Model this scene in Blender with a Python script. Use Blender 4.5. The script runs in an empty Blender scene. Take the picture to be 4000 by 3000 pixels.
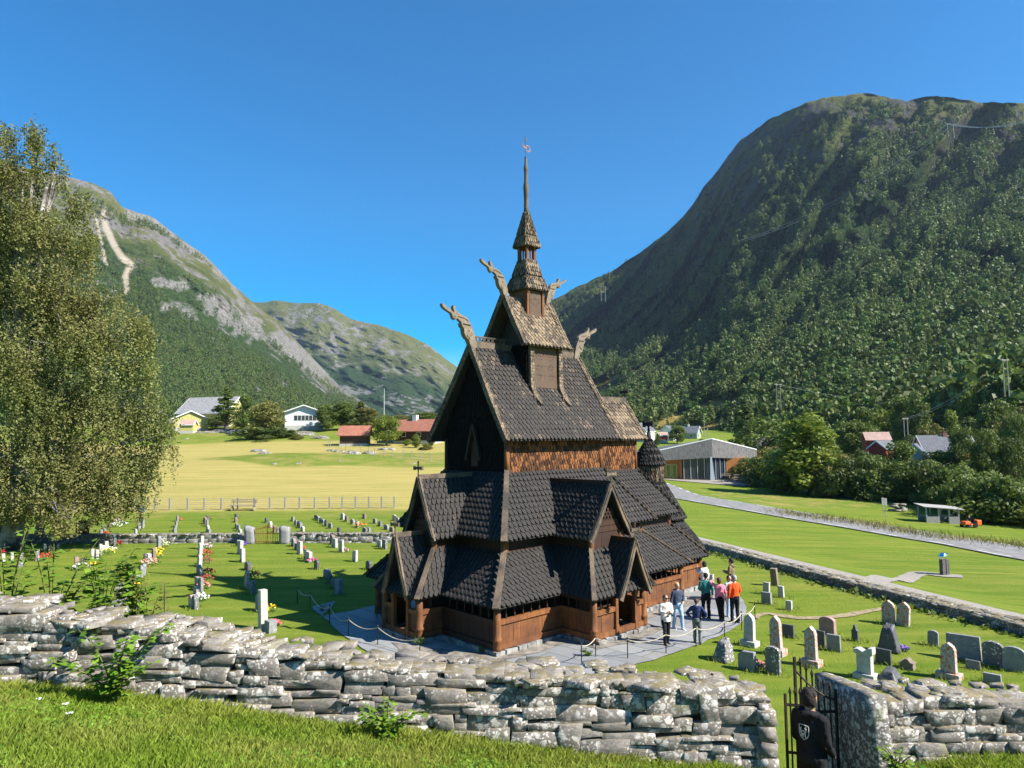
import bpy, math, random
import numpy as np
from mathutils import Vector, Matrix
random.seed(7); RNG=np.random.default_rng(7)
SC=bpy.context.scene; COL=SC.collection
# ---------------------------------------------------------------- camera calibration
F=2700.0; CH=7.0
_p=math.atan(210/2700); _r=-math.radians(0.5)
_f=np.array([0,math.cos(_p),math.sin(_p)]);_u=np.array([0,-math.sin(_p),math.cos(_p)]);_x=np.array([1.,0,0])
CR=_x*math.cos(_r)+_u*math.sin(_r); CU=-_x*math.sin(_r)+_u*math.cos(_r); CF=_f
CO=np.array([0,0,CH])
def ray(px,py):
    d=CF*F+CR*(px-2000)-CU*(py-1500); return d/d[1]
cam_d=bpy.data.cameras.new('camera'); cam=bpy.data.objects.new('camera',cam_d); COL.objects.link(cam)
cam_d.lens=24.3; cam_d.sensor_width=36; cam_d.clip_end=20000; cam_d.clip_start=.1
cam.matrix_world=Matrix([[CR[0],CU[0],-CF[0],0],[CR[1],CU[1],-CF[1],0],[CR[2],CU[2],-CF[2],CH],[0,0,0,1]])
SC.camera=cam
# ---------------------------------------------------------------- light
SUN=Vector((.926,-.377,0)).normalized(); EL=math.radians(40.5)
sd=Vector((SUN.x*math.cos(EL),SUN.y*math.cos(EL),math.sin(EL)))
L=bpy.data.lights.new('sun','SUN'); L.energy=4.8; L.angle=math.radians(.5); L.color=(1,.95,.87)
lo=bpy.data.objects.new('sun',L); COL.objects.link(lo); lo.rotation_euler=sd.to_track_quat('Z','Y').to_euler(); lo.location=(60,-30,80)
W=bpy.data.worlds.new('World'); SC.world=W; W.use_nodes=True
nt=W.node_tree; bg=nt.nodes['Background']
sky=nt.nodes.new('ShaderNodeTexSky'); sky.sky_type='NISHITA'; sky.sun_disc=False
sky.sun_elevation=EL; sky.sun_rotation=math.atan2(sd.x,sd.y); sky.air_density=1.0; sky.dust_density=0.25; sky.ozone_density=2.2; sky.altitude=400
hs=nt.nodes.new('ShaderNodeHueSaturation'); hs.inputs['Saturation'].default_value=2.0; hs.inputs['Value'].default_value=1.0
nt.links.new(sky.outputs[0],hs.inputs['Color']); nt.links.new(hs.outputs[0],bg.inputs['Color']); bg.inputs['Strength'].default_value=.076
SC.view_settings.view_transform='Standard'; SC.view_settings.look='None'; SC.view_settings.exposure=1.32; SC.view_settings.gamma=1
SC.render.engine='CYCLES'
# ---------------------------------------------------------------- noise (numpy value noise)
_perm=RNG.random((256,256))
def vn(x,y):
    x=np.asarray(x,float);y=np.asarray(y,float)
    xi=np.floor(x).astype(int);yi=np.floor(y).astype(int);fx=x-xi;fy=y-yi
    fx=fx*fx*(3-2*fx);fy=fy*fy*(3-2*fy)
    g=lambda a,b:_perm[a&255,b&255]
    return (g(xi,yi)*(1-fx)+g(xi+1,yi)*fx)*(1-fy)+(g(xi,yi+1)*(1-fx)+g(xi+1,yi+1)*fx)*fy
def fbm(x,y,o=4):
    s=0;a=.5
    for i in range(o):
        s=s+a*(vn(x*2**i+17*i,y*2**i+31*i)-.5)*2;a*=.5
    return s
def sm(t): t=np.clip(t,0,1); return t*t*(3-2*t)
# ---------------------------------------------------------------- terrain
def gz0(px,py,z=0):
    d=ray(px,py);t=(z-CH)/d[2];return CO+d*t
WLA=gz0(2730,2140)[:2];WLB=gz0(4000,2478)[:2]
_wd=(WLB-WLA)/np.linalg.norm(WLB-WLA); _wn=np.array([-_wd[1],_wd[0]]); 
if _wn[0]<0:_wn=-_wn
def outd(x,y): return (x-WLA[0])*_wn[0]+(y-WLA[1])*_wn[1]
WX=[-14,-6.7,0,3,4.5,7,12]; WBZ=[4.5,3.98,3.06,2.75,2.72,2.85,2.95]
def basez(x): return np.interp(x,WX,WBZ)
def zt(x,y):
    x=np.asarray(x,float);y=np.asarray(y,float)
    b=basez(x); fore=b+np.clip(9.0-y,-.9,30)*.24+.06*fbm(x*.9,y*.9,3)
    s=sm((y-9.6)/5.0)
    yard=.10*fbm(x*.12,y*.12,3)*sm((y-26)/8)+.05*np.clip((-x-10)/20,0,1)
    z=fore*(1-s)+yard*s
    # gateway
    g=sm((x-3.30)/.18)*sm((4.55-x)/.12)*sm((y-7.2)/.5)
    zg=np.interp(y,[6,8,8.5,9.4,11,14,15],[3.4,2.7,1.9,1.72,1.1,.1,0])
    g2=g*sm((14.5-y)/1.5)
    z=np.where(g2>0,z*(1-g2)+np.minimum(z,zg)*g2,z)
    # right-hand fall
    d=outd(x,y)
    fall=-(2.9*sm((d-.6)/17)+1.9*sm((d-16)/48))
    up=np.interp(y,[60,155,200,250,300,380,600],[0,2.3,3.5,7.5,11,14,18])
    zr=yard*sm(1-d/3)+fall+up*sm(d/20)
    z=np.where(d>.0,zr,z)
    # left meadow rise
    zl=np.interp(y,[62,70,150,172,190,230,320,700],[0,.45,6.1,8.6,10.9,12.5,13,22])
    t=sm((x/np.maximum(y,1)+.10)/.22)
    zl=zl+1.3*np.exp(-(((x+33)/16)**2+((y-112)/11)**2))+.35*fbm(x*.03,y*.05,3)*sm((y-66)/20)+np.where(y>155,.5*fbm(x*.08,y*.1,3),0)*sm((y-155)/15)
    far=sm((y-62)/6)
    zz=zl*(1-t)+np.where(d>0,zr,yard+up)*t
    return z*(1-far)+zz*far
def gp(px,py):
    """point on the terrain seen at a source pixel"""
    d=ray(px,py); ts=np.geomspace(3,900,1600)
    z=CO[2]+d[2]*ts; h=zt(d[0]*ts,ts)
    k=np.argmax(z<h)
    if not (z<h).any(): k=len(ts)-1
    t0,t1=ts[max(k-1,0)],ts[k]
    for _ in range(18):
        m=(t0+t1)/2
        if CO[2]+d[2]*m<zt(d[0]*m,m): t1=m
        else: t0=m
    return Vector((d[0]*t1,t1,float(zt(d[0]*t1,t1))))
def gpd(px,dist):
    """ground point in the column of a source pixel at a given distance"""
    d=ray(px,1710); x=d[0]*dist; return Vector((x,dist,float(zt(x,dist))))
def ppm(dist): return F/dist
# ---------------------------------------------------------------- object helpers
def tag(o,label=None,cat=None,group=None,kind=None):
    if label:o['label']=label
    if cat:o['category']=cat
    if group:o['group']=group
    if kind:o['kind']=kind
    return o
def empty(name,loc=(0,0,0),rz=0,**k):
    o=bpy.data.objects.new(name,None);COL.objects.link(o);o.location=loc;o.rotation_euler=(0,0,rz);o.empty_display_size=.2
    return tag(o,**k)
class MB:
    def __init__(s): s.v=[];s.f=[];s.t=[];s.m=[]
    def add(s,vs,fs,tint=0.5,m=0):
        n=len(s.v);s.v+= [tuple(p) for p in vs];s.f+=[tuple(i+n for i in f) for f in fs];s.t+=[tint]*len(vs);s.m+=[m]*len(fs)
    def box(s,lo,hi,tint=.5,m=0,M=None):
        x0,y0,z0=lo;x1,y1,z1=hi
        v=[(x0,y0,z0),(x1,y0,z0),(x1,y1,z0),(x0,y1,z0),(x0,y0,z1),(x1,y0,z1),(x1,y1,z1),(x0,y1,z1)]
        if M: v=[tuple(M@Vector(p)) for p in v]
        s.add(v,[(0,3,2,1),(4,5,6,7),(0,1,5,4),(1,2,6,5),(2,3,7,6),(3,0,4,7)],tint,m)
    def bar(s,a,b,w,h,up=(0,0,1),tint=.5,m=0,w2=None,h2=None):
        a=Vector(a);b=Vector(b);d=(b-a).normalized();up=Vector(up)
        x=d.cross(up)
        if x.length<1e-4: x=d.cross(Vector((1,0,0)))
        x.normalize();y=x.cross(d);w2=w2 or w;h2=h2 or h
        v=[]
        for p,ww,hh in((a,w,h),(b,w2,h2)):
            for sx,sy in((-1,-1),(1,-1),(1,1),(-1,1)): v.append(p+x*sx*ww/2+y*sy*hh/2)
        s.add(v,[(3,2,1,0),(4,5,6,7),(0,1,5,4),(1,2,6,5),(2,3,7,6),(3,0,4,7)],tint,m)
    def tube(s,pts,rs,n=8,tint=.5,m=0,flat=1.0,cap=True):
        pts=[Vector(p) for p in pts]
        if not hasattr(rs,'__len__'): rs=[rs]*len(pts)
        vs=[];ref=None
        for i,p in enumerate(pts):
            d=(pts[min(i+1,len(pts)-1)]-pts[max(i-1,0)]).normalized()
            if ref is None:
                ref=d.cross(Vector((0,0,1)))
                if ref.length<1e-3: ref=Vector((1,0,0))
            x=(ref-d*ref.dot(d)).normalized();ref=x;y=d.cross(x)
            for k in range(n):
                a=2*math.pi*k/n;vs.append(p+(x*math.cos(a)*flat+y*math.sin(a))*rs[i])
        fs=[]
        for i in range(len(pts)-1):
            for k in range(n): fs.append((i*n+k,i*n+(k+1)%n,(i+1)*n+(k+1)%n,(i+1)*n+k))
        if cap: fs.append(tuple(range(n-1,-1,-1)));fs.append(tuple((len(pts)-1)*n+k for k in range(n)))
        s.add(vs,fs,tint,m)
    def lathe(s,prof,c=(0,0,0),n=12,tint=.5,m=0):
        s.tube([(c[0],c[1],c[2]+z) for r,z in prof],[max(r,.001) for r,z in prof],n,tint,m)
    def prism(s,poly,x0,x1,M=None,tint=.5,m=0):
        """poly in (y,z), extruded along x"""
        n=len(poly);v=[(x0,y,z) for y,z in poly]+[(x1,y,z) for y,z in poly]
        if M: v=[tuple(M@Vector(p)) for p in v]
        f=[tuple(range(n-1,-1,-1)),tuple(range(n,2*n))]+[(i,(i+1)%n,n+(i+1)%n,n+i) for i in range(n)]
        s.add(v,f,tint,m)
    def blob(s,c,r,seg=10,ring=7,jit=.15,tint=.5,m=0,seed=0):
        rr=random.Random(seed);vs=[];fs=[]
        for i in range(ring+1):
            th=math.pi*i/ring
            for k in range(seg):
                ph=2*math.pi*k/seg;j=1+rr.uniform(-jit,jit)
                vs.append((c[0]+r[0]*math.sin(th)*math.cos(ph)*j,c[1]+r[1]*math.sin(th)*math.sin(ph)*j,c[2]+r[2]*math.cos(th)*j))
        for i in range(ring):
            for k in range(seg): fs.append((i*seg+k,(i+1)*seg+k,(i+1)*seg+(k+1)%seg,i*seg+(k+1)%seg))
        s.add(vs,fs,tint,m)
    def build(s,name,mat,parent=None,smooth=False,bevel=0,**k):
        me=bpy.data.meshes.new(name);me.from_pydata(s.v,[],s.f)
        for m in (mat if isinstance(mat,(list,tuple)) else [mat]): me.materials.append(m)
        if any(s.m): me.polygons.foreach_set('material_index',s.m)
        a=me.attributes.new('tint','FLOAT','POINT');a.data.foreach_set('value',s.t)
        if smooth: me.polygons.foreach_set('use_smooth',[True]*len(me.polygons))
        me.update();o=bpy.data.objects.new(name,me);COL.objects.link(o)
        if parent:o.parent=parent
        if bevel:
            b=o.modifiers.new('b','BEVEL');b.width=bevel;b.segments=2;b.limit_method='ANGLE'
        return tag(o,**k)
def npmesh(name,V,Fc,mat,tint=None,parent=None,smooth=False,cols=None,link=True,**k):
    V=np.asarray(V,np.float32);Fc=np.asarray(Fc,np.int32);n,q=Fc.shape
    me=bpy.data.meshes.new(name);me.vertices.add(len(V));me.vertices.foreach_set('co',V.ravel())
    me.loops.add(n*q);me.loops.foreach_set('vertex_index',Fc.ravel());me.polygons.add(n)
    me.polygons.foreach_set('loop_start',np.arange(0,n*q,q,dtype=np.int32));me.polygons.foreach_set('loop_total',np.full(n,q,np.int32))
    if smooth: me.polygons.foreach_set('use_smooth',np.ones(n,bool))
    if tint is not None:
        a=me.attributes.new('tint','FLOAT','POINT');a.data.foreach_set('value',np.asarray(tint,np.float32))
    if cols is not None:
        a=me.attributes.new('zone','FLOAT_COLOR','POINT');a.data.foreach_set('color',np.asarray(cols,np.float32).ravel())
    me.update(calc_edges=True);me.materials.append(mat)
    o=bpy.data.objects.new(name,me)
    if link: COL.objects.link(o)
    if parent:o.parent=parent
    return tag(o,**k)
def gridfaces(nr,nc):
    i=np.arange(nr-1)[:,None]*nc+np.arange(nc-1)[None,:]
    return np.stack([i,i+1,i+nc+1,i+nc],-1).reshape(-1,4)
# ---------------------------------------------------------------- materials
class NT:
    def __init__(s,name):
        s.m=bpy.data.materials.new(name);s.m.use_nodes=True;s.n=s.m.node_tree;s.b=s.n.nodes['Principled BSDF']
        s.co=None
    def new(s,t,**k):
        n=s.n.nodes.new(t)
        for a,b in k.items(): setattr(n,a,b)
        return n
    def lk(s,a,b): s.n.links.new(a,b)
    def coord(s,scale=(1,1,1),kind='Object'):
        c=s.new('ShaderNodeTexCoord');m=s.new('ShaderNodeMapping');m.inputs['Scale'].default_value=scale
        s.lk(c.outputs[kind],m.inputs[0]);return m.outputs[0]
    def noise(s,vec,scale,detail=4,rough=.55,lo=.35,hi=.65,dist=0):
        n=s.new('ShaderNodeTexNoise');n.inputs['Scale'].default_value=scale;n.inputs['Detail'].default_value=detail;n.inputs['Roughness'].default_value=rough;n.inputs['Distortion'].default_value=dist
        s.lk(vec,n.inputs['Vector']);return s.ramp(n.outputs['Fac'],lo,hi)
    def ramp(s,fac,lo,hi,a=0,b=1):
        r=s.new('ShaderNodeMapRange');r.inputs[1].default_value=lo;r.inputs[2].default_value=hi;r.inputs[3].default_value=a;r.inputs[4].default_value=b
        s.lk(fac,r.inputs[0]);return r.outputs[0]
    def vor(s,vec,scale,lo,hi,feature='F1',out='Distance',rnd=1):
        v=s.new('ShaderNodeTexVoronoi',feature=feature);v.inputs['Scale'].default_value=scale;v.inputs['Randomness'].default_value=rnd;s.lk(vec,v.inputs['Vector'])
        return s.ramp(v.outputs[out],lo,hi) if lo is not None else v.outputs[out]
    def mix(s,f,a,b,mode='MIX'):
        m=s.new('ShaderNodeMix',data_type='RGBA',blend_type=mode)
        for sock,val in((m.inputs[0],f),(m.inputs[6],a),(m.inputs[7],b)):
            if isinstance(val,(int,float)): sock.default_value=val
            elif isinstance(val,tuple): sock.default_value=(*val,1)[:4]
            else: s.lk(val,sock)
        return m.outputs[2]
    def math(s,op,a,b=0.):
        m=s.new('ShaderNodeMath',operation=op)
        for i,v in enumerate((a,b)):
            if isinstance(v,(int,float)): m.inputs[i].default_value=v
            else: s.lk(v,m.inputs[i])
        return m.outputs[0]
    def attr(s,name='tint',out='Fac'):
        a=s.new('ShaderNodeAttribute',attribute_name=name);return a.outputs[out]
    def done(s,col,rough=.8,bump=None,bs=.3,bd=.02,spec=.3,metal=0):
        if isinstance(col,tuple): s.b.inputs['Base Color'].default_value=(*col,1)
        else: s.lk(col,s.b.inputs['Base Color'])
        if isinstance(rough,(int,float)): s.b.inputs['Roughness'].default_value=rough
        else: s.lk(rough,s.b.inputs['Roughness'])
        s.b.inputs['Specular IOR Level'].default_value=spec;s.b.inputs['Metallic'].default_value=metal
        if bump is not None:
            bn=s.new('ShaderNodeBump');bn.inputs['Strength'].default_value=bs;bn.inputs['Distance'].default_value=bd
            s.lk(bump,bn.inputs['Height']);s.lk(bn.outputs[0],s.b.inputs['Normal'])
        return s.m
_mc={}
def plain(name,c,rough=.7,var=.25,scale=6,spec=.3,metal=0,bs=.1):
    if name in _mc:return _mc[name]
    t=NT(name);v=t.coord();n=t.noise(v,scale,5)
    m=t.done(t.mix(n,tuple(x*(1-var) for x in c),tuple(min(1,x*(1+var)) for x in c)),rough,n,bs,.01,spec,metal)
    _mc[name]=m;return m
def leafmat(name,c1,c2,c3=None,scale=.4,trans=.3):
    t=NT(name);ti=t.attr();v=t.coord();n=t.noise(v,scale,3)
    c=t.mix(ti,c1,c2)
    if c3:c=t.mix(t.math('MULTIPLY',n,.6),c,c3)
    oi=t.new('ShaderNodeObjectInfo');c=t.mix(t.ramp(oi.outputs['Random'],0,1,0,.22),c,(.11,.12,.02))
    t.lk(c,t.b.inputs['Base Color']);t.b.inputs['Roughness'].default_value=.55;t.b.inputs['Specular IOR Level'].default_value=.25
    tr=t.new('ShaderNodeBsdfTranslucent');hc=t.mix(.5,c,(.12,.16,.01));t.lk(hc,tr.inputs[0])
    mx=t.new('ShaderNodeMixShader');mx.inputs[0].default_value=trans
    out=[n for n in t.n.nodes if n.type=='OUTPUT_MATERIAL'][0]
    t.lk(t.b.outputs[0],mx.inputs[1]);t.lk(tr.outputs[0],mx.inputs[2]);t.lk(mx.outputs[0],out.inputs[0])
    return t.m
def wood(name,a,b,c=None,grain=(30,30,1.5),rough=.75,bs=.35,planks=None):
    t=NT(name);v=t.coord(grain);n=t.noise(v,1,6,.65,.3,.7);v2=t.coord();big=t.noise(v2,1.3,4,.6,.4,.62)
    col=t.mix(n,a,b)
    if c: col=t.mix(big,col,c)
    ti=t.attr();col=t.mix(t.ramp(ti,0,1,0,.35),col,(.02,.015,.012))
    return t.done(col,rough,n,bs,.01,.35)
def shingle(name,dark,worn,amount=.5,rough=.62,scale=1.1,bigw=.40):
    """tarred shingles whose tar has weathered off in places"""
    t=NT(name);v=t.coord();ti=t.attr()
    big=t.noise(v,scale,5,.65,.3,.75);fine=t.noise(t.coord((14,14,5)),1.6,5,.7,.35,.65)
    w=t.math('ADD',t.math('MULTIPLY',big,bigw),t.math('MULTIPLY',ti,.42));w=t.math('ADD',w,t.math('MULTIPLY',fine,.40))
    wm=t.ramp(w,1.15-amount*.9,1.42-amount*.9)
    d=t.mix(fine,tuple(x*.75 for x in dark),tuple(x*1.3 for x in dark))
    l=t.mix(fine,tuple(x*.55 for x in worn),worn)
    col=t.mix(wm,d,l)
    return t.done(col,min(1,rough+.12),fine,.35,.008,.15)
# ---------------------------------------------------------------- ground sheet
def ground_mat():
    t=NT('ground');v=t.coord();z=t.new('ShaderNodeAttribute',attribute_name='zone');sp=t.new('ShaderNodeSeparateColor');t.lk(z.outputs['Color'],sp.inputs[0])
    R,G,B=sp.outputs[0],sp.outputs[1],sp.outputs[2]
    n1=t.noise(v,.35,6,.65,.36,.64);n2=t.noise(v,3.2,6,.75,.36,.64);n3=t.noise(v,22,3,.7,.25,.75)
    mow=t.noise(t.coord((.25,2.6,1)),.5,3,.5,.35,.65,.4)
    lawn=t.mix(n1,(.145,.215,.018),(.235,.275,.03));n0=t.noise(v,.09,4,.6,.42,.62,.8);lawn=t.mix(t.math('MULTIPLY',n0,.55),lawn,(.28,.265,.05));lawn=t.mix(t.math('MULTIPLY',n2,.65),lawn,(.27,.26,.055));lawn=t.mix(t.math('MULTIPLY',mow,.75),lawn,(.095,.17,.014))
    lawn=t.mix(t.math('MULTIPLY',n3,.55),lawn,(.07,.12,.012))
    hayl=t.noise(t.coord((.12,1.5,1)),.8,5,.6,.36,.64,.6)
    hay=t.mix(hayl,(.40,.325,.10),(.25,.24,.055));hay=t.mix(t.math('MULTIPLY',n2,.4),hay,(.42,.31,.13))
    nw_=t.noise(v,.16,6,.7,.42,.60,1.0);wild=t.mix(nw_,(.13,.20,.022),(.33,.26,.08));wild=t.mix(t.math('MULTIPLY',n3,.5),wild,(.08,.12,.012))
    dirt=t.mix(n2,(.20,.16,.09),(.30,.25,.16))
    c=t.mix(R,lawn,hay);c=t.mix(G,c,wild);c=t.mix(B,c,dirt)
    bm=t.math('ADD',n3,t.math('MULTIPLY',n2,.8))
    return t.done(c,.95,bm,.55,.06,.08)
GM=ground_mat()
th=np.radians(np.concatenate([np.arange(-180,-62,4.0),np.arange(-62,62,.30),np.arange(62,181,4.0)]))
rr=np.concatenate([[.02],np.geomspace(1,900,520)])
X=rr[:,None]*np.sin(th)[None,:];Y=rr[:,None]*np.cos(th)[None,:]
Z=zt(X,Y)
def zones(X,Y):
    d=outd(X,Y);hay=sm((Y-66)/1.0)*sm((-.02-X/np.maximum(Y,1)+.1)/.06)*sm((156+6*fbm(X*.05,Y*.02)-Y)/4)
    q=X/np.maximum(Y,1);nn=fbm(X*.06,Y*.05,4)
    wz=sm((Y-97-4*nn-14*sm((-.33-q)/.12))/3)*sm((129+5*nn-Y-10*sm((-.33-q)/.12))/3)*sm((q+.46)/.02)
    wl=sm((Y-152)/6)*sm((260-Y)/30)*sm(.2-X/np.maximum(Y,1))
    wild=np.maximum.reduce([wz,wl*.9,sm((Y-126)/3)*sm((q+.17)/.05)*sm((160-Y)/5)*sm(.1-q)])
    wild=np.maximum(wild,sm((Y-62.2)/1.2)*sm((68-Y)/2)*.5*(X/np.maximum(Y,1)<.05))
    wild=np.clip(wild+.25*sm((Y-3)/2)*sm((9.6-Y)/.5),0,1)
    dirt=sm((.55-np.abs(d-.9))/.3)*.0
    return hay,wild,dirt
hz_,wd_,dt_=zones(X,Y)
cols=np.stack([hz_,wd_,dt_,np.ones_like(hz_)],-1).reshape(-1,4)
V=np.stack([X,Y,Z],-1).reshape(-1,3)
npmesh('ground',V,gridfaces(*X.shape)[:, ::-1],GM,smooth=True,cols=cols,kind='structure')
# ---------------------------------------------------------------- mountains
S=4000/2212.
def mtn(name,crest,base,dc,db,mat,rows=170,step=9,amp=1.0,g=None,back=.35,zb=None,seed=0,ridge=1,hf=.03,dg=0,paint=None,nw=1.0,rk=None):
    crest=np.array(crest)*S;xs=np.arange(crest[0,0],crest[-1,0],step)
    cy=np.interp(xs,crest[:,0],crest[:,1]);cy=cy+ridge*6*fbm(xs*.012+seed,xs*0+seed,5)
    by=np.interp(xs,np.array(base)[:,0]*S,np.array(base)[:,1]*S)
    D1=np.interp(xs,np.array(dc)[:,0]*S,np.array(dc)[:,1]);D0=np.interp(xs,np.array(db)[:,0]*S,np.array(db)[:,1])
    t=np.linspace(0,1,rows)[:,None]
    rc=np.array([ray(a,b) for a,b in zip(xs,cy)]);rb=np.array([ray(a,b) for a,b in zip(xs,by)])
    ex=g or 1.0
    # elevation tangent grows with t, distance too
    D=D0+(D1-D0)*t
    te=rb[:,2]+(rc[:,2]-rb[:,2])*t**ex
    tx=rb[:,0]+(rc[:,0]-rb[:,0])*t
    n=fbm(xs[None,:]*.004+seed+t*2.0,t*7+seed+xs[None,:]*.0012,7)+.35*fbm(xs[None,:]*.022+seed,t*26+seed,4)
    nr=np.abs(fbm(xs[None,:]*.007+seed*2,t*5+seed,5))
    X0=tx*D;Z0=te*D;w_=np.sin(np.pi*np.clip(t,0,1))**.6
    q1=fbm(X0*.0016+D*.0012+seed,Z0*.0022+seed,5);q2=fbm(X0*.011+D*.006+seed,Z0*.014+seed,6)
    D=D*(1+amp*(.10*n*nw-.08*nr*nw+.09*q1+hf*q2+dg*np.abs(fbm(xs[None,:]*.005-t*5.5+seed,t*1.1+xs[None,:]*.0008,4)))*w_)
    X=tx*D;Y=D;Z=CH+te*D
    # back side
    tb=np.linspace(.02,1,14)[:,None];Xb=X[-1]*(1+tb*back);Yb=Y[-1]*(1+tb*back);Zb=Z[-1]*(1-.25*tb)
    X=np.vstack([X,Xb]);Y=np.vstack([Y,Yb]);Z=np.vstack([Z,Zb])
    # skirt below base
    X=np.vstack([X[:1],X]);Y=np.vstack([Y[:1]*.98,Y]);Z=np.vstack([Z[:1]-60,Z])
    V=np.stack([X,Y,Z],-1);T=np.vstack([t[:1],t,tb*0+1])
    B_=np.zeros_like(X) if paint is None else paint(2000+2700*X/Y,1710-2700*(Z-CH)/Y);cols=np.stack([np.broadcast_to(T,X.shape),(np.zeros_like(X) if rk is None else patches(2000+2700*X/Y,1710-2700*(Z-CH)/Y,rk)),B_,np.ones_like(X)],-1)
    o=npmesh(name,V.reshape(-1,3),gridfaces(*X.shape)[:, ::-1],mat,smooth=True,cols=cols.reshape(-1,4),kind='structure')
    return V,xs
def patches(px,py,L):
    m=np.zeros_like(px);n=fbm(px*.022,py*.03,4);n2=fbm(px*.07,py*.09,3)
    for x0,y0,x1,y1,w in L:
        L2=(x1-x0)**2+(y1-y0)**2+1;t=np.clip(((px-x0)*(x1-x0)+(py-y0)*(y1-y0))/L2,0,1);d=np.hypot(px-x0-t*(x1-x0),py-y0-t*(y1-y0))/w
        m=np.maximum(m,sm((1.15-d+1.1*n+.8*n2)/.5))
    return m
RKL=[(632,1175,741,1215,24),(765,1140,813,1168,16),(813,1185,982,1275,40),(850,1035,905,1070,26),(1078,1315,1255,1440,26),(1262,1435,1326,1470,18),(1350,1465,1440,1524,15),(480,790,660,870,30),(700,930,830,1000,20),(1000,1505,1030,1550,8),(590,1080,700,1100,16),(900,1110,940,1180,10),(1240,1370,1300,1400,10)]
RKR=[(2850,620,2950,530,22),(3080,630,3120,540,20),(3150,560,3240,600,22),(2660,1060,2765,1010,17),(3240,390,3300,380,20),(3560,380,3680,385,12),(3000,900,3060,840,9),(3430,760,3560,700,8),(3700,470,3790,450,10),(2900,760,2990,700,12),(2440,1630,2600,1640,8),(2620,1700,2760,1690,8)]
def slide(px,py):
    m=np.zeros_like(px)
    for pts,w0 in (([(375,800),(385,860),(420,930),(455,985),(490,1010),(470,1060),(478,1120)],14),([(345,820),(372,930),(392,1010)],6),([(1040,1580),(1090,1620),(1170,1665)],9),([(1000,1520),(1030,1555)],6),([(1340,1430),(1400,1480),(1470,1540)],9)):
        for (x0,y0),(x1,y1) in zip(pts[:-1],pts[1:]):
            L2=(x1-x0)**2+(y1-y0)**2;t=np.clip(((px-x0)*(x1-x0)+(py-y0)*(y1-y0))/L2,0,1);d=np.hypot(px-x0-t*(x1-x0),py-y0-t*(y1-y0));m=np.maximum(m,sm((w0*1.3-d)/(w0*.8)))
    return m
def rock_mat(name,green1,green2,rock1,rock2,treel=.7,sc=1.0,slide=None,rockamt=.5,upw=.28,pc=((.33,.27,.20),(.46,.40,.32))):
    t=NT(name);v=t.coord((1,1,1));z=t.new('ShaderNodeAttribute',attribute_name='zone');sp=t.new('ShaderNodeSeparateColor');t.lk(z.outputs['Color'],sp.inputs[0]);T=sp.outputs[0]
    n1=t.noise(v,.006*sc,8,.6,.35,.65,.5);n2=t.noise(v,.03*sc,6,.65,.3,.7);n3=t.noise(v,.12*sc,6,.7,.3,.7);vo=t.vor(v,.07*sc,.1,.75)
    geo=t.new('ShaderNodeNewGeometry');sx=t.new('ShaderNodeSeparateXYZ');t.lk(geo.outputs['Normal'],sx.inputs[0])
    steep=t.ramp(sx.outputs[2],.80,.45)
    gr=t.mix(n3,green1,green2);gr=t.mix(t.math('MULTIPLY',vo,.55),gr,tuple(x*.35 for x in green1))
    ro=t.mix(n2,rock1,rock2);ro=t.mix(t.math('MULTIPLY',n3,.5),ro,tuple(x*.5 for x in rock1))
    olive=t.mix(n3,(.075,.09,.028),(.14,.135,.05))
    up=t.ramp(t.math('ADD',T,t.math('MULTIPLY',n1,.22)),treel,treel+.22)
    base=t.mix(up,gr,olive)
    rk=t.math('ADD',t.math('MULTIPLY',n1,.50),t.math('MULTIPLY',n2,.50));rk=t.math('ADD',rk,t.math('MULTIPLY',up,upw));rk=t.math('ADD',rk,t.math('MULTIPLY',steep,.08))
    c=t.mix(t.ramp(rk,1.0-rockamt*.6,1.12-rockamt*.6),base,ro)
    rr_=t.noise(v,.10*sc,6,.75,.40,.60);c=t.mix(t.math('MULTIPLY',sp.outputs[1],t.math('ADD',t.math('MULTIPLY',rr_,.55),.4)),c,t.mix(rr_,tuple(x*1.1 for x in rock1),tuple(x*1.15 for x in rock2)))
    c=t.mix(t.math('MULTIPLY',sp.outputs[2],.85),c,t.mix(n3,*pc))
    bm=t.math('ADD',t.math('MULTIPLY',vo,.8),n3)
    return t.done(c,.95,bm,.8,6.0/sc,.05)
def clearings(px,py):
    m=np.zeros_like(px);w=1+.5*fbm(px*.02,py*.03,3)
    for pts,w0 in (([(2230,1545),(2330,1510),(2420,1470)],9),([(2570,1665),(2680,1615),(2790,1588),(2890,1568)],15),([(2700,1700),(2800,1665),(2880,1640)],12),([(2480,1610),(2540,1600)],7),([(2330,1600),(2440,1590)],8)):
        for (x0,y0),(x1,y1) in zip(pts[:-1],pts[1:]):
            L2=(x1-x0)**2+(y1-y0)**2;t=np.clip(((px-x0)*(x1-x0)+(py-y0)*(y1-y0))/L2,0,1);d=np.hypot(px-x0-t*(x1-x0),py-y0-t*(y1-y0));m=np.maximum(m,sm((w0*1.3*w-d)/(w0*.8)))
    return m
MR=rock_mat('mountain_right',(.018,.038,.010),(.045,.078,.020),(.038,.036,.034),(.10,.096,.09),treel=.86,sc=1.6,rockamt=.42,upw=.2,pc=((.20,.17,.05),(.42,.32,.10)))
ML=rock_mat('mountain_left',(.030,.055,.018),(.065,.10,.030),(.12,.11,.105),(.25,.235,.22),treel=.80,sc=1.5,rockamt=.66,upw=.08)
MC=rock_mat('mountain_far',(.025,.05,.02),(.055,.09,.032),(.13,.12,.11),(.26,.25,.23),treel=.62,sc=1.0,rockamt=.60,upw=.10)
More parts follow.
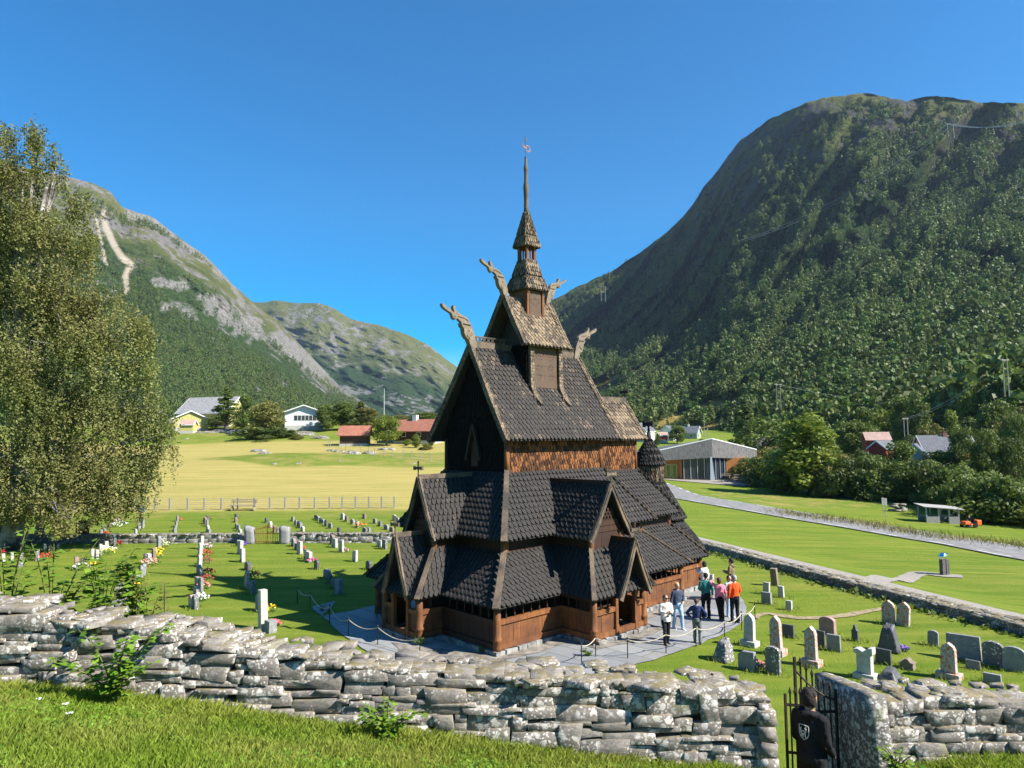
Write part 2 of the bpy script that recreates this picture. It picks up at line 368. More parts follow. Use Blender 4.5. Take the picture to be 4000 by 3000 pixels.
MRV,MRX=mtn('mountain_right',[(900,930),(960,870),(1050,765),(1130,700),(1195,645),(1260,612),(1320,583),(1400,528),(1450,488),(1500,437),(1540,380),(1575,330),(1600,303),(1650,268),(1700,236),(1740,219),(1800,208),(1880,204),(1930,213),(1960,215),(2000,207),(2080,216),(2212,222),(2400,225),(2700,215),(3000,230)],
  [(900,945),(1200,935),(1400,930),(1600,960),(1800,960),(2000,950),(2212,930),(3000,930)],
  [(900,2300),(1200,2150),(1450,1900),(1700,1500),(1850,1350),(2212,1200),(3000,1100)],
  [(900,1000),(1200,700),(1400,520),(1600,360),(1800,270),(2212,205),(3000,180)],MR,rows=230,step=10,amp=1.0,g=1.0,seed=3,hf=.035,dg=.42,ridge=2.6,nw=.6,paint=clearings,rk=RKR)
MLV,MLX=mtn('mountain_left',[(-900,300),(-300,330),(0,352),(130,378),(200,396),(240,416),(262,444),(290,455),(330,470),(380,508),(440,549),(480,588),(500,612),(540,645),(590,688),(640,735),(690,790),(740,840),(800,880),(860,915),(930,935)],
  [(-900,930),(0,930),(400,900),(700,925),(930,940)],[(-900,1350),(0,1550),(300,1700),(600,1950),(930,2250)],[(-900,520),(0,650),(400,800),(700,1050),(930,1400)],ML,rows=300,step=6,amp=.9,g=.95,seed=9,hf=.055,paint=slide,nw=.15,rk=RKL)
MCV,MCX=mtn('mountain_distant',[(380,700),(500,655),(590,650),(640,653),(690,655),(725,668),(760,690),(820,702),(880,722),(930,748),(960,772),(985,790),(1020,822),(1100,880),(1200,930)],
  [(380,945),(1200,945)],[(380,4200),(1200,3600)],[(380,2400),(1200,2600)],MC,rows=200,step=7,amp=.7,seed=21,hf=.05,nw=.15)
# ---------------------------------------------------------------- church  (local x = u eastwards, y = w northwards)
A0=gz0(1943,2545,.15)
UA=math.atan2(math.cos(math.radians(46.5)),math.sin(math.radians(46.5)))
church=empty('stave_church',(A0[0],A0[1],0),UA,label='tall dark tarred wooden stave church with stacked shingled roofs, dragon heads and a slender spire',cat='church')
SH_D=shingle('tarred_shingles',(.036,.033,.030),(.21,.155,.10),.28,.6)
SH_T=shingle('weathered_shingles',(.065,.052,.040),(.29,.215,.14),.78,.7)
SH_N=shingle('half_weathered_shingles',(.042,.037,.033),(.26,.19,.125),.42,.6)
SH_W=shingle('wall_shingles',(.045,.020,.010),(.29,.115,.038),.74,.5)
SH_G=shingle('shade_dark_wall_shingles',(.010,.008,.007),(.03,.02,.014),.4,.95)  # shade of the west front is put into this near-black colour
WD=wood('tarred_wood',(.018,.008,.005),(.075,.030,.012),(.032,.015,.009))  # tarred wood, albedo lowered to paint in the west side's shade
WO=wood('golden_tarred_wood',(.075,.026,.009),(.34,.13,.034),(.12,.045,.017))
WG=wood('weathered_trim',(.09,.065,.045),(.28,.20,.125),(.06,.048,.038))
WC=wood('carved_panel_wood',(.05,.035,.026),(.15,.095,.06),(.10,.06,.035))
WB=wood('black_wood',(.012,.010,.009),(.035,.028,.024),None)
STN=None
def lerp(a,b,t): return tuple(a[i]+(b[i]-a[i])*t for i in range(3))
SHW=.215
def shingles(mb,bl,br,tr,tl,sw=SHW,exp=.225,thick=.050,flare=0.0,tip=.125,seed=0,sag=0.0,wob=.010,hole=None):
    """courses of round-tipped shingles over a quad: bl,br eave; tl,tr top (as seen from outside)"""
    r=random.Random(seed);bl,br,tr,tl=map(Vector,(bl,br,tr,tl))
    nrm=((br-bl).cross(tl-bl)).normalized()
    H=((tl+tr)/2-(bl+br)/2).length;n=max(2,int(round(H/exp)))
    # underlay
    off=nrm*-.03;mb.add([bl+off,br+off,tr+off,tl+off],[(0,1,2,3)],.0)
    off2=nrm*-.07;mb.add([bl+off2,br+off2,tr+off2,tl+off2],[(3,2,1,0)],.0)
    up=((tl+tr)/2-(bl+br)/2).normalized()
    for i in range(n):
        t0=i/n;sg_=nrm*(-sag*4*t0*(1-t0));L0=bl.lerp(tl,t0)+sg_;R0=br.lerp(tr,t0)+sg_;wid=(R0-L0).length
        if wid<.05: continue
        k=max(1,int(round(wid/sw)));ax=(R0-L0)/wid
        ln=exp*1.75
        fl=nrm*(flare*(1-t0)**3)
        for j in range(-(i%2),k):
            a=(j+.5*(i%2))/k*wid;b=a+wid/k
            a=max(a,0);b=min(b,wid)
            if b-a<.03: continue
            g=.014;a+=g;b-=g;dz=r.uniform(-.015,.015);tl_=r.uniform(-wob,wob);c=(a+b)/2;hw=(b-a)/2
            tt=min(1,t0+ln/H)
            if hole and hole(i,j,k,n): continue
            o=L0+fl+up*dz;th=nrm*(thick*.9+.012);tk=thick
            pr=[(-hw,tip),(-hw*.80,tip*.40),(-hw*.30,tip*.05),(hw*.30,0),(hw*.80,tip*.40),(hw,tip)]
            if tt>=1: lnn=(1-t0)*H
            else: lnn=ln
            # taper with the quad edge near sides
            top=[(hw*.9,lnn),(-hw*.9,lnn)]
            vs=[];
            for x,y in pr: vs.append(o+ax*(c+x)+up*y+nrm*(tk+.012+tl_*x/hw*.8))
            for x,y in top: vs.append(o+ax*(c+x)+up*y+nrm*.002)
            m=len(vs)
            for x,y in pr: vs.append(o+ax*(c+x)+up*y+nrm*(.012-tk*.35))
            fs=[tuple(range(m))]
            for q in range(5): fs.append((q+1,q,m+q,m+q+1))
            fs.append((0,7,m));fs.append((6,5,m+5))
            mb.add(vs,fs,r.random())
def roofpart(name,mat,quads,parent=church,**kw):
    mb=MB()
    for i,q in enumerate(quads): shingles(mb,*q,seed=sum(map(ord,name))%97+i*13+len(mb.v)%31,**kw)
    return mb.build(name,mat,parent)
def board(name,pts,w,h,mat,up=(0,0,1),parent=church,tint=.4,**k):
    mb=MB()
    for a,b in zip(pts[:-1],pts[1:]): mb.bar(a,b,w,h,up,tint)
    return mb.build(name,mat,parent,**k)
CLw=3.85
U0,U1,W0,W1=2.4,7.85,2.05,5.65
# ---- nave: core walls
def wallq(mb,a,b,z0,z1,seed,**kw):
    # a->b left to right seen from outside
    shingles(mb,(a[0],a[1],z0),(b[0],b[1],z0),(b[0],b[1],z1),(a[0],a[1],z1),seed=seed,exp=.20,sw=.15,thick=.032,**kw)
mb=MB();wallq(mb,(U0,W0),(U1,W0),5.5,7.05,1);mb.build('nave_wall',SH_W,church)
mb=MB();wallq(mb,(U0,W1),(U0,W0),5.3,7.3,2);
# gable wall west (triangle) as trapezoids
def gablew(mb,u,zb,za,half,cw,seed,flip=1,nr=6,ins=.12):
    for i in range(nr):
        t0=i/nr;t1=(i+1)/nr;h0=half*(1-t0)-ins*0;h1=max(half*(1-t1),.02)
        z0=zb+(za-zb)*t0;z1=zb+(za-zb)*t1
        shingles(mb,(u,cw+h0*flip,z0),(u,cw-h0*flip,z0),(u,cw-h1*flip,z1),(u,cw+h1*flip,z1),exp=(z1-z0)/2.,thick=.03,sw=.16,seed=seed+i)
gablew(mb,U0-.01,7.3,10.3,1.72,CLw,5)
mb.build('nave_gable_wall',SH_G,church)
mb=MB();mb.box((U0+.03,W0+.04,3),(U1-.03,W1-.04,7.3));mb.prism([(W0+.1,7.3),(W1-.1,7.3),(CLw,10.2)],U0+.03,U1-.03)
mb.prism([(2.9,8.72-1.87),(4.8,8.72-1.87),(CLw,8.4)],7.8,11.3);mb.box((7.8,2.95,3),(11.45,4.75,6.95))
mb.build('core_framing',WB,church)
# west gable window hood
mb=MB()
for s in(-1,1): mb.bar((U0-.12,CLw+s*.42,6.15),(U0-.12,CLw,7.55),.10,.14,(1,0,0),.2)
mb.box((U0-.06,CLw-.2,5.9),(U0-.035,CLw+.2,6.9),.0);mb.build('gable_hood',WD,church)
# round peep openings under the eave
for i in range(4):
    mb=MB();u=2.95+i*1.42
    mb.tube([(u,W0-.062,6.55),(u,W0-.048,6.55)],[.08,.08],10,.0);mb.build('peephole',WB,church)
# corner posts of raised nave
for (u,w) in((U0,W0),(U1,W0),(U0,W1)):
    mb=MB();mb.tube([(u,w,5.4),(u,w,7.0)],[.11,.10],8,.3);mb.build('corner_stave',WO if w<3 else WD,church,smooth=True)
# ---- nave roof
RZ=10.62;EZ=6.90;EW=1.55;RU0,RU1,EU0,EU1=2.12,8.55,1.85,8.65
def gable_roof(pref,ru0,ru1,eu0,eu1,cw,half,ez,rz,mat,parent=church,fl=.10,bargew=.22,capmat=None,trim=WG,exp=.225,sides=(-1,1),thick=.050,sw=SHW):
    for s in sides:
        quads=[];m=.42;zm=ez+(rz-ez)*m*.975;hm=half*(1-m)
        lo=[(eu0,cw+s*half,ez),(eu1,cw+s*half,ez)];mi=[(eu0+(ru0-eu0)*m,cw+s*hm,zm),(eu1+(ru1-eu1)*m,cw+s*hm,zm)];hi=[(ru0,cw+s*.03,rz),(ru1,cw+s*.03,rz)]
        quads=[(lo[0],lo[1],hi[1],hi[0])] if s<0 else [(lo[1],lo[0],hi[0],hi[1])]
        roofpart(pref,mat,quads,parent,exp=exp,thick=thick,sw=sw,sag=.05*(rz-ez)/3.7)
        for e,(a,b,c) in enumerate(((lo[0],mi[0],hi[0]),(lo[1],mi[1],hi[1]))):
            mb=MB();dx=-.02 if e==0 else .02
            pts=[(p[0]+dx,p[1]-s*.0,p[2]-.02) for p in (a,b,c)]
            for p,q in zip(pts[:-1],pts[1:]): mb.bar(p,q,.07,bargew,(0,0,1),.3)
            # row of cover shingles along the verge
            P=[Vector(x) for x in (a,b,c)];tot=(P[1]-P[0]).length+(P[2]-P[1]).length;n=int(tot/.26)
            for i in range(n):
                d=i*.26;seg=(P[1]-P[0]).length
                if d<seg: o=P[0].lerp(P[1],d/seg);up=(P[1]-P[0]).normalized()
                else: o=P[1].lerp(P[2],(d-seg)/(tot-seg));up=(P[2]-P[1]).normalized()
                ax=Vector((1,0,0));nr=Vector((0,s*1.0,0)); nr=(nr-up*nr.dot(up)).normalized()
                if nr.z<0: nr=-nr
                sg=-1 if e==0 else 1;w=.2
                vs=[o+ax*(sg*.07)+nr*.07,o+ax*(-sg*w*.3)-up*.04+nr*.085,o+ax*(-sg*w)+up*.03+nr*.07,o+ax*(-sg*w)+up*.40+nr*.045,o+ax*(sg*.07)+up*.40+nr*.045]
                lo_=[v-nr*.03 for v in vs]
                mb.add(vs+lo_,[(0,1,2,3,4),(4,3,2,1,0),(0,5,6,1),(1,6,7,2),(0,4,9,5),(2,7,8,3)],random.random())
            mb.build('barge_board',trim if rz>9 else trim,parent)
gable_roof('nave_roof',RU0,RU1,EU0,EU1,CLw,2.35,EZ,RZ,SH_N,trim=SH_T)
board('ridge_board',[(RU0-.02,CLw,RZ+.06),(RU1+.02,CLw,RZ+.06)],.10,.30,WG)
# carved ridge crest (pierced ring pattern)
def crest(u0,u1,z):
    mb=MB();n=int((u1-u0)/.22)
    mb.bar((u0,CLw,z),(u1,CLw,z),.05,.04);mb.bar((u0,CLw,z+.22),(u1,CLw,z+.22),.05,.035)
    for i in range(n):
        u=u0+.11+i*.22;pts=[(u+.075*math.cos(a),CLw,z+.11+.085*math.sin(a)) for a in np.linspace(0,2*math.pi,9)]
        mb.tube(pts,.020,5,.5,cap=False)
        mb.bar((u+.11,CLw,z),(u+.11,CLw,z+.22),.03,.022,(1,0,0))
    mb.build('ridge_crest',WG,church)
crest(RU0+.1,4.15,RZ+.20);crest(6.3,RU1-.1,RZ+.20)
# ---- chancel
mb=MB();wallq(mb,(7.85,2.92),(11.5,2.92),5.3,7.05,7);wallq(mb,(11.5,2.92),(11.5,4.78),5.3,7.05,8);mb.build('chancel_wall',SH_W,church)
for u in (11.5,):
    mb=MB();mb.tube([(u,2.92,5.4),(u,2.92,7.0)],[.1,.09],8,.3);mb.build('corner_stave',WO,church,smooth=True)
gable_roof('chancel_roof',8.3,12.0,8.3,11.95,CLw,1.28,6.86,8.72,SH_T,trim=SH_T)
board('ridge_board',[(8.4,CLw,8.79),(12.05,CLw,8.79)],.12,.24,WG)
def cross(u,w,z,h,sp,t=.07,mat=WG,ax='w',par=church):
    mb=MB();mb.tube([(u,w,z),(u,w,z+h*.45),(u,w,z+h*.5),(u,w,z+h)],[t*.8,t*.45,t*.62,t*.75],4,.3)
    d=(0,sp/2,0) if ax=='w' else (sp/2,0,0);zc=z+h*.62
    mb.bar((u-d[0],w-d[1],zc),(u+d[0],w+d[1],zc),t*1.1,t*1.5,tint=.3)
    for s in(-1,1): mb.bar((u+s*d[0]*.8,w+s*d[1]*.8,zc),(u+s*d[0]*1.15,w+s*d[1]*1.15,zc),t*1.3,t*2.3,tint=.2)
    return mb.build('cross',mat,par)
cross(12.02,CLw,8.75,.72,.42,.08,WB)
# ---- aisle roofs (hipped skirts) : rect helper
def skirt(name,mat,seq,z0,z1,closed=False,**kw):
    """seq: list of (eave pt, top pt) corner pairs in order so that outside is on the right-hand; each consecutive pair makes a slope"""
    for i in range(len(seq)-1):
        (e0,t0),(e1,t1)=seq[i],seq[i+1]
        roofpart(name,mat,[((*e0,z0),(*e1,z0),(*t1,z1),(*t0,z1))],**kw)
def hip(e,t,z0,z1,mat=WG,w=.17,name='hip_board'):
    a=Vector((*e,z0));b=Vector((*t,z1));d=(b-a).normalized()
    mb=MB();a2=a-d*.10
    mb.bar(a2+Vector((0,0,.10)),b+Vector((0,0,.10)),w,.07,(0,0,1),.35,w2=w*.8);return mb.build(name,mat,church)
# nave aisle
e=[(.70,6.75),(.70,.40),(9.45,.40)];t=[(U0-.02,W1),(U0-.02,W0-.02),(U1,W0-.02)]
AZ0,AZ1=3.50,5.72
skirt('aisle_roof',SH_D,[(e[0],t[0]),(e[1],t[1]),(e[2],t[2]),((9.45,6.75),(U1,W1))],AZ0,AZ1)
skirt('aisle_roof',SH_D,[((9.45,6.75),(U1,W1)),(e[0],t[0])],AZ0,AZ1)
hip(e[1],t[1],AZ0,AZ1,w=.22);hip(e[2],t[2],AZ0,AZ1);hip(e[0],t[0],AZ0,AZ1)
# aisle walls (strip between roofs)
def planks(name,a,b,z0,z1,mat,n=None,rail=True,par=church,th=.06,tint0=.2):
    a=Vector((*a,0));b=Vector((*b,0));d=(b-a);Ln=d.length;d.normalize();nn=Vector((d.y,-d.x,0))
    n=n or max(2,int(Ln/.30));mb=MB()
    for i in range(n):
        p=a+d*(Ln*i/n+.006);q=a+d*(Ln*(i+1)/n-.006);o=random.uniform(-.006,.006)
        mb.bar((p.x+nn.x*o,p.y+nn.y*o,(z0+z1)/2),(q.x+nn.x*o,q.y+nn.y*o,(z0+z1)/2),th*.7,z1-z0,(0,0,1),random.random())
    mb.build(name,mat,par)
def rails(name,a,b,z,h,mat,th=.12,par=church):
    return board(name,[(*a,z),(*b,z)],th,h,mat,parent=par,tint=random.random()*.5)
for a,b in(((1.2,6.25),(1.2,.92)),((1.2,.92),(8.95,.92)),((8.95,.92),(8.95,2.6))):
    planks('aisle_wall',a,b,2.7,3.62,WD);rails('wall_plate',a,b,3.02,.13,WD,.16)
for (u,w) in((1.2,.92),(8.95,.92),(1.2,6.25)):
    mb=MB();mb.tube([(u,w,2.75),(u,w,3.55)],[.13,.15],8,.4);mb.build('corner_stave',WO,church,smooth=True)
# chancel aisle
skirt('chancel_aisle_roof',SH_D,[((8.5,1.28),(8.5,2.9)),((12.75,1.28),(11.52,2.9)),((12.75,6.4),(11.52,4.8))],3.45,5.5)
hip((12.75,1.28),(11.52,2.9),3.45,5.5)
planks('chancel_aisle_wall',(8.9,1.75),(12.35,1.75),2.6,3.6,WD);planks('chancel_aisle_wall',(12.35,1.75),(12.35,6),2.6,3.6,WD)
mb=MB();mb.tube([(12.35,1.75,2.7),(12.35,1.75,3.5)],[.12,.13],8,.4);mb.build('corner_stave',WO,church,smooth=True)
# ---- gallery (svalgang) roofs
GZ0,GZ1=1.58,3.08
NW=(-.35,7.4)
skirt('gallery_roof',SH_D,[(NW,(1.2,6.25)),((-.35,-.35),(1.2,.92)),((10.92,-.35),(8.95,.92)),((10.92,1.2),(8.95,1.8))],GZ0,GZ1)
skirt('gallery_roof',SH_D,[((10.92,7.4),(8.95,6.25)),(NW,(1.2,6.25))],GZ0,GZ1)
hip((-.35,-.35),(1.2,.92),GZ0,GZ1,w=.24);hip((10.92,-.35),(8.95,.92),GZ0,GZ1);hip(NW,(1.2,6.25),GZ0,GZ1)
skirt('chancel_gallery_roof',SH_D,[((9.6,.48),(9.6,1.78)),((13.75,.48),(12.35,1.78)),((13.75,6.9),(12.35,6))],1.45,3.0)
hip((13.75,.48),(12.35,1.78),1.45,3.0)
# ---- gallery walls
SM=plain('sill_stone',(.22,.215,.20),.9,.45,4,bs=.4)
def gallery(a,b,mat=WO,par=church,z0=.18,bays=True,dark=False,top=1.5,n=None):
    a2=Vector((*a,0));b2=Vector((*b,0));Ln=(b2-a2).length;d=(b2-a2)/Ln;nn=Vector((d.y,-d.x,0))
    planks('gallery_wall',a,b,z0+.18,z0+.80,mat,n=max(2,int(Ln/.34)),par=par)
    o=nn*.02;aa=(a2.x+o.x,a2.y+o.y);bb=(b2.x+o.x,b2.y+o.y)
    rails('sill_beam',aa,bb,z0+.10,.17,mat,.13,par);rails('gallery_rail',aa,bb,z0+.87,.15,mat,.14,par)
    rails('gallery_plate',a,b,top,.12,WD,.12,par)
    m=max(1,int(Ln/.36))
    for i in range(1,m):
        p=a2+d*(Ln*i/m);zz=z0+.94;h=top-.05-zz;r=.030
        mb=MB();mb.lathe([(r*1.3,zz),(r*.7,zz+h*.1),(r*1.2,zz+h*.3),(r*.8,zz+h*.5),(r*.7,zz+h*.62),(r*1.25,zz+h*.75),(r*.8,zz+h*.82),(r*1.6,zz+h)],(p.x,p.y,0),6,.5)
        mb.build('colonette',WD,par,smooth=True)
def post(u,w,z0=.15,z1=1.55,r=.13,mat=WO):
    mb=MB();mb.lathe([(r*1.05,z0),(r*1.1,z0+.12),(r*1.1,z0+.30),(r*1.25,z0+.33),(r*1.25,z0+.38),(r,z0+.42),(r*.97,z0+.9),(r*.92,z1)],(u,w,0),12,.35)
    mb.build('corner_post',mat,church,smooth=True)
gallery((0,0),(3.1,0));gallery((5.9,0),(10.6,0));gallery((0,7.0),(0,4.93),WD);gallery((0,2.87),(0,0),WD)  # west runs take the darkened wood, so their shade is partly painted
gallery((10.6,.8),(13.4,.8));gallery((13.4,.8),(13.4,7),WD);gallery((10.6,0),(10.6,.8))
for p in((0,0),(10.6,0),(13.4,.8),(0,7.0)): post(*p)
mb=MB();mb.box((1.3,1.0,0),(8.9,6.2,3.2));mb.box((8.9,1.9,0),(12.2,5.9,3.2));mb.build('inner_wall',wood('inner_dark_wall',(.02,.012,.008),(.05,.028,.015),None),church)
# ---- bays
def bay(dirv,uc,hw,proj,eave,up_half,up_ap,up_front,ridge_back,low_ap,low_front,low_half,uz,lz,low_back,pc=None):
    """dirv 's' : south bay (towards -w); 'w' : west bay (towards -u). c = along-wall centre, d = outward distance"""
    if dirv=='s': P=lambda c,d:(c,-d)
    else: P=lambda c,d:(-d,c)
    pc=uc if pc is None else pc
    sgn=1 if dirv=='s' else -1   # along direction so that outside right-hand
    a,b=uc-sgn*hw,uc+sgn*hw
    A,B=P(a,proj),P(b,proj);A0_,B0_=P(a,0),P(b,0)
    m1=WO
    gallery(A0_,A,m1);gallery(B,B0_,m1)
    ow=low_half*.62
    gallery(A,P(pc-sgn*ow,proj),m1);gallery(P(pc+sgn*ow,proj),B,m1)
    post(*A);post(*B)
    # portal
    for s in(-1,1):
        q=P(pc+s*ow,proj+.04);mb=MB();mb.bar((*q,.15),(*q,1.85),.13,.13,(1,0,0),.3);mb.bar((*q,.15),(*q,.5),.17,.17,(1,0,0),.5);mb.bar((*q,1.35),(*q,1.5),.17,.17,(1,0,0),.6);mb.build('portal_post',WO,church)
    q0,q1=P(pc-ow,proj+.04),P(pc+ow,proj+.04)
    board('threshold',[(*q0,.28),(*q1,.28)],.14,.18,WO)
    board('portal_lintel',[(*q0,1.80),(*q1,1.80)],.10,.14,WD)
    # inner door leaf, dark
    q0,q1=P(uc-.5,.05),P(uc+.5,.05);planks('inner_door',q0,q1,.2,1.9,WD,4)
    # skirt roof of bay
    e=eave
    eL,eR=uc-sgn*(hw+.3),uc+sgn*(hw+.3);tL,tR=uc-sgn*up_half,uc+sgn*up_half;tf=up_front-.25
    q=lambda c,d,z:(*P(c,d),z)
    roofpart('bay_roof',SH_D,[(q(eL,-.6,GZ0),q(eL,proj+.3,GZ0),q(tL,tf,GZ1),q(tL,-1.3,GZ1))])
    roofpart('bay_roof',SH_D,[(q(eR,proj+.3,GZ0),q(eR,-.6,GZ0),q(tR,-1.3,GZ1),q(tR,tf,GZ1))])
    roofpart('bay_roof',SH_D,[(q(eL,proj+.3,GZ0),q(eR,proj+.3,GZ0),q(tR,tf,GZ1),q(tL,tf,GZ1))])
    hip(P(eL,proj+.3),P(tL,tf),GZ0,GZ1);hip(P(eR,proj+.3),P(tR,tf),GZ0,GZ1)
    # upper box wall
    wl,wr=uc-sgn*up_half*.98,uc+sgn*up_half*.98
    planks('bay_wall',P(wl,tf),P(wr,tf),2.85,3.65,WD,3);planks('bay_wall',P(wl,-1.2),P(wl,tf),2.85,3.65,WD);planks('bay_wall',P(wr,tf),P(wr,-1.2),2.85,3.65,WD)
    for c in(wl,wr):
        pq=P(c,tf);mb=MB();mb.tube([(*pq,2.8),(*pq,3.6)],[.10,.12],8,.4);mb.build('corner_stave',WO,church,smooth=True)
    # gable infill with lattice
    mb=MB()
    for zz,hw_ in((3.72,.95),(3.93,.80)): mb.bar(q(uc-up_half*hw_,tf+.02,zz),q(uc+up_half*hw_,tf+.02,zz),.06,.19,(0,0,1),.4)
    for i in range(-2,3):
        x=i*.17
        mb.bar(q(uc+x-.14,tf+.03,4.02),q(uc+x+.14,tf+.03,4.46),.03,.05,(0,0,1),.3);mb.bar(q(uc+x+.14,tf+.035,4.02),q(uc+x-.14,tf+.035,4.46),.03,.05,(0,0,1),.3)
    mb.build('gable_lattice',WD,church)
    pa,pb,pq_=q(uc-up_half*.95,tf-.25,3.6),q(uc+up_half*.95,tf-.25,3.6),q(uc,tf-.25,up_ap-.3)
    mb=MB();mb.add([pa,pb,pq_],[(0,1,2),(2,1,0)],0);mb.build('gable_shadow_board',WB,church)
    # gabled roofs
    def gr(nm,half,ez,rz,front,back_r,back_e,uc=uc,exp=.17,mat=SH_D):
        for s in(-1,1):
            c_e=uc+s*half;m=.45;zm=ez+(rz-ez)*m*.92;cm=uc+s*half*(1-m)
            E0,E1=q(c_e,back_e,ez),q(c_e,front,ez);M0,M1=q(cm,(back_e*(1-m)+back_r*m),zm),q(cm,front,zm);R0,R1=q(uc,back_r,rz),q(uc,front,rz)
            left=(s*sgn<0)
            qs=[(E0,E1,R1,R0)] if left else [(E1,E0,R0,R1)]
            roofpart(nm,mat,qs,exp=.215)
            mb=MB();f=.03
            pts=[q(c_e,front+f,ez-.06),q(cm,front+f,zm-.02),q(uc,front+f,rz+.02)]
            for A_,B_ in zip(pts[:-1],pts[1:]): mb.bar(A_,B_,.075,.19,(0,0,1),.35)
            P3=[Vector(x) for x in (q(c_e,front,ez),q(cm,front,zm),q(uc,front,rz))]
            for A_,B_ in zip(P3[:-1],P3[1:]):
                n=max(1,int((B_-A_).length/.2))
                for i in range(n):
                    a_=A_.lerp(B_,i/n);b_=A_.lerp(B_,min(1,(i+1.25)/n));mb.bar(a_+Vector((0,0,.085)),b_+Vector((0,0,.065)),.20,.03,(0,0,1),random.random())
            mb.build('barge_board',WG if rz>0 else WD,church)
        board('ridge_board',[q(uc,back_r,rz+.05),q(uc,front+.04,rz+.05)],.09,.17,WG if dirv=='w' else WD)
    gr('upper_bay_roof',up_half+.33,3.42,up_ap,up_front,ridge_back,-1.0)
    gr('portal_roof',low_half,lz,low_ap,low_front,low_back,low_back+.35,pc)
    pq=P(uc,up_front+.03);cross(pq[0],pq[1],up_ap-.05,.68,.46,.06,WG,'w' if dirv=='w' else 'u')
    pq=P(pc,low_front+.03);cross(pq[0],pq[1],low_ap-.05,.78,.42,.06,WG,'w' if dirv=='w' else 'u')
bay('s',4.42,1.40,1.5,.3,.85,5.30,1.22,-1.9,3.32,2.0,.88,0,1.50,.7,4.72)
bay('w',3.9,1.03,1.0,.3,.60,5.55,.28,-2.6,3.55,1.28,.72,0,1.55,.05)
# ---- foundation stones
mb=MB();rs=random.Random(4)
def found(a,b):
    a=Vector((*a,0));b=Vector((*b,0));Ln=(b-a).length;d=(b-a)/Ln;x=0
    while x<Ln:
        w=rs.uniform(.16,.42);p=a+d*(x+w/2);n=Vector((d.y,-d.x,0))
        M=Matrix.Translation((p.x,p.y,.0))@Matrix.Rotation(math.atan2(d.y,d.x)+rs.uniform(-.08,.08),4,'Z')
        h=rs.uniform(.14,.19);mb.box((-w*.48,-.14-rs.uniform(0,.06),-.1),(w*.48,.12,h),rs.random(),M=M);x+=w
for a,b in(((0,0),(3.1,0)),((3.07,0),(3.07,-1.5)),((3.07,-1.5),(5.83,-1.5)),((5.83,-1.5),(5.83,0)),((5.9,0),(10.6,0)),((10.6,.8),(13.4,.8)),((0,2.87),(0,0)),((-1,2.87),(0,2.87)),((-1,4.93),(-1,2.87)),((0,7.0),(0,4.93)),((0,4.93),(-1,4.93)),((13.4,.8),(13.4,7))):
    mb=MB();found(a,b);mb.build('foundation',SM,church,bevel=.015)
# ---- apse turret
AX,AW=13.95,3.85
def cone(name,mat,r0,z0,r1,z1,n=22,**kw):
    mb=MB()
    for i in range(n):
        a0=2*math.pi*i/n;a1=2*math.pi*(i+1)/n
        p=lambda a,r,z:(AX+r*math.cos(a),AW+r*math.sin(a),z)
        shingles(mb,p(a0,r0,z0),p(a1,r0,z0),p(a1,r1,z1),p(a0,r1,z1),sw=.15,exp=.18,seed=i)
    return mb.build(name,mat,church)
cone('turret_roof',SH_D,.80,5.58,.50,6.25,20);cone('turret_roof',SH_D,.50,6.25,.08,6.9,16)
cone('turret_wall',SH_T,.66,4.6,.66,5.65,18)
cone('apse_roof',SH_D,1.75,2.95,.68,4.75,26);cone('apse_lower_roof',SH_D,2.6,1.5,1.5,2.9,32)
mb=MB();mb.tube([(AX,AW,2.2),(AX,AW,3.3)],[1.5,1.5],24);mb.tube([(AX,AW,0),(AX,AW,1.6)],[2.3,2.3],28);mb.build('apse_wall',WD,church)
mb=MB();mb.lathe([(.16,6.75),(.12,7.0),(.09,7.25)],(AX,AW,0),8,.2);mb.build('finial',WB,church,smooth=True)
cross(AX,AW,7.1,.85,.55,.13,WB)
# ---- ridge tower
TU=5.35
def sq(mb,s,z0,z1,s1=None,**kw):
    s1=s1 if s1 is not None else s
    c=[(-1,1),(-1,-1),(1,-1),(1,1)]
    for i in range(4):
        a,b=c[i],c[(i+1)%4]
        shingles(mb,(TU+a[0]*s,CLw+a[1]*s,z0),(TU+b[0]*s,CLw+b[1]*s,z0),(TU+b[0]*s1,CLw+b[1]*s1,z1),(TU+a[0]*s1,CLw+a[1]*s1,z1),**kw)
TS=.98
mb=MB();mb.box((TU-TS+.06,CLw-TS+.08,8.9),(TU+TS-.06,CLw+TS-.08,10.85),.2);mb.prism([(CLw-TS+.1,10.85),(CLw+TS-.1,10.85),(CLw,12.5)],TU-TS+.1,TU+TS-.1);mb.build('tower_core',WB,church)
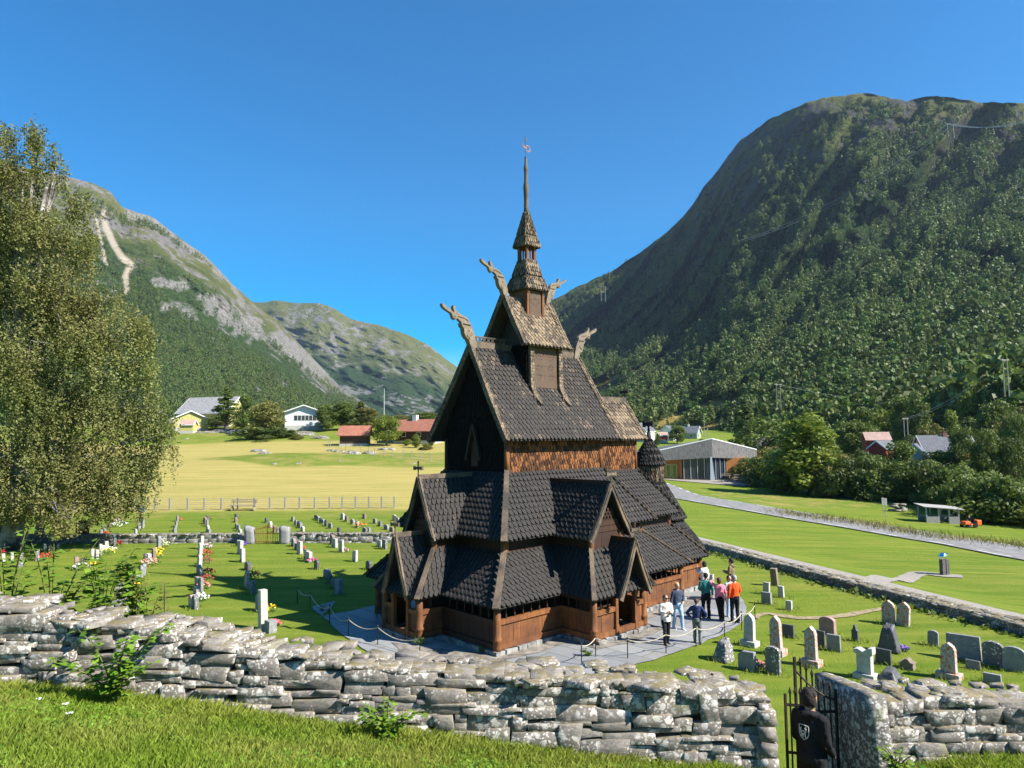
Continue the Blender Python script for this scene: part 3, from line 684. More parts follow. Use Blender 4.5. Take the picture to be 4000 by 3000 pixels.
# carved panel with pierced vine ornament (dark of the openings painted as flat black curls)
def carved(name,u0,u1,w,z0,z1,nb,seed):
    mb=MB();rs=random.Random(seed);H=(z1-z0)/nb
    for i in range(nb): mb.bar((u0,w,z0+H*(i+.5)),(u1,w,z0+H*(i+.5)),.045,H-.008,(0,0,1),rs.random()*.6)
    mb.box((u0-.01,w-.035,z0-.10),(u1+.01,w+.02,z0+.10),.1)
    p=mb.build(name,WC,church)
    mb=MB()
    nx=2 if u1-u0>.9 else 1
    for cx in range(nx):
        for cz in range(nb-1 if nb>2 else 1):
            c0=u0+(cx+.5)*(u1-u0)/nx;c1=z0+H*(cz+.9) if nb>2 else (z0+z1)/2+.05;R=min((u1-u0)/nx,H*1.1 if nb>2 else .8)*.42
            for k in range(16):
                a=2*math.pi*k/16+rs.uniform(-.15,.15);r0=R*rs.uniform(.35,.95);l=R*rs.uniform(.16,.3);b=a+rs.choice((-1,1))*1.1
                x,z=c0+r0*math.cos(a),c1+r0*math.sin(a)
                mb.add([(x-l*math.cos(b)*.6,w-.0262,z-l*math.sin(b)*.6),(x+l*.35*math.sin(b),w-.0262,z-l*.35*math.cos(b)),(x+l*math.cos(b),w-.0262,z+l*math.sin(b)),(x-l*.2*math.sin(b),w-.0262,z+l*.2*math.cos(b))],[(0,1,2,3)],0)
    mb.build('vine_carving',WB,p)
carved('carved_panel',TU-.70,TU+.70,CLw-TS-.01,9.14,10.75,4,3)
# tower posts with shingle cover sweeping onto roof
for u in(TU-.84,TU+.86):
    mb=MB();wz=CLw-TS-.03
    pts=[(u,wz+.0,10.75),(u,wz-.02,9.6),(u+.01,wz-.06,9.05),(u+.05,wz-.26,8.62),(u+.10,wz-.50,8.30)]
    for a,b,w0,w1 in zip(pts[:-1],pts[1:],(.20,.22,.24,.24),(.22,.24,.24,.14)): mb.bar(a,b,w0,.14,(0,-1,.3),.4,w2=w1)
    for i in range(16):
        z=10.6-i*.125;y=wz-.075 if z>9.05 else wz-.075-(9.05-z)*.62
        for s in(-1,1): mb.bar((u+s*.055,y,z),(u+s*.055,y-.03,z-.16),.10,.025,(0,-1,.3),random.random())
    mb.build('tower_post',SH_T,church)
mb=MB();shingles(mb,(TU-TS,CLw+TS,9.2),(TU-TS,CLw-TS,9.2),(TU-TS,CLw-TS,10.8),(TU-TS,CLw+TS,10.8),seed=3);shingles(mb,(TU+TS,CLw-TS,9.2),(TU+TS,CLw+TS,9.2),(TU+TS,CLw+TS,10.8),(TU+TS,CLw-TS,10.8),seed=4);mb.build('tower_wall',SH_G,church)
gable_roof('tower_roof',TU-1.42,TU+1.32,TU-1.52,TU+1.22,CLw,1.32,10.72,12.9,SH_T,trim=SH_T,exp=.22)
# second stage
mb=MB();mb.box((TU-.40,CLw-.40,11.6),(TU+.40,CLw+.40,13.35),.1);mb.build('lantern_core',WB,church)
carved('carved_panel',TU-.33,TU+.33,CLw-.47,12.18,13.2,1,5)
for a in(-1,1):
    for b in(-1,1):
        mb=MB();x,y=TU+a*.45,CLw+b*.45
        mb.bar((x,y,11.7 if b<0 else 12.2),(x,y,13.3),.13,.13,(1,0,0),.3,w2=.15);mb.bar((x,y,13.08),(x,y,13.25),.19,.19,(1,0,0),.2);mb.build('tower_post',WO,church)
for a in (-1,1):
    mb=MB();mb.box((TU+a*.46-.02,CLw-.4,12.2),(TU+a*.46+.02,CLw+.4,13.25),.1);mb.build('lantern_panel',WC,church)
mb=MB();sq(mb,.66,13.22,13.85,.46,sw=.14,exp=.21,seed=1);sq(mb,.46,13.85,14.62,.25,sw=.13,exp=.21,seed=2);mb.build('lantern_roof',SH_T,church)
# third stage, open
mb=MB()
for a in(-1,0,1):
    for b in(-1,0,1):
        if a==0 and b==0 or (a==0 or b==0) and False: continue
        w=.13 if a and b else .05
        mb.bar((TU+a*.22,CLw+b*.22,14.5),(TU+a*.22,CLw+b*.22,15.3),w,w,(1,0,0),.3)
mb.build('belfry_post',WO,church)
mb=MB();sq(mb,.42,15.14,15.65,.30,sw=.12,exp=.19,seed=3);sq(mb,.30,15.65,16.75,.07,sw=.10,exp=.19,seed=4);mb.build('belfry_roof',SH_T,church)
mb=MB();mb.lathe([(.14,16.55),(.11,16.9),(.10,17.3),(.115,17.7),(.125,17.78),(.125,17.9),(.085,18.1),(.08,18.55),(.10,18.62),(.10,18.72),(.065,18.85),(.06,19.05),(.05,19.15)],(TU,CLw,0),10,.2)
mb.build('spire',wood('spire_wood',(.03,.028,.028),(.10,.09,.085),(.16,.12,.08)),church,smooth=True)
mb=MB();mb.tube([(TU,CLw,19.1),(TU,CLw,19.2),(TU,CLw,19.25),(TU,CLw,20.1)],[.06,.06,.012,.010],6);mb.bar((TU-.09,CLw,20.0),(TU+.09,CLw,20.0),.03,.03);mb.bar((TU,CLw,19.88),(TU,CLw,20.14),.03,.03,(1,0,0))
vane=mb.build('weathervane',plain('vane_rod',(.08,.08,.09),.5),church)
mb=MB();pts=[(TU+.14+.13*math.cos(a)*1.1,CLw-.0,19.62+.13*math.sin(a)) for a in np.linspace(-2.6,2.9,13)]
mb.tube(pts,[.015]+[.024]*11+[.012],5,flat=.4);mb.tube([(TU-.24,CLw,19.72),(TU-.17,CLw,19.66),(TU-.05,CLw,19.60),(TU+.05,CLw,19.60)],[.025,.03,.05,.05],6,flat=.5);mb.tube([(TU-.24,CLw,19.72),(TU-.22,CLw,19.78)],[.03,.01],5)
mb.build('rooster',plain('copper_vane',(.26,.11,.06),.6),vane)
# ---- dragon heads
DW=wood('silvered_carving',(.09,.068,.048),(.32,.245,.165),(.17,.135,.10),grain=(9,9,9))
NECK=[(548,750),(530,660),(515,590),(495,540),(478,500),(462,468),(440,470),(400,485),(372,496),(380,530),(398,548),(402,590),(412,625),(428,652),(452,668),(478,750)]
HEAD=[(478,505),(466,462),(438,425),(400,408),(356,393),(336,372),(320,345),(312,318),(301,312),(292,335),(297,362),(306,390),(288,384),(256,358),(216,336),(190,308),(174,314),(180,344),(204,368),(244,390),(272,404),(284,432),(290,456),(308,470),(330,462),(340,450),(356,468),(384,490),(430,500)]
def dragon(u,z,s,k=1.0):
    """carved beam head in profile, reaching outwards past the gable; s=-1 faces west"""
    r=empty('dragon_head');r.parent=church
    def slab(name,poly,th,zoff=0,grow=0):
        pts=[(u+s*(500-x)*.0050*k,z+(700-y)*.0039*k) for x,y in poly];n=len(pts);mb=MB()
        v=[(a,CLw-th/2,b) for a,b in pts]+[(a,CLw+th/2,b) for a,b in pts]
        mb.add(v,[tuple(range(n)),tuple(range(2*n-1,n-1,-1))]+[(i,n+i,n+(i+1)%n,(i+1)%n) for i in range(n)],.3)
        return mb.build(name,DW,r,bevel=.012)
    slab('neck',NECK,.26*k);slab('head',HEAD,.17*k)
    Q=lambda x,y,o=0:(u+s*(500-x)*.0050*k,CLw+o,z+(700-y)*.0039*k)
    mb=MB()
    for i in range(9):
        t=i/8;x=522-52*t;y=690-180*t;mb.bar(Q(x-6,y),Q(x+22,y+16),.035*k,.035*k,(0,1,0),.5)
    mb.build('mane',DW,r)
    mb=MB()
    for o in(-.135*k,.135*k):
        mb.tube([Q(450+14*math.sin(a*9),560+a*120,o) for a in np.linspace(0,1,13)],.022*k,5,.1)
        mb.tube([Q(312+13*math.cos(a),443+13*math.sin(a),o*.7) for a in np.linspace(0,5.5,10)],.018*k,5,.1)
        mb.tube([Q(470,480,o*.75),Q(430,445,o*.75),Q(380,430,o*.75),Q(340,425,o*.75)],.016*k,5,.0)
    mb.build('scroll_carving',DW,r)
    mb=MB();mb.tube([Q(392,500,-.15*k),Q(470,505,-.16*k),Q(470,505,.16*k),Q(392,500,.15*k)],.03*k,5,.4);mb.build('collar',DW,r)
dragon(RU0+.08,RZ+.12,-1,.93);dragon(RU1-.12,RZ+.12,1,.90)
dragon(TU-1.36,13.02,-1,.80);dragon(TU+1.26,13.02,1,.74)
# ---------------------------------------------------------------- dry stone walls
def stone_mat(name='lichen_stone',lich=.5,dark=(.12,.105,.09),mid=(.40,.355,.30)):
    t=NT(name);v=t.coord();ti=t.attr()
    n=t.noise(t.coord((1,1,4)),5,9,.75,.3,.72,.6);n2=t.noise(v,2.2,4,.6,.35,.65);f=t.noise(v,45,4,.75,.3,.7)
    c=t.mix(n,dark,mid);c=t.mix(t.math('MULTIPLY',ti,.5),c,(.30,.27,.24));c=t.mix(t.math('MULTIPLY',f,.5),c,(.07,.065,.06))
    wob=t.new('ShaderNodeTexNoise');wob.inputs['Scale'].default_value=14;wob.inputs['Detail'].default_value=3;t.lk(v,wob.inputs['Vector'])
    va=t.new('ShaderNodeMix',data_type='VECTOR');va.inputs[0].default_value=.06;t.lk(v,va.inputs[4]);t.lk(wob.outputs['Color'],va.inputs[5]);vv=va.outputs[1]
    l1=t.vor(vv,9,.42,.30);l2=t.vor(vv,24,.42,.28);pm=t.noise(v,2.0,4,.6,.60-lich*.34,.66-lich*.30)
    l=t.math('MULTIPLY',t.math('MAXIMUM',l1,l2),t.math('MAXIMUM',pm,.12))
    pale=t.mix(f,(.52,.49,.44),(.78,.74,.67));geo0=t.new('ShaderNodeNewGeometry');s0=t.new('ShaderNodeSeparateXYZ');t.lk(geo0.outputs['Normal'],s0.inputs[0]);lt=t.ramp(s0.outputs[2],.6,.9,.90,.42);c=t.mix(t.math('MULTIPLY',l,lt),c,pale)
    g=t.noise(v,5,5,.7,.56,.68);c=t.mix(t.math('MULTIPLY',g,.5),c,(.22,.23,.09))
    geo=t.new('ShaderNodeNewGeometry');sx=t.new('ShaderNodeSeparateXYZ');t.lk(geo.outputs['Normal'],sx.inputs[0])
    up=t.ramp(sx.outputs[2],.55,.9);mo=t.noise(v,4,6,.75,.44,.56);c=t.mix(t.math('MULTIPLY',up,t.math('MULTIPLY',mo,.75)),c,t.mix(f,(.10,.075,.025),(.24,.185,.065)))
    h=t.math('ADD',n,t.math('MULTIPLY',f,.35))
    return t.done(c,.95,h,.5,.012,.1)
ST=stone_mat()
ST2=stone_mat('wall_stone',.35,(.10,.095,.09),(.30,.285,.26))
def rock(V,Fc,T,c,s,rng,M=None,sub=(4,3,3),rough=.11,yaw=0,roll=0):
    """angular displaced block; s = full sizes"""
    nx,ny,nz=sub;base=len(V[0]) if False else sum(len(a) for a in V)
    u=[np.linspace(-1,1,k+1) for k in sub];pts=[];idx={}
    fs=[]
    def vid(i,j,k):
        key=(i,j,k)
        if key not in idx: idx[key]=len(pts);pts.append((u[0][i],u[1][j],u[2][k]))
        return idx[key]
    for i in range(nx):
        for j in range(ny):
            fs.append((vid(i,j,0),vid(i,j+1,0),vid(i+1,j+1,0),vid(i+1,j,0)));fs.append((vid(i,j,nz),vid(i+1,j,nz),vid(i+1,j+1,nz),vid(i,j+1,nz)))
    for i in range(nx):
        for k in range(nz):
            fs.append((vid(i,0,k),vid(i+1,0,k),vid(i+1,0,k+1),vid(i,0,k+1)));fs.append((vid(i,ny,k),vid(i,ny,k+1),vid(i+1,ny,k+1),vid(i+1,ny,k)))
    for j in range(ny):
        for k in range(nz):
            fs.append((vid(0,j,k),vid(0,j,k+1),vid(0,j+1,k+1),vid(0,j+1,k)));fs.append((vid(nx,j,k),vid(nx,j+1,k),vid(nx,j+1,k+1),vid(nx,j,k+1)))
    P=np.array(pts);r=np.linalg.norm(P,axis=1,keepdims=True)
    cheb=np.abs(P).max(1,keepdims=True);sph=P/r*1.2
    P=P*.97+sph*.03
    # skewed outline
    sk=rng.uniform(-.22,.22,4);P[:,0]+=sk[0]*P[:,2]*.7*min(1,s[2]/s[0]*2);P[:,2]*=(1+sk[1]*P[:,0]*.8);P[:,2]+=sk[2]*.25*P[:,0];P[:,1]*=1+sk[3]*.4*P[:,2]
    P+=rng.uniform(-1,1,P.shape)*rough*np.array([[min(1,s[2]/s[0]*1.4),.35,.8]])
    P=P*np.array(s)/2
    cy,sy=math.cos(yaw),math.sin(yaw);cr,sr=math.cos(roll),math.sin(roll)
    P=np.stack([P[:,0]*cr-P[:,2]*sr,P[:,1],P[:,0]*sr+P[:,2]*cr],1);P=np.stack([P[:,0]*cy-P[:,1]*sy,P[:,0]*sy+P[:,1]*cy,P[:,2]],1)
    V.append(P+np.array(c));Fc.append(np.array(fs)+base);T.append(np.full(len(P),rng.random()))
def stonewall(name,path,thick,mat,rng,course=.13,lw=(.22,.62),top_extra=True,parent=None,big_left=False,sub=(3,1,1),caps=True,both=False,bevel=.004,**k):
    """path: list of (x,y,zbase,ztop); front face is on the right-hand side of travel"""
    V=[];Fc=[];T=[]
    P=np.array(path,float);seg=np.linalg.norm(np.diff(P[:,:2],axis=0),axis=1);S_=np.concatenate([[0],np.cumsum(seg)]);Ln=S_[-1]
    def at(s): return [np.interp(s,S_,P[:,i]) for i in range(4)]
    def dirn(s):
        a=at(max(0,s-.2));b=at(min(Ln,s+.2));d=np.array([b[0]-a[0],b[1]-a[1]]);return d/np.linalg.norm(d)
    hm=np.mean(P[:,3]-P[:,2]);nc=max(2,int(round(hm/course)))
    hs_=rng.uniform(.6,1.5,nc);lv=np.concatenate([[0],np.cumsum(hs_)/hs_.sum()])
    faces=[1,-1] if both else [1]
    ph=rng.uniform(0,6,nc+1)
    def level(c,s):
        if c==0: return -.12
        if c==nc: return 1.0
        return lv[c]+.045*math.sin(s*1.1+ph[c])+.03*math.sin(s*2.7+ph[c]*2)
    for fside in faces:
        for c in range(nc):
            s=-rng.uniform(0,.15)
            while s<Ln:
                w=rng.uniform(*lw)*(1.0 if rng.random()>.18 else .45)
                if big_left: w*=1.0+.7*np.clip(1-s/4.5,0,1)
                w=min(w,max(.10,Ln-s));m=np.clip(s+w/2,0,Ln);x,y,zb,zt_=at(m);d=dirn(m);H=zt_-zb
                z0=zb+H*level(c,m);z1=zb+H*level(c+1,m);h=max(.05,z1-z0)
                if rng.random()<.10 and c<nc-1: h*=1.55;z1=z0+h
                n=np.array([d[1],-d[0]])*fside
                dep=min(thick*.55,rng.uniform(.28,.45));bat=.10*(c/nc)
                off=thick/2-dep/2-bat+rng.uniform(-.03,.035)
                if w<lw[0]*.8 and h>.1 and rng.random()<.6:
                    hh=h/2
                    for q in range(2): rock(V,Fc,T,(x+n[0]*off,y+n[1]*off,z0+hh*(q+.5)),(w*.98,dep,hh*.97),rng,sub=(2,2,2),yaw=math.atan2(d[1],d[0]))
                else:
                    rock(V,Fc,T,(x+n[0]*off,y+n[1]*off,(z0+z1)/2+rng.uniform(-.008,.008)),(w*1.0,dep,h*.985),rng,sub=sub,yaw=math.atan2(d[1],d[0])+rng.uniform(-.04,.04),roll=rng.uniform(-.05,.05))
                s+=w*.985
    # core + top
    n=int(Ln/.3)+2;core=[]
    for i in range(n):
        s=Ln*i/(n-1);x,y,zb,zt_=at(s);d=dirn(s);nn=np.array([d[1],-d[0]]);w=thick/2-.26;ztt=zt_-.10
        core+=[(x+nn[0]*w,y+nn[1]*w,zb-.8),(x+nn[0]*w,y+nn[1]*w,ztt),(x-nn[0]*w,y-nn[1]*w,ztt),(x-nn[0]*w,y-nn[1]*w,zb-2.4)]
    b=sum(len(a) for a in V);f=[]
    for i in range(n-1):
        for k2 in range(3): f.append((b+i*4+k2,b+i*4+k2+1,b+(i+1)*4+k2+1,b+(i+1)*4+k2))
    V.append(np.array(core));Fc.append(np.array(f)[:,::-1]);T.append(np.full(len(core),.0))
    if caps:
        m=int(Ln*thick*30)
        for i in range(m):
            s=rng.uniform(0,Ln);x,y,zb,zt_=at(s);d=dirn(s);nn=np.array([d[1],-d[0]]);o=rng.uniform(-thick*.5,thick*.44)
            w=rng.uniform(.08,.20) if rng.random()<.6 else rng.uniform(.2,.48);hq=rng.uniform(.03,.08);rock(V,Fc,T,(x+nn[0]*o,y+nn[1]*o,zt_+rng.uniform(-.05,.0)-hq*.3),(w,w*rng.uniform(.5,.8),hq),rng,sub=(2,1,1),yaw=rng.uniform(-.6,.6)+math.atan2(d[1],d[0]),roll=rng.uniform(-.18,.18),rough=.2)
    o=npmesh(name,np.concatenate(V),np.concatenate(Fc),mat,tint=np.concatenate(T),**k)
    bv=o.modifiers.new('b','BEVEL');bv.width=bevel;bv.segments=1;bv.limit_method='ANGLE';bv.angle_limit=math.radians(40)
    return o
rg=np.random.default_rng(11)
# top line of the near wall, from the line of its back edge
def ztop(px,py,y=9.75): return CH+ray(px,py)[2]*y
tp=[(-900,2240),(0,2305),(289,2352),(723,2400),(985,2465),(1229,2486),(1497,2540),(1810,2562),(2170,2576),(2600,2600),(2821,2622),(3000,2655)]
pth=[]
for px,py in tp:
    x=ray(px,1710)[0]*9.4;pth.append((x,9.4,float(basez(x))-.02,ztop(px,py)-.02))
pth[-1]=(3.20,9.4,pth[-1][2],pth[-1][3])
near=stonewall('dry_stone_wall',pth,.85,ST,rg,course=.115,lw=(.20,.72),big_left=True,both=False,
   label='long low dry stone wall of lichen spotted slabs running across the foreground to the iron gate',cat='stone wall',group='dry stone walls')
# end face of the wall in the gateway
V=[];Fc=[];T=[];x=3.17
for k in range(10):
    for j in range(3): rock(V,Fc,T,(x,9.1+j*.32,1.75+k*.19),(.22,.31,.185),rg,sub=(2,2,2))
npmesh('wall_end',np.concatenate(V),np.concatenate(Fc),ST,tint=np.concatenate(T),parent=near)
tp=[(3362,2660),(3420,2662),(3596,2640),(3750,2655),(3944,2676),(4100,2690),(4700,2730)]
pth=[]
for px,py in tp:
    x=ray(px,1710)[0]*9.6;pth.append((x,9.6,float(basez(x))-.02,ztop(px,py,9.95)-.02))
stonewall('dry_stone_wall',pth,.85,ST,rg,course=.115,lw=(.18,.55),label='short dry stone wall of weathered grey stones right of the gate slab',cat='stone wall',group='dry stone walls')
# big dressed slabs lining the right side of the gateway
SLM=stone_mat('gate_slab_stone',.75,(.10,.095,.09),(.27,.255,.235))
V=[];Fc=[];T=[]

class _Z:
    def uniform(self,a,b,size=None): return np.zeros(size) if size is not None else 0.
    def random(self): return .3
rock(V,Fc,T,(0,0,0),(2,2,2),_Z(),sub=(3,8,10),rough=0)
Q=V[0];Q=Q/np.abs(Q).max(0);yy=(Q[:,1]+1)/2;Q2=np.stack([4.61+Q[:,0]*.12,9.08+yy*1.6,1.2+(Q[:,2]+1)/2*((3.70-.24*yy)-1.2+.03*fbm(yy*6,Q[:,0]*2,2))],1)
Q2[:,0]+=(3.7-Q2[:,2])*.07*(1-yy)+.008*fbm(Q2[:,1]*3,Q2[:,2]*3,3)
npmesh('standing_slab',Q2,np.concatenate(Fc),SLM,tint=np.concatenate(T),label='tall upright lichened slab lining the gateway and ending the right hand wall',cat='stone slab')
# churchyard wall on the right, and inner wall on the left
def line_pts(pts): return [gz0(px,py)[:2] for px,py in pts]
pth=[]
for i in range(14):
    s=i/13*46-1.5;p=WLB+(WLA-WLB)/np.linalg.norm(WLA-WLB)*(s-12);z=float(zt(p[0]-_wn[0]*.3,p[1]-_wn[1]*.3));pth.append((p[0]+.25*_wn[0],p[1]+.25*_wn[1],z-.35,z+.36))
stonewall('boundary_wall',pth[::-1],.95,ST2,rg,course=.16,lw=(.3,.8),both=True,sub=(2,1,1),label='low rough stone wall beside the gravel path on the right of the churchyard',cat='stone wall',group='dry stone walls')
def lowwall(p0,p1,h,label):
    a,b=gp(*p0),gp(*p1);n=12;pth=[]
    for i in range(n+1):
        q=a.lerp(b,i/n);z=float(zt(q.x,q.y));pth.append((q.x,q.y,z-.1,z+h))
    stonewall('inner_wall',pth,.6,ST2,rg,course=.22,lw=(.4,1.1),both=False,sub=(2,2,2),label=label,cat='stone wall',group='dry stone walls')
lowwall((-500,2128),(965,2118),.62,'low pale stone wall between the two parts of the graveyard, left of its small iron gate')
lowwall((1120,2118),(1700,2118),.66,'low pale stone wall between the two parts of the graveyard, right of its small iron gate')
# ---------------------------------------------------------------- paving, paths, road
def polysheet(name,pts,off,mat,sub=40,kind='structure',world=False,**k):
    P=[Vector(p) if world else gp(*p) for p in pts]
    import mathutils
    x0,x1=min(p.x for p in P),max(p.x for p in P);y0,y1=min(p.y for p in P),max(p.y for p in P)
    bm_v=[(p.x,p.y) for p in P]
    # edge points + interior grid, constrained triangulation
    ed=[];n=0
    pts2=[];
    for i,p in enumerate(bm_v):
        q=bm_v[(i+1)%len(bm_v)];m=max(1,int(math.dist(p,q)/.5))
        for j in range(m): pts2.append((p[0]+(q[0]-p[0])*j/m+random.uniform(-.05,.05),p[1]+(q[1]-p[1])*j/m+random.uniform(-.05,.05)))
    ne=len(pts2);edges=[(i,(i+1)%ne) for i in range(ne)];g=max(x1-x0,y1-y0)/sub
    allp=[Vector(p) for p in pts2]
    yy=y0
    while yy<y1:
        xx=x0
        while xx<x1: allp.append(Vector((xx,yy)));xx+=g
        yy+=g
    r=mathutils.geometry.delaunay_2d_cdt(allp,edges,[list(range(ne))],1,1e-5)
    V=[(v.x,v.y,float(zt(v.x,v.y))+off) for v in r[0]]
    me=bpy.data.meshes.new(name);me.from_pydata(V,[],[tuple(f) for f in r[2]]);me.materials.append(mat);o=bpy.data.objects.new(name,me);COL.objects.link(o)
    return tag(o,kind=kind,**k)
def slate():
    t=NT('flagstones');v=t.coord((1,1,0));m=t.new('ShaderNodeMapping');m.inputs['Rotation'].default_value=(0,0,.76);t.lk(v,m.inputs[0]);vv=m.outputs[0]
    wob=t.new('ShaderNodeTexNoise');wob.inputs['Scale'].default_value=1.2;t.lk(vv,wob.inputs['Vector']);va=t.new('ShaderNodeMix',data_type='VECTOR');va.inputs[0].default_value=.10;t.lk(vv,va.inputs[4]);t.lk(wob.outputs['Color'],va.inputs[5])
    b=t.new('ShaderNodeTexBrick');b.inputs['Scale'].default_value=1.0;b.inputs['Mortar Size'].default_value=.014;b.inputs['Brick Width'].default_value=1.35;b.inputs['Row Height'].default_value=.72;b.offset=.37;t.lk(va.outputs[1],b.inputs['Vector'])
    b.inputs['Color1'].default_value=(.21,.215,.22,1);b.inputs['Color2'].default_value=(.30,.30,.295,1);b.inputs['Mortar'].default_value=(.09,.10,.05,1)
    n=t.noise(vv,2.5,6,.7,.3,.7);c=t.mix(t.math('MULTIPLY',n,.45),b.outputs['Color'],(.15,.155,.15));n2=t.noise(vv,.5,4,.6,.55,.7);c=t.mix(t.math('MULTIPLY',n2,.5),c,(.22,.20,.15))
    return t.done(c,.7,n,.3,.02,.3)
FS=slate()
def cl(u,w):
    c,s=math.cos(UA),math.sin(UA);return (A0[0]+u*c-w*s,A0[1]+u*s+w*c)
left=[gz0(*p)[:2] for p in ((1392,2520),(1322,2470),(1275,2420),(1215,2372),(1318,2350))]
right=[gz0(*p)[:2] for p in ((2790,2310),(2898,2334),(2916,2374),(2898,2439),(2800,2490),(2670,2541),(2554,2580),(2300,2640),(1800,2640),(1500,2580))]
poly=left+[cl(-1.6,8.6),cl(3,8.6),cl(3,3),cl(12,3),cl(14.5,.2)]+right
polysheet('paving',[(p[0],p[1],0) for p in poly],.03,FS,world=True)
DIRT=plain('bare_ground',(.20,.18,.15),.95,.4,3,.1,bs=.5)
polysheet('bare_ground',[(*cl(u,w),0) for u,w in((-.5,-.5),(1.2,-.75),(2.6,-.7),(2.8,-1.9),(4.2,-2.2),(6.3,-2.0),(6.6,-.8),(10.6,-.7),(10.9,0),(10.4,.6),(-.2,.6),(-1.3,2.6),(-1.6,3.6),(-2.0,2.4),(-1.2,.9))],.045,DIRT,world=True,sub=20)
GRV=plain('gravel',(.27,.245,.21),.95,.25,9,.1,bs=.5);ASP=plain('asphalt',(.205,.20,.195),.95,.2,1.2,.05,bs=.15)
def ribbon(name,pts,w,off,mat,step=.8,wiggle=0,**k):
    P=[Vector((*p[:2],0)) for p in pts];Q=[]
    # catmull
    for i in range(len(P)-1):
        p0,p1,p2,p3=P[max(i-1,0)],P[i],P[i+1],P[min(i+2,len(P)-1)];n=max(2,int((p2-p1).length/step))
        for j in range(n):
            t=j/n;Q.append(.5*((2*p1)+(p2-p0)*t+(2*p0-5*p1+4*p2-p3)*t*t+(3*p1-p0-3*p2+p3)*t**3))
    Q.append(P[-1]);V=[];m=5
    for i,q in enumerate(Q):
        d=(Q[min(i+1,len(Q)-1)]-Q[max(i-1,0)]).normalized();n=Vector((-d.y,d.x,0))
        for j in range(m):
            s=(j/(m-1)-.5)*w*(1+wiggle*random.uniform(-1,1)*(j in(0,m-1)));x,y=q.x+n.x*s,q.y+n.y*s
            V.append((x,y,float(zt(x,y))+off))
    return npmesh(name,V,gridfaces(len(Q),m),mat,kind='structure',smooth=True,**k),Q
ROADP=[gp(px,py) for px,py in ((2560,1898),(2640,1932),(2800,1962),(3000,1996),(3200,2030),(3400,2062),(3600,2096),(3800,2128),(4000,2166))]
e0=ROADP[0]-ROADP[1];ROADP=[ROADP[0]+e0*3]+ROADP;e1=ROADP[-1]-ROADP[-2];ROADP.append(ROADP[-1]+e1*2)
RW=7.8
road,RQ=ribbon('road',ROADP,RW,.10,ASP,1.0)
for q in [ROADP[1],ROADP[5],ROADP[9]]: print('ROAD',q)
# dashed edge lines
WP=plain('road_paint',(.75,.75,.72),.6,.08)
V=[];Fc=[]
for s in(-1,1):
    acc=0
    for i in range(1,len(RQ)-1):
        d=(RQ[i+1]-RQ[i]);L_=d.length;acc+=L_
        if (acc%6.0)<3.0:
            d.normalize();n=Vector((-d.y,d.x,0))
            for a in (RQ[i],):
                b=len(V)
                for p,o in((RQ[i],-.07),(RQ[i],.07),(RQ[i+1],.07),(RQ[i+1],-.07)):
                    q=p+n*(s*(RW/2-.35)+o*1.5);V.append((q.x,q.y,float(zt(q.x,q.y))+.13))
                Fc.append((b,b+3,b+2,b+1))
npmesh('road_marking',V,Fc,WP,kind='structure')
# gravel path outside the wall
pp=[]
for s in (-14,-6,0,6,12,18,24,34,46): 
    p=WLB+(WLA-WLB)/np.linalg.norm(WLA-WLB)*s;pp.append((p[0]+_wn[0]*2.5,p[1]+_wn[1]*2.5,0))
ribbon('gravel_path',pp,1.25,.045,GRV,.6,.08)
ribbon('gravel_path',[gp(*p) for p in ((3300,2290),(3420,2270),(3560,2252),(3690,2250),(3760,2254))],1.2,.05,GRV,.5,.1)
ribbon('worn_path',[gp(*p) for p in ((2940,2415),(3000,2398),(3080,2412),(3200,2417),(3330,2402),(3450,2378))],.42,.03,plain('worn_earth',(.27,.22,.13),.95,.3,5,.1),.3,.4)
# ---------------------------------------------------------------- gravestones
def gmat(name,c,lich=(.62,.60,.54),orange=0,am=.3,rough=.85):
    t=NT(name);v=t.coord();n=t.noise(v,6,6,.7,.3,.7);l=t.vor(v,13,.36,.22);pm=t.noise(v,4,3,.6,.6-am*.3,.7-am*.3)
    co=t.mix(n,tuple(x*.7 for x in c),tuple(x*1.15 for x in c));co=t.mix(t.math('MULTIPLY',l,pm),co,lich)
    o=t.noise(v,9,5,.7,.72-orange*.31,.75-orange*.28);co=t.mix(o,co,(.48,.13,.02))
    return t.done(co,rough,n,.3,.01,.25)
GMT={'w':gmat('white_marble',(.47,.45,.41),(.60,.58,.53),.12),'o':gmat('orange_lichened_stone',(.42,.37,.33),orange=.62,am=.6),'g':gmat('grey_granite',(.25,.25,.245),am=.25),
 'd':gmat('dark_granite',(.10,.10,.105),(.3,.3,.28),am=.15,rough=.45),'r':gmat('rough_lichened_stone',(.17,.165,.155),am=.9),'p':gmat('pink_granite',(.34,.22,.19),am=.1),'b':gmat('brown_stone',(.22,.17,.13),am=.3)}
CN={'w':'white','o':'orange lichened','g':'grey','d':'dark','r':'lichen mottled','p':'pinkish','b':'brown'}
TN={'flat':'slab','round':'round topped stone','point':'pointed stone','obelisk':'tall pointed stone on a base','rough':'rough boulder','cut':'slab with a slanted shoulder','cross':'stone cross','wave':'small scroll topped stone','column':'short pillar with a carved cap','wide':'wide low slab','plaque':'thin tilted plaque'}
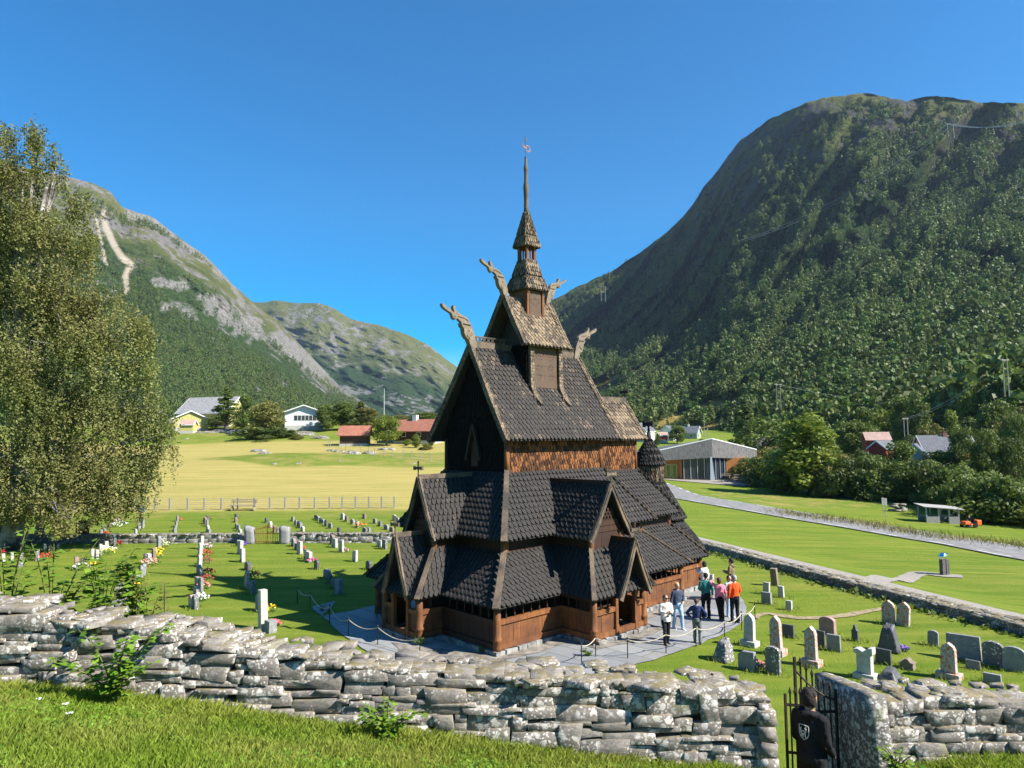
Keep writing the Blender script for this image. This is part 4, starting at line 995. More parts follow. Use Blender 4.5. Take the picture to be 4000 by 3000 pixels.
def outline(ty,w,h):
    a=w/2
    if ty in('flat','wide','plaque'): return [(-a,0),(a,0),(a*.97,h*.985),(-a*.97,h)]
    if ty=='round':
        z0=h-a*.55;return [(-a,0),(a,0),(a,z0)]+[(a*math.cos(t),z0+a*.55*math.sin(t)) for t in np.linspace(.3,math.pi-.3,7)]+[(-a,z0)]
    if ty=='point': return [(-a,0),(a,0),(a*.95,h*.78),(a*.72,h*.88),(0,h),(-a*.72,h*.88),(-a*.95,h*.78)]
    if ty=='cut': return [(-a,0),(a,0),(a,h*.78),(a*.45,h*.97),(-a,h)]
    if ty=='wave': return [(-a,0),(a,0),(a*.9,h*.55),(a*1.1,h*.62),(a*.55,h*.72),(a*.2,h),(-a*.2,h),(-a*.55,h*.72),(-a*1.1,h*.62),(-a*.9,h*.55)]
    return [(-a,0),(a,0),(a,h),(-a,h)]
GN=[0]
def grave(P,h,w,t,ty,m,label,group=None,tilt=0,rz=None,lean=0):
    n=GN[0];GN[0]+=1;rs=random.Random(n)
    rz=UA if rz is None else rz
    name='gravestone'
    k=dict(label=label,cat='gravestone')
    if group:k['group']=group
    mat=GMT[m]
    if ty in('rough',):
        V=[];Fc=[];T=[];rock(V,Fc,T,(0,0,h*.46),(t*2,w,h*1.1),np.random.default_rng(n),sub=(4,5,6),rough=.16)
        P_=V[0];P_[:,1]*=1-.5*np.clip(P_[:,2]/h,0,1);P_[:,0]*=1-.35*np.clip(P_[:,2]/h,0,1)
        o=npmesh(name,P_,Fc[0],GMT['r'] if m=='g' else mat,tint=T[0],**k)
    elif ty in('obelisk','column','cross'):
        o=empty(name,**k)
        bh=h*.17;mb=MB();mb.box((-t*.85,-w*.62,-.1),(t*.85,w*.62,bh),.5);mb.build('plinth',mat,o,bevel=.02)
        mb=MB()
        if ty=='obelisk':
            a=w/2*.80;H=h;prof=[(-a,bh),(a,bh),(a*.93,H*.80),(a*.70,H*.90),(0,H),(-a*.70,H*.90),(-a*.93,H*.80)]
            mb.prism(prof,-t*.42,t*.42)
        elif ty=='column':
            mb.box((-t*.5,-w*.42,bh),(t*.5,w*.42,h*.80));mb.prism([(-w*.55,h*.78),(w*.55,h*.78),(w*.55,h*.90),(w*.3,h*.93),(.0,h*.86),(-w*.3,h*.98),(-w*.55,h*1.0)],-t*.6,t*.6)
        else:
            c=h*.68;mb.prism([(-w*.14,bh),(w*.14,bh),(w*.13,c-w*.15),(w*.5,c-w*.15),(w*.5,c+w*.13),(w*.13,c+w*.13),(w*.12,h),(-w*.12,h),(-w*.13,c+w*.13),(-w*.5,c+w*.13),(-w*.5,c-w*.15),(-w*.13,c-w*.15)],-t*.4,t*.4)
        mb.build('headstone',mat,o,bevel=.015)
    else:
        mb=MB();mb.prism([(y,z-.08 if z==0 else z) for y,z in outline(ty,w,h)],-t/2,t/2);o=mb.build(name,mat,bevel=.012,**k)
    o.location=P;o.rotation_euler=(lean+rs.uniform(-.03,.03),tilt+rs.uniform(-.035,.035),rz+rs.uniform(-.05,.05));return o
# right-hand yard : (zoom, x, ybase, h px, w m, thickness, type, material, label)
def z1(x,y): return 2500+x/2.765,2150+y/2.765
def z2(x,y): return 2900+x/2.011,2350+y/2.011
RG=[(z1,768,425,160,60,.14,'cut','w','white stone with a stepped shoulder just behind the man in the teal top'),
(z1,1462,378,180,78,.2,'flat','b','brown stone leaning back on its base near the boundary wall'),
(z1,1366,472,122,72,.12,'flat','w','pale slab just behind the low grey slab right of the group of visitors'),
(z1,1370,580,122,108,.14,'flat','g','low grey slab standing in front of a pale slab right of the visitors'),
(z1,1527,508,118,66,.13,'flat','w','small pale mottled slab to the right of the paired slabs'),
(z1,1610,645,98,70,.13,'flat','w','short pale slab standing alone nearest the worn footpath'),
(z1,1185,1030,325,148,.22,'obelisk','w','tall white pointed stone with orange tip beside the rope barrier'),
(z1,1480,1125,395,155,.24,'obelisk','o','tall blotchy pointed stone with orange lichen tip behind the dark round topped stone'),
(z1,1605,940,130,125,.10,'flat','d','dark polished slab standing between two tall pointed stones'),
(z1,2030,905,180,165,.2,'round','p','broad pink granite stone with a rounded shoulder'),
(z1,1945,1040,165,110,.10,'flat','d','dark slab forming the left wing of the double slab before the pink stone'),
(z1,2095,1085,165,140,.10,'flat','g','grey slab forming the right wing of the double slab before the pink stone'),
(z1,1855,1245,398,165,.24,'obelisk','o','tall blotchy pointed stone with orange lichen nearest the double slab'),
(z1,910,1185,190,180,.28,'rough','r','rough pointed boulder standing in the grass by the flagstones'),
(z1,1160,1290,190,180,.16,'cut','g','pale grey slab with a slanted corner just behind the near wall'),
(z1,1440,1330,275,155,.14,'round','r','dark mottled round topped stone closest to the iron gate'),
(z2,888,310,122,52,.12,'wave','d','small dark ornate pointed stone alone in the grass'),
(z2,1150,172,172,95,.2,'point','o','upright left one of two orange tinged stones near the boundary wall'),
(z2,1262,190,178,95,.18,'point','o','right and leaning one of the two orange tinged stones near the boundary wall'),
(z2,1155,392,185,150,.2,'rough','d','big dark rough slab stone with a sloping top'),
(z2,1500,345,112,75,.12,'round','g','small pale round topped stone in the middle of the right lawn'),
(z2,1745,455,182,227,.12,'wide','g','very wide pale grey slab near the right edge'),
(z2,1972,505,182,140,.15,'round','r','dark textured round topped stone second from the right edge'),
(z2,2135,545,178,145,.16,'round','g','pale round topped stone at the right edge'),
(z2,1625,602,262,140,.24,'obelisk','o','tall pointed stone with an orange tip behind the right hand wall'),
(z2,968,602,232,135,.26,'column','w','short pillar with a broken carved cap behind the right hand wall'),
(z2,1110,490,112,113,.10,'flat','d','dark polished slab beside the carved pillar'),
(z2,1300,527,78,110,.3,'wave','b','low broken brown ornament in the grass'),
(z2,1160,612,72,150,.3,'rough','d','dark jagged stone just peeping over the right hand wall'),
(z2,1965,645,75,120,.12,'flat','g','low pale slab half hidden by the right hand wall'),
(z2,1812,530,66,100,.05,'plaque','g','thin tilted plaque on short legs in the grass')]
RGP=[];UUx=(math.cos(UA),math.sin(UA));VVx=(-math.sin(UA),math.cos(UA))
for fz,x,yb,hp,w,t,ty,m,lab in RG:
    px,py=fz(x,yb);k=2.765 if fz is z1 else 2.011
    P=gp(px,py);h=hp/k/(F/P.y)*1.02
    vd=np.array([P.x,P.y])/math.hypot(P.x,P.y);fw=abs(vd[0]*VVx[1]-vd[1]*VVx[0]);ft=abs(vd[0]*UUx[1]-vd[1]*UUx[0]);w=max(.22,((w/k)/(F/P.y)-t*ft*.8)/fw);RGP.append(P)
    grave(P,h,w,t,ty,m,lab,tilt=(.16 if 'leaning' in lab else 0)*-1 if 'leaning back' in lab else 0,lean=(.10 if 'right and leaning' in lab else 0))
# left-hand yards
def z3(x,y): return x/2.765,1950+y/2.765
def z4(x,y): return 700+x/2.458,1900+y/2.458
LG={
'leftmost row behind the low wall':[(z3,1090,390,50,'g'),(z3,1125,358,70,'g'),(z3,1190,300,50,'b'),(z3,1240,270,58,'w'),(z3,1280,240,60,'b')],
'second leftmost row behind low wall':[(z3,1500,330,85,'g'),(z3,1540,310,100,'g'),(z3,1465,382,34,'w')],
'third leftmost row behind low wall':[(z3,1915,240,62,'g'),(z3,1900,300,60,'g'),(z3,1890,345,60,'r'),(z3,1890,380,70,'g')],
'fourth leftmost row behind low wall':[(z4,248,362,68,'b'),(z4,268,335,55,'d'),(z4,268,382,60,'g'),(z4,273,450,75,'w'),(z4,288,466,46,'g')],
'row just left behind small gate':[(z4,548,310,38,'d'),(z4,544,345,46,'b'),(z4,551,406,50,'g'),(z4,570,427,58,'g'),(z4,584,462,52,'w')],
'row right behind the small gate':[(z4,837,350,48,'d'),(z4,875,397,60,'w'),(z4,910,447,72,'b'),(z4,936,446,57,'g')],
'row just right behind small gate':[(z4,1091,336,32,'g'),(z4,1121,373,50,'g'),(z4,1150,388,55,'d'),(z4,1163,400,44,'g'),(z4,1185,436,52,'w')],
'second row right behind small gate':[(z4,1315,318,40,'b'),(z4,1335,331,46,'g'),(z4,1357,350,36,'d'),(z4,1380,362,42,'g'),(z4,1407,383,60,'d'),(z4,1451,404,40,'r')],
'third row right behind small gate':[(z4,1567,318,60,'w'),(z4,1606,341,56,'b'),(z4,1664,363,50,'g'),(z4,1708,394,60,'w'),(z4,1783,448,52,'r'),(z4,1818,448,50,'g'),(z4,1532,449,27,'d')],
'far row closest to the church':[(z4,1779,309,38,'b'),(z4,1878,356,40,'g'),(z4,1930,383,42,'r'),(z4,1990,416,50,'g'),(z4,2040,441,47,'b'),(z4,2065,329,56,'w'),(z4,2095,345,50,'g')],
'long front row left of centre':[(z4,214,600,125,'w'),(z4,200,675,130,'w'),(z4,194,770,110,'w'),(z4,188,850,95,'g'),(z4,206,880,90,'r'),(z4,205,1000,125,'g'),(z4,178,972,100,'o'),(z4,163,1052,85,'o'),(z4,124,1162,118,'o'),(z4,156,1172,128,'r')],
'front row left of church shadow':[(z4,566,576,62,'g'),(z4,585,650,130,'w'),(z4,608,726,128,'w'),(z4,658,802,78,'d'),(z4,646,976,168,'o'),(z4,701,1027,118,'r'),(z4,768,1196,152,'g')],
'row running into church shadow':[(z4,1100,576,76,'g'),(z4,1128,612,62,'b'),(z4,1158,650,122,'w'),(z4,1225,697,86,'g'),(z4,1243,722,95,'w'),(z4,1317,796,88,'d'),(z4,1419,882,88,'g'),(z4,1442,927,88,'d'),(z4,1483,976,76,'b'),(z4,1531,1037,142,'g')],
'short front row just before the church':[(z4,1470,556,92,'b'),(z4,1492,586,86,'w'),(z4,1556,633,118,'w'),(z4,1687,722,108,'w'),(z4,1820,797,82,'d')],
'pair of stones by the low wall nearest the church':[(z4,1926,581,66,'w'),(z4,1972,602,92,'r')],
'front row under the birch':[(z3,1235,505,112,'g'),(z3,1148,560,106,'w'),(z3,1120,566,68,'w'),(z3,1083,602,118,'w'),(z3,1045,648,102,'w'),(z3,994,656,116,'w'),(z3,890,716,84,'d'),(z3,828,752,132,'p')],
'scattered stones left under the birch':[(z3,485,560,78,'w'),(z3,535,562,62,'b'),(z3,625,545,66,'g'),(z3,400,662,112,'r'),(z3,222,732,146,'r'),(z3,130,655,50,'w'),(z3,35,668,54,'w'),(z3,45,582,112,'b')],
'slanting row right of the birch':[(z3,1715,546,146,'g'),(z3,1660,652,126,'b'),(z3,1606,692,102,'w'),(z3,1565,702,112,'d'),(z3,1552,822,122,'g'),(z3,1520,852,132,'g'),(z3,1482,882,112,'w'),(z3,1445,936,122,'g'),(z3,1390,987,132,'g')]}
ORD=['farthest','second farthest','third farthest','fourth farthest','fifth farthest','sixth farthest','seventh farthest','eighth farthest','ninth farthest','nearest']
rs=random.Random(5)
SPOTS=[]
for row,L_ in LG.items():
    L2=sorted(L_,key=lambda a:a[2])
    for i,(fz,x,yb,hp,m) in enumerate(L2):
        px,py=fz(x,yb);k=2.765 if fz is z3 else 2.458
        P=gp(px,py);h=hp/k/(F/P.y);h=max(.42,min(1.7,h))
        o='nearest' if i==len(L2)-1 else ORD[i]
        lab=f"{CN[m]} gravestone, {o} in the {row}" if 'pair' not in row and 'scattered' not in row else f"{CN[m]} gravestone, {o} of the {row}"
        grave(P,h,rs.uniform(.42,.6),rs.uniform(.12,.2),rs.choice(['flat','flat','round','point','cut']),m,lab,group='gravestones of the left yard',rz=UA-.12)
        SPOTS.append((P,row,i))
grave(gp(*z4(805,1372)),(370/2.458)/(F/gp(*z4(805,1372)).y),.34,.26,'flat','w','very tall slender white stone post just behind the near wall',rz=UA-.1)
grave(gp(*z4(875,1398)),.42,.42,.3,'flat','g','small squat stone with pink flowers behind it beside the tall white post',rz=UA)
grave(gp(*z3(1285,1128)),(230/2.765)/(F/gp(*z3(1285,1128)).y),.75,.22,'cross','r','mottled white stone cross among the leaves behind the wall',rz=UA-.5)
# ---------------------------------------------------------------- flowers
def flower(P,r,c,label,n=60,rs=random.Random(3)):
    o=empty('flower_clump',P,label=label,cat='flowers',group='flowers on the graves')
    V=[];Fc=[];
    def cl_(name,n,s,mat,zz):
        V=[];Fc=[]
        for i in range(n):
            a=rs.uniform(0,6.28);q=r*math.sqrt(rs.random());z=zz*(1-.5*(q/r)**2)*rs.uniform(.5,1);c0=Vector((q*math.cos(a),q*math.sin(a),z))
            u=Vector((rs.gauss(0,1),rs.gauss(0,1),rs.gauss(0,1))).normalized();w=u.orthogonal().normalized();b=len(V)
            V+= [c0+u*s,c0+w*s,c0-u*s,c0-w*s];Fc.append((b,b+1,b+2,b+3))
        npmesh(name,V,Fc,mat,parent=o)
    cl_('foliage',n,.05,plain('flower_leaf',(.05,.12,.02),.7),r*.8);cl_('petals',n,.045,plain('petal_%d_%d_%d'%tuple(int(x*99) for x in c),c,.6,.15),r*1.05)
red=(.62,.03,.03);yel=(.80,.55,.02);wh=(.75,.72,.68);pk=(.65,.12,.25)
for fz,x,y,r,c,l in [(z4,262,668,.42,red,'bright red flower clump right of the long front row, farthest of its three'),(z4,245,742,.42,(.30,.03,.05),'deep red flower clump in the middle of the long front row'),(z4,262,855,.45,(.35,.04,.03),'dark red leafy clump at the shadow tip beside the long front row'),(z4,258,912,.35,(.32,.04,.03),'small dark red clump just below the shadow tip'),(z4,240,980,.35,(.6,.2,.15),'salmon flower clump near the front of the long row'),(z4,215,1095,.35,wh,'white flower clump at the near end of the long front row'),(z4,258,605,.4,(.7,.4,.5),'pale pink and white clump by the thin white stones'),(z4,612,570,.3,(.16,.07,.4),'violet flower clump beside a pale stone left of the small gate'),(z4,712,885,.45,(.2,.03,.03),'dark red clump in the church shadow'),(z4,858,1205,.32,yel,'yellow flower clump beside the tall white post'),(z4,900,1345,.28,(.75,.12,.2),'pink flowers in front of the near wall by the squat stone'),(z4,1132,565,.32,red,'red flowers at the head of the row right of the small gate'),(z4,1180,612,.25,(.6,.08,.08),'small red flowers next to a white stone right of the small gate'),(z4,1275,728,.3,pk,'magenta flowers at the edge of the church shadow'),(z4,1590,632,.3,(.55,.3,.3),'faded pink flowers beside a white stone near the church'),(z4,1745,396,.5,(.85,.2,.02),'orange red flowers far behind the low wall near the church'),(z4,285,322,.3,(.3,.2,.05),'brownish shrub clump in the far yard'),
 (z3,480,655,.45,red,'scarlet flowers left behind the leafy bush'),(z3,15,608,.35,red,'red flowers at the left edge under the birch'),(z3,1190,575,.4,wh,'white flowers at the front row under the birch'),(z3,1145,610,.55,(.55,.5,.03),'yellow green planted bed beside white stones under the birch'),(z3,1270,492,.3,red,'red flowers beside a grey stone near the low wall'),(z3,1770,515,.45,(.8,.7,.45),'cream flowers at the far end of the slanting row'),(z3,1715,578,.35,yel,'yellow flowers in the slanting row, the farther of two'),(z3,1695,640,.35,yel,'yellow flowers in the slanting row, the nearer of two'),(z3,1620,725,.55,(.7,.3,.25),'large salmon pink bed in the slanting row'),(z3,1450,972,.35,yel,'yellow flowers near the front of the slanting row'),(z3,990,718,.3,yel,'yellow flowers in front of the birch row'),(z3,880,765,.45,wh,'white flowers behind the leafy bush'),(z3,1290,305,.6,wh,'white planted bed in the far yard under the birch'),(z3,1130,388,.3,red,'orange red flowers at the low wall under the birch'),(z3,1940,232,.3,(.6,.1,.05),'small red flowers in the far yard'),
 (z1,1275,1290,.28,(.6,.12,.2),'pink heather beside the pale slab near the gate'),(z2,1255,385,.2,(.2,.1,.4),'violet flowers at the foot of the big dark slab'),(z2,2052,500,.25,yel,'yellow flowers between two round topped stones at the right')]:
    flower(gp(*fz(x,y)),r,c,l)
# ---------------------------------------------------------------- rope barrier
IR=plain('dark_iron',(.05,.045,.04),.5,metal=.5);RP=plain('rope',(.42,.37,.28),.85)
def barrier(pts,side,hh=.62):
    tops=[]
    for i,(px,py) in enumerate(pts):
        P=gp(px,py);mb=MB();mb.lathe([(.016,-.05),(.016,hh),(.03,hh+.01),(.026,hh+.05),(.005,hh+.07)],(0,0,0),7)
        o=mb.build('barrier_post',IR,smooth=True,label=f'''thin iron rope post number {i+1} from the {"far" if side[0]=="l" else "near"} end, {side} of church''',cat='barrier post',group='posts of the rope barrier');o.location=P;tops.append(P+Vector((0,0,hh-.02)))
    mb=MB()
    for a,b in zip(tops[:-1],tops[1:]):
        L_=(b-a).length;P=[a.lerp(b,t)+Vector((0,0,-.20*4*t*(1-t)*min(1.2,L_/2))) for t in np.linspace(0,1,13)];mb.tube(P,.016,6)
    mb.build('barrier_rope',RP,smooth=True,label=f'rope hanging in loops between iron posts on the {side} of the church',cat='rope',group='ropes of the barrier')
barrier([(1161,2358),(1211,2380),(1287,2433),(1361,2488),(1475,2522),(1640,2570)],'left side')
barrier([(2272,2600),(2327,2568),(2452,2575),(2602,2554),(2719,2526),(2831,2498),(2898,2462),(2950,2430)],'right side')
# ---------------------------------------------------------------- small iron gate in the inner wall, pillars
RU=plain('rusty_iron',(.22,.11,.03),.8,.3);RD=plain('rusty_dark_iron',(.045,.03,.022),.7,.3)
for px,lab in((975,'pale stone gatepost on the left of the small rusty gate'),(1112,'pale stone gatepost on the right of the small rusty gate')):
    P=gp(px,2124);V=[];Fc=[];T=[];rock(V,Fc,T,(0,0,.52),(.62,.4,1.25),rg,sub=(3,2,4),rough=.05);o=npmesh('gate_pillar',V[0],Fc[0],GMT['g'],tint=T[0],label=lab,cat='stone pillar');o.location=P
def gate(a,b,h0,h1,n,name,mat,label,curve=0,bar=.012,rails=(.15,.72),z=None,sign=False):
    a=Vector(a);b=Vector(b);o=empty(name,a,label=label,cat='gate');d=b-a
    mb=MB()
    for i in (0,n-1):
        t=i/(n-1);p=d*t;h=(h0+(h1-h0)*(1-(1-t)**1.6 if curve else t));mb.tube([p,p+Vector((0,0,h))],bar*1.7,6)
    for r in rails: mb.bar(Vector((0,0,h1*r if h0>=h1 else h0*r)),d+Vector((0,0,h1*r if h0>=h1 else h0*r)),.02,bar*2.6)
    P=[d*t+Vector((0,0,(h0+(h1-h0)*(1-(1-t)**1.6 if curve else t))*.93)) for t in np.linspace(0,1,n)]
    mb.tube(P,bar*1.1,5);mb.build('frame',mat,o)
    for i in range(1,n-1):
        t=i/(n-1);p=d*t;h=(h0+(h1-h0)*(1-(1-t)**1.6 if curve else t));mb=MB();mb.tube([p,p+Vector((0,0,h)),p+Vector((0,0,h+.03)),p+Vector((0,0,h+.10))],[bar,bar,bar*1.9,.002],5);mb.build('bar',mat,o)
    return o
a=gp(990,2124);b=gp(1097,2124);m=(a+b)/2
gate(a,m,.95,1.25,9,'iron_gate',RU,'left leaf of the small rusty gate in the inner wall',bar=.016)
gate(b,m,.95,1.25,9,'iron_gate',RU,'right leaf of the small rusty gate in the inner wall',bar=.016)
g1=gate((3.90,9.9,1.5),(4.46,9.92,1.5),2.42,1.97,8,'iron_gate',RD,'tall black spear topped leaf of the near iron gate with a falling top rail',curve=1,bar=.014,rails=(.2,.85))
g2=gate((3.60,9.5,1.6),(3.90,9.42,1.6),1.97,1.97,6,'iron_gate',RD,'lower open leaf of the near iron gate hanging on the long wall',bar=.012,rails=(.08,.62,.93))
mb=MB();mb.box((-.075,-.012,-.075),(.075,.012,.075));sg=mb.build('sign_plate',plain('varnished_plate',(.28,.15,.05),.5),label='small brown wooden sign hung on the near iron gate',cat='sign');sg.location=(3.72,9.38,3.16);sg.rotation_euler=(0,.1,-.5)
mb=MB();
for i in range(5): mb.box((-.058,-.0145,.045-i*.02),(.058-.03*(i%2),-.0125,.049-i*.02))
ln=mb.build('lettering',plain('engraved_line',(.10,.05,.02),.7),sg)
# ---------------------------------------------------------------- houses
def boards(name,c,scale=5,vert=True,var=.18,rough=.7):
    t=NT(name);v=t.coord((1,1,0) if vert else (0,0,1));w=t.new('ShaderNodeTexWave');w.wave_type='BANDS';w.bands_direction='DIAGONAL' if vert else 'Z';w.inputs['Scale'].default_value=scale;t.lk(v,w.inputs['Vector'])
    g=t.ramp(w.outputs['Fac'],.0,.18);n=t.noise(t.coord((3,3,.6)),2,5,.65,.3,.7)
    col=t.mix(n,tuple(x*(1-var) for x in c),tuple(x*(1+var) for x in c));col=t.mix(t.math('MULTIPLY',t.math('SUBTRACT',1.,g),.45),col,tuple(x*.35 for x in c))
    return t.done(col,rough,g,.4,.02,.25)
def tiles(name,c,scale=3.2):
    t=NT(name);v=t.coord();w=t.new('ShaderNodeTexWave');w.bands_direction='X';w.inputs['Scale'].default_value=scale;t.lk(v,w.inputs['Vector']);n=t.noise(v,1.5,6,.7,.3,.7)
    col=t.mix(n,tuple(x*.65 for x in c),tuple(min(1,x*1.25) for x in c));col=t.mix(t.math('MULTIPLY',w.outputs['Fac'],.35),col,tuple(x*.4 for x in c));return t.done(col,.7,w.outputs['Fac'],.4,.04,.3)
WHT=plain('white_paint',(.74,.74,.70),.55,.08);GLS=plain('window_glass',(.03,.035,.045),.12,.1,spec=.6);CON=plain('concrete',(.42,.41,.38),.9,.15)
def house(P,rz,Lx,Wy,hw,hr,wall,roof,label,cat='house',name='house',ov=.5,wins=(),doors=(),chim=None,trim=WHT,base=.5,basemat=CON,gable_trim=True,group=None):
    """gable house, ridge along local x; wins: list (face,'pos',z,w,h) face in s,n,e,w (s = -y)"""
    o=empty(name,P,rz,label=label,cat=cat,group=group)
    a,b=Lx/2,Wy/2
    mb=MB();mb.box((-a-.03,-b-.03,-2.5),(a+.03,b+.03,base));mb.build('foundation',basemat,o)
    mb=MB();mb.prism([(-b,base),(b,base),(b,hw),(0,hw+hr),(-b,hw)],-a,a);mb.build('wall',wall,o)
    for s in(-1,1):
        sl=math.hypot(b,hr);dx=(b+ov);dz=hr/b*ov
        mb=MB();y0,z0,y1,z1=s*dx,hw-dz,0,hw+hr;nz=.16
        mb.prism([(y0,z0+.03),(y1,z1+.03),(y1,z1+nz+.03),(y0,z0+nz+.03)],-a-ov,a+ov);mb.build('roof',roof,o)
        if gable_trim:
            mb=MB()
            for e in(-1,1): mb.bar((e*(a+ov+.01),y0,z0+.05),(e*(a+ov+.01),y1,z1+.05),.06,.26,(0,0,1))
            mb.bar((-a-ov,y0-s*-.02,z0+.02),(a+ov,y0-s*-.02,z0+.02),.05,.18);mb.build('fascia',trim,o)
    def onface(f,p,z,w,h,out=.0):
        if f=='s': return ((p-w/2,-b-.05-out,z),(p+w/2,-b+.02,z+h)),(0,-1)
        if f=='n': return ((p-w/2,b-.02,z),(p+w/2,b+.05+out,z+h)),(0,1)
        if f=='e': return ((a-.02,p-w/2,z),(a+.05+out,p+w/2,z+h)),(1,0)
        return ((-a-.05-out,p-w/2,z),(-a+.02,p+w/2,z+h)),(-1,0)
    for f,p,z,w,h in wins:
        (lo,hi),_=onface(f,p,z,w,h);mb=MB();mb.box(lo,hi);wn=mb.build('window',WHT,o)
        g=.09;mb=MB();n=max(1,round(w/.9))
        for i in range(n):
            w0=-w/2+i*w/n+g*.6;w1=-w/2+(i+1)*w/n-g*.6
            (l2,h2),_=onface(f,p+(w0+w1)/2,z+g,w1-w0,h-2*g,.012);mb.box(l2,h2)
        mb.build('pane',GLS,wn)
    for f,p,z,w,h,m in doors:
        (lo,hi),_=onface(f,p,z,w,h);mb=MB();mb.box(lo,hi);mb.build('door',m,o)
    if chim:
        x,y,w,h,m=chim;mb=MB();mb.box((x-w/2,y-w/2,hw+hr-.9),(x+w/2,y+w/2,hw+hr+h));mb.box((x-w/2-.05,y-w/2-.05,hw+hr+h-.12),(x+w/2+.05,y+w/2+.05,hw+hr+h));mb.build('chimney',m,o)
    return o
YEL=boards('yellow_boards',(.46,.42,.15),3.5);TIN=tiles('grey_sheet_roof',(.32,.31,.30),1.2);RTL=tiles('red_roof_tiles',(.37,.145,.09));WHB=boards('white_boards',(.72,.74,.74),4);LOG=boards('dark_logs',(.06,.035,.022),1.6,False,.3);RED=boards('red_boards',(.30,.045,.03),4);GRN=boards('green_boards',(.30,.36,.27),4,False);SLR=tiles('slate_roof',(.13,.135,.15),2);BRK=plain('brick_chimney',(.30,.13,.09),.9);RUSTR=tiles('rusty_sheet_roof',(.45,.30,.24),1.2);GREYB=boards('grey_boards',(.32,.32,.31),3)
DK=plain('dark_opening',(.015,.015,.015),.9)
# yellow barn
P=gpd(835,195);P.z-=.3
barn=house(P,.0,15.5,10,4.3,4.1,YEL,TIN,'big yellow board barn with a long pale grey roof left of the church','barn','barn',ov=.7,wins=[('e',0,6.6,.7,.8),('s',5,2,1.2,1)],doors=[('s',-1.2,.5,2.2,2.8,DK)])
barn.rotation_euler=(0,0,-.28)
P=gpd(745,184)
house(P,-1.15,8.5,8.2,2.9,1.9,YEL,TIN,'low yellow annex with a white edged gable in front of the big barn','shed','annex',ov=.5,doors=[('s',1.5,.5,2.2,2.3,DK)],wins=[('s',-2,1.6,.9,.9)])
P=gpd(735,176);house(P,.1,3.2,3,2.2,1.0,YEL,RUSTR,'small yellow lean shed with a faded red roof beside the annex','shed','shed',ov=.3)
# white house
P=gpd(1196,185);o=house(P,math.radians(100),11,9.5,4.0,1.7,WHB,TIN,'white house with a low gable and a strip of dark windows, half behind trees','house',ov=.8,wins=[('w',-.3,1.7,5.6,1.5)])
# small log storehouse w/ red tiles
P=gpd(1388,146);o=house(P,.03,5.6,4.0,2.3,1.6,LOG,RTL,'small dark log storehouse with a red tiled roof','log house','log_house',ov=.55,base=.3,wins=[],gable_trim=False)
P=gpd(1635,150);o=house(P,-.35,9,6,2.8,2.1,LOG,RTL,'dark brown house with a red roof and a white chimney','house','house',ov=.7,chim=(-.8,0,1.0,1.1,WHT),wins=[('s',-2,1.3,1.1,1.0),('s',1.6,1.3,1.1,1.0)],gable_trim=False)
mb=MB();mb.lathe([(.02,0),(.22,.05),(.42,.16),(.45,.2)],(0,0,0),14);d=mb.build('satellite_dish',WHT,o,smooth=True);d.location=(-3.4,-3.2,3.1);d.rotation_euler=(1.2,0,-.4)
# right side valley houses
def gz_at(px,D,z): 
    d=ray(px,1710);return Vector((d[0]*D,D,z))
def valley(px,py,D): 
    d=ray(px,py);return Vector((d[0]*D,D,CH+d[2]*D))
P=valley(2690,1722,300);house(P,-.5,9,7,3.6,2.6,GRN,SLR,'pale green house with a slate roof at the foot of the mountain','house',ov=.5,wins=[('e',-1.5,1.6,1.1,1.3),('s',-2,1.6,1,1.2),('s',2,1.6,1,1.2)],chim=(0,0,.7,.9,WHT),doors=[('e',1,.6,1,2,WHT)])
P=valley(2620,1718,290);house(P,.9,8,6,3.4,2.4,WHB,SLR,'whitish house with a steep grey gable partly behind a round tree','house',ov=.4,wins=[('w',0,1.4,1,1.2)])
P=valley(2588,1722,275);house(P,.1,3.4,3,2.2,1.1,RED,RUSTR,'little red shed with an orange roof between the valley houses','shed','shed',ov=.3)
P=valley(2515,1722,285);house(P,.9,8,6,4.2,3.0,WHB,SLR,'tall white house just right of the turret cross','house',ov=.4,wins=[('w',0,1.4,1,1.2),('w',0,4.6,.9,1)])
P=valley(3040,1785,200);house(P,-.6,10,8,3.2,2.6,WHB,tiles('brown_roof',(.14,.12,.12)),'house with a dark brown roof and pale chimney between the riverside trees','house',ov=.6,chim=(1,0,.7,1.0,WHT),wins=[('w',0,1.4,1.2,1.2)])
P=valley(2975,1760,215);house(P,.3,4,4,2.4,1.2,RED,RUSTR,'small red roofed shed beside the brown roofed house','shed','shed',ov=.3)
P=valley(3425,1772,170);house(P,-.25,5.2,4.6,3.4,1.7,RED,RUSTR,'red barn with a rusty pale roof behind the riverside bushes','barn','barn',ov=.35,gable_trim=False)
P=valley(3452,1800,160);house(P,.55,4.8,4.0,3.0,1.5,RED,SLR,'lower red barn with a dark shiny roof in front of the rusty roofed one','barn','barn',ov=.35)
P=valley(3690,1815,165);house(P,-.15,11,7,3.6,3.2,GREYB,SLR,'grey house with a wide slate roof and brick chimney above the bushes','house',ov=.5,chim=(.3,0,.9,1.0,BRK),wins=[('e',0,4.2,.9,1.1)])
P=valley(3580,1830,150);house(P,.95,5,4.2,3.0,2.2,GREYB,SLR,'small gable front with a white framed window among the bushes','house',ov=.35,wins=[('w',0,3.2,.8,.9)])
# ---------------------------------------------------------------- visitor centre
P0=valley(2785,1868,150);vc=empty('visitor_centre',P0,-.12,label='long low visitor centre of silver grey boards with a glass corner and slanting roof',cat='building')
SIL=boards('silvered_boards',(.17,.16,.148),3.2,True,.55);ORW=boards('orange_boards',(.50,.20,.06),5);LM=plain('galvanised_metal',(.42,.46,.48),.45,.1)
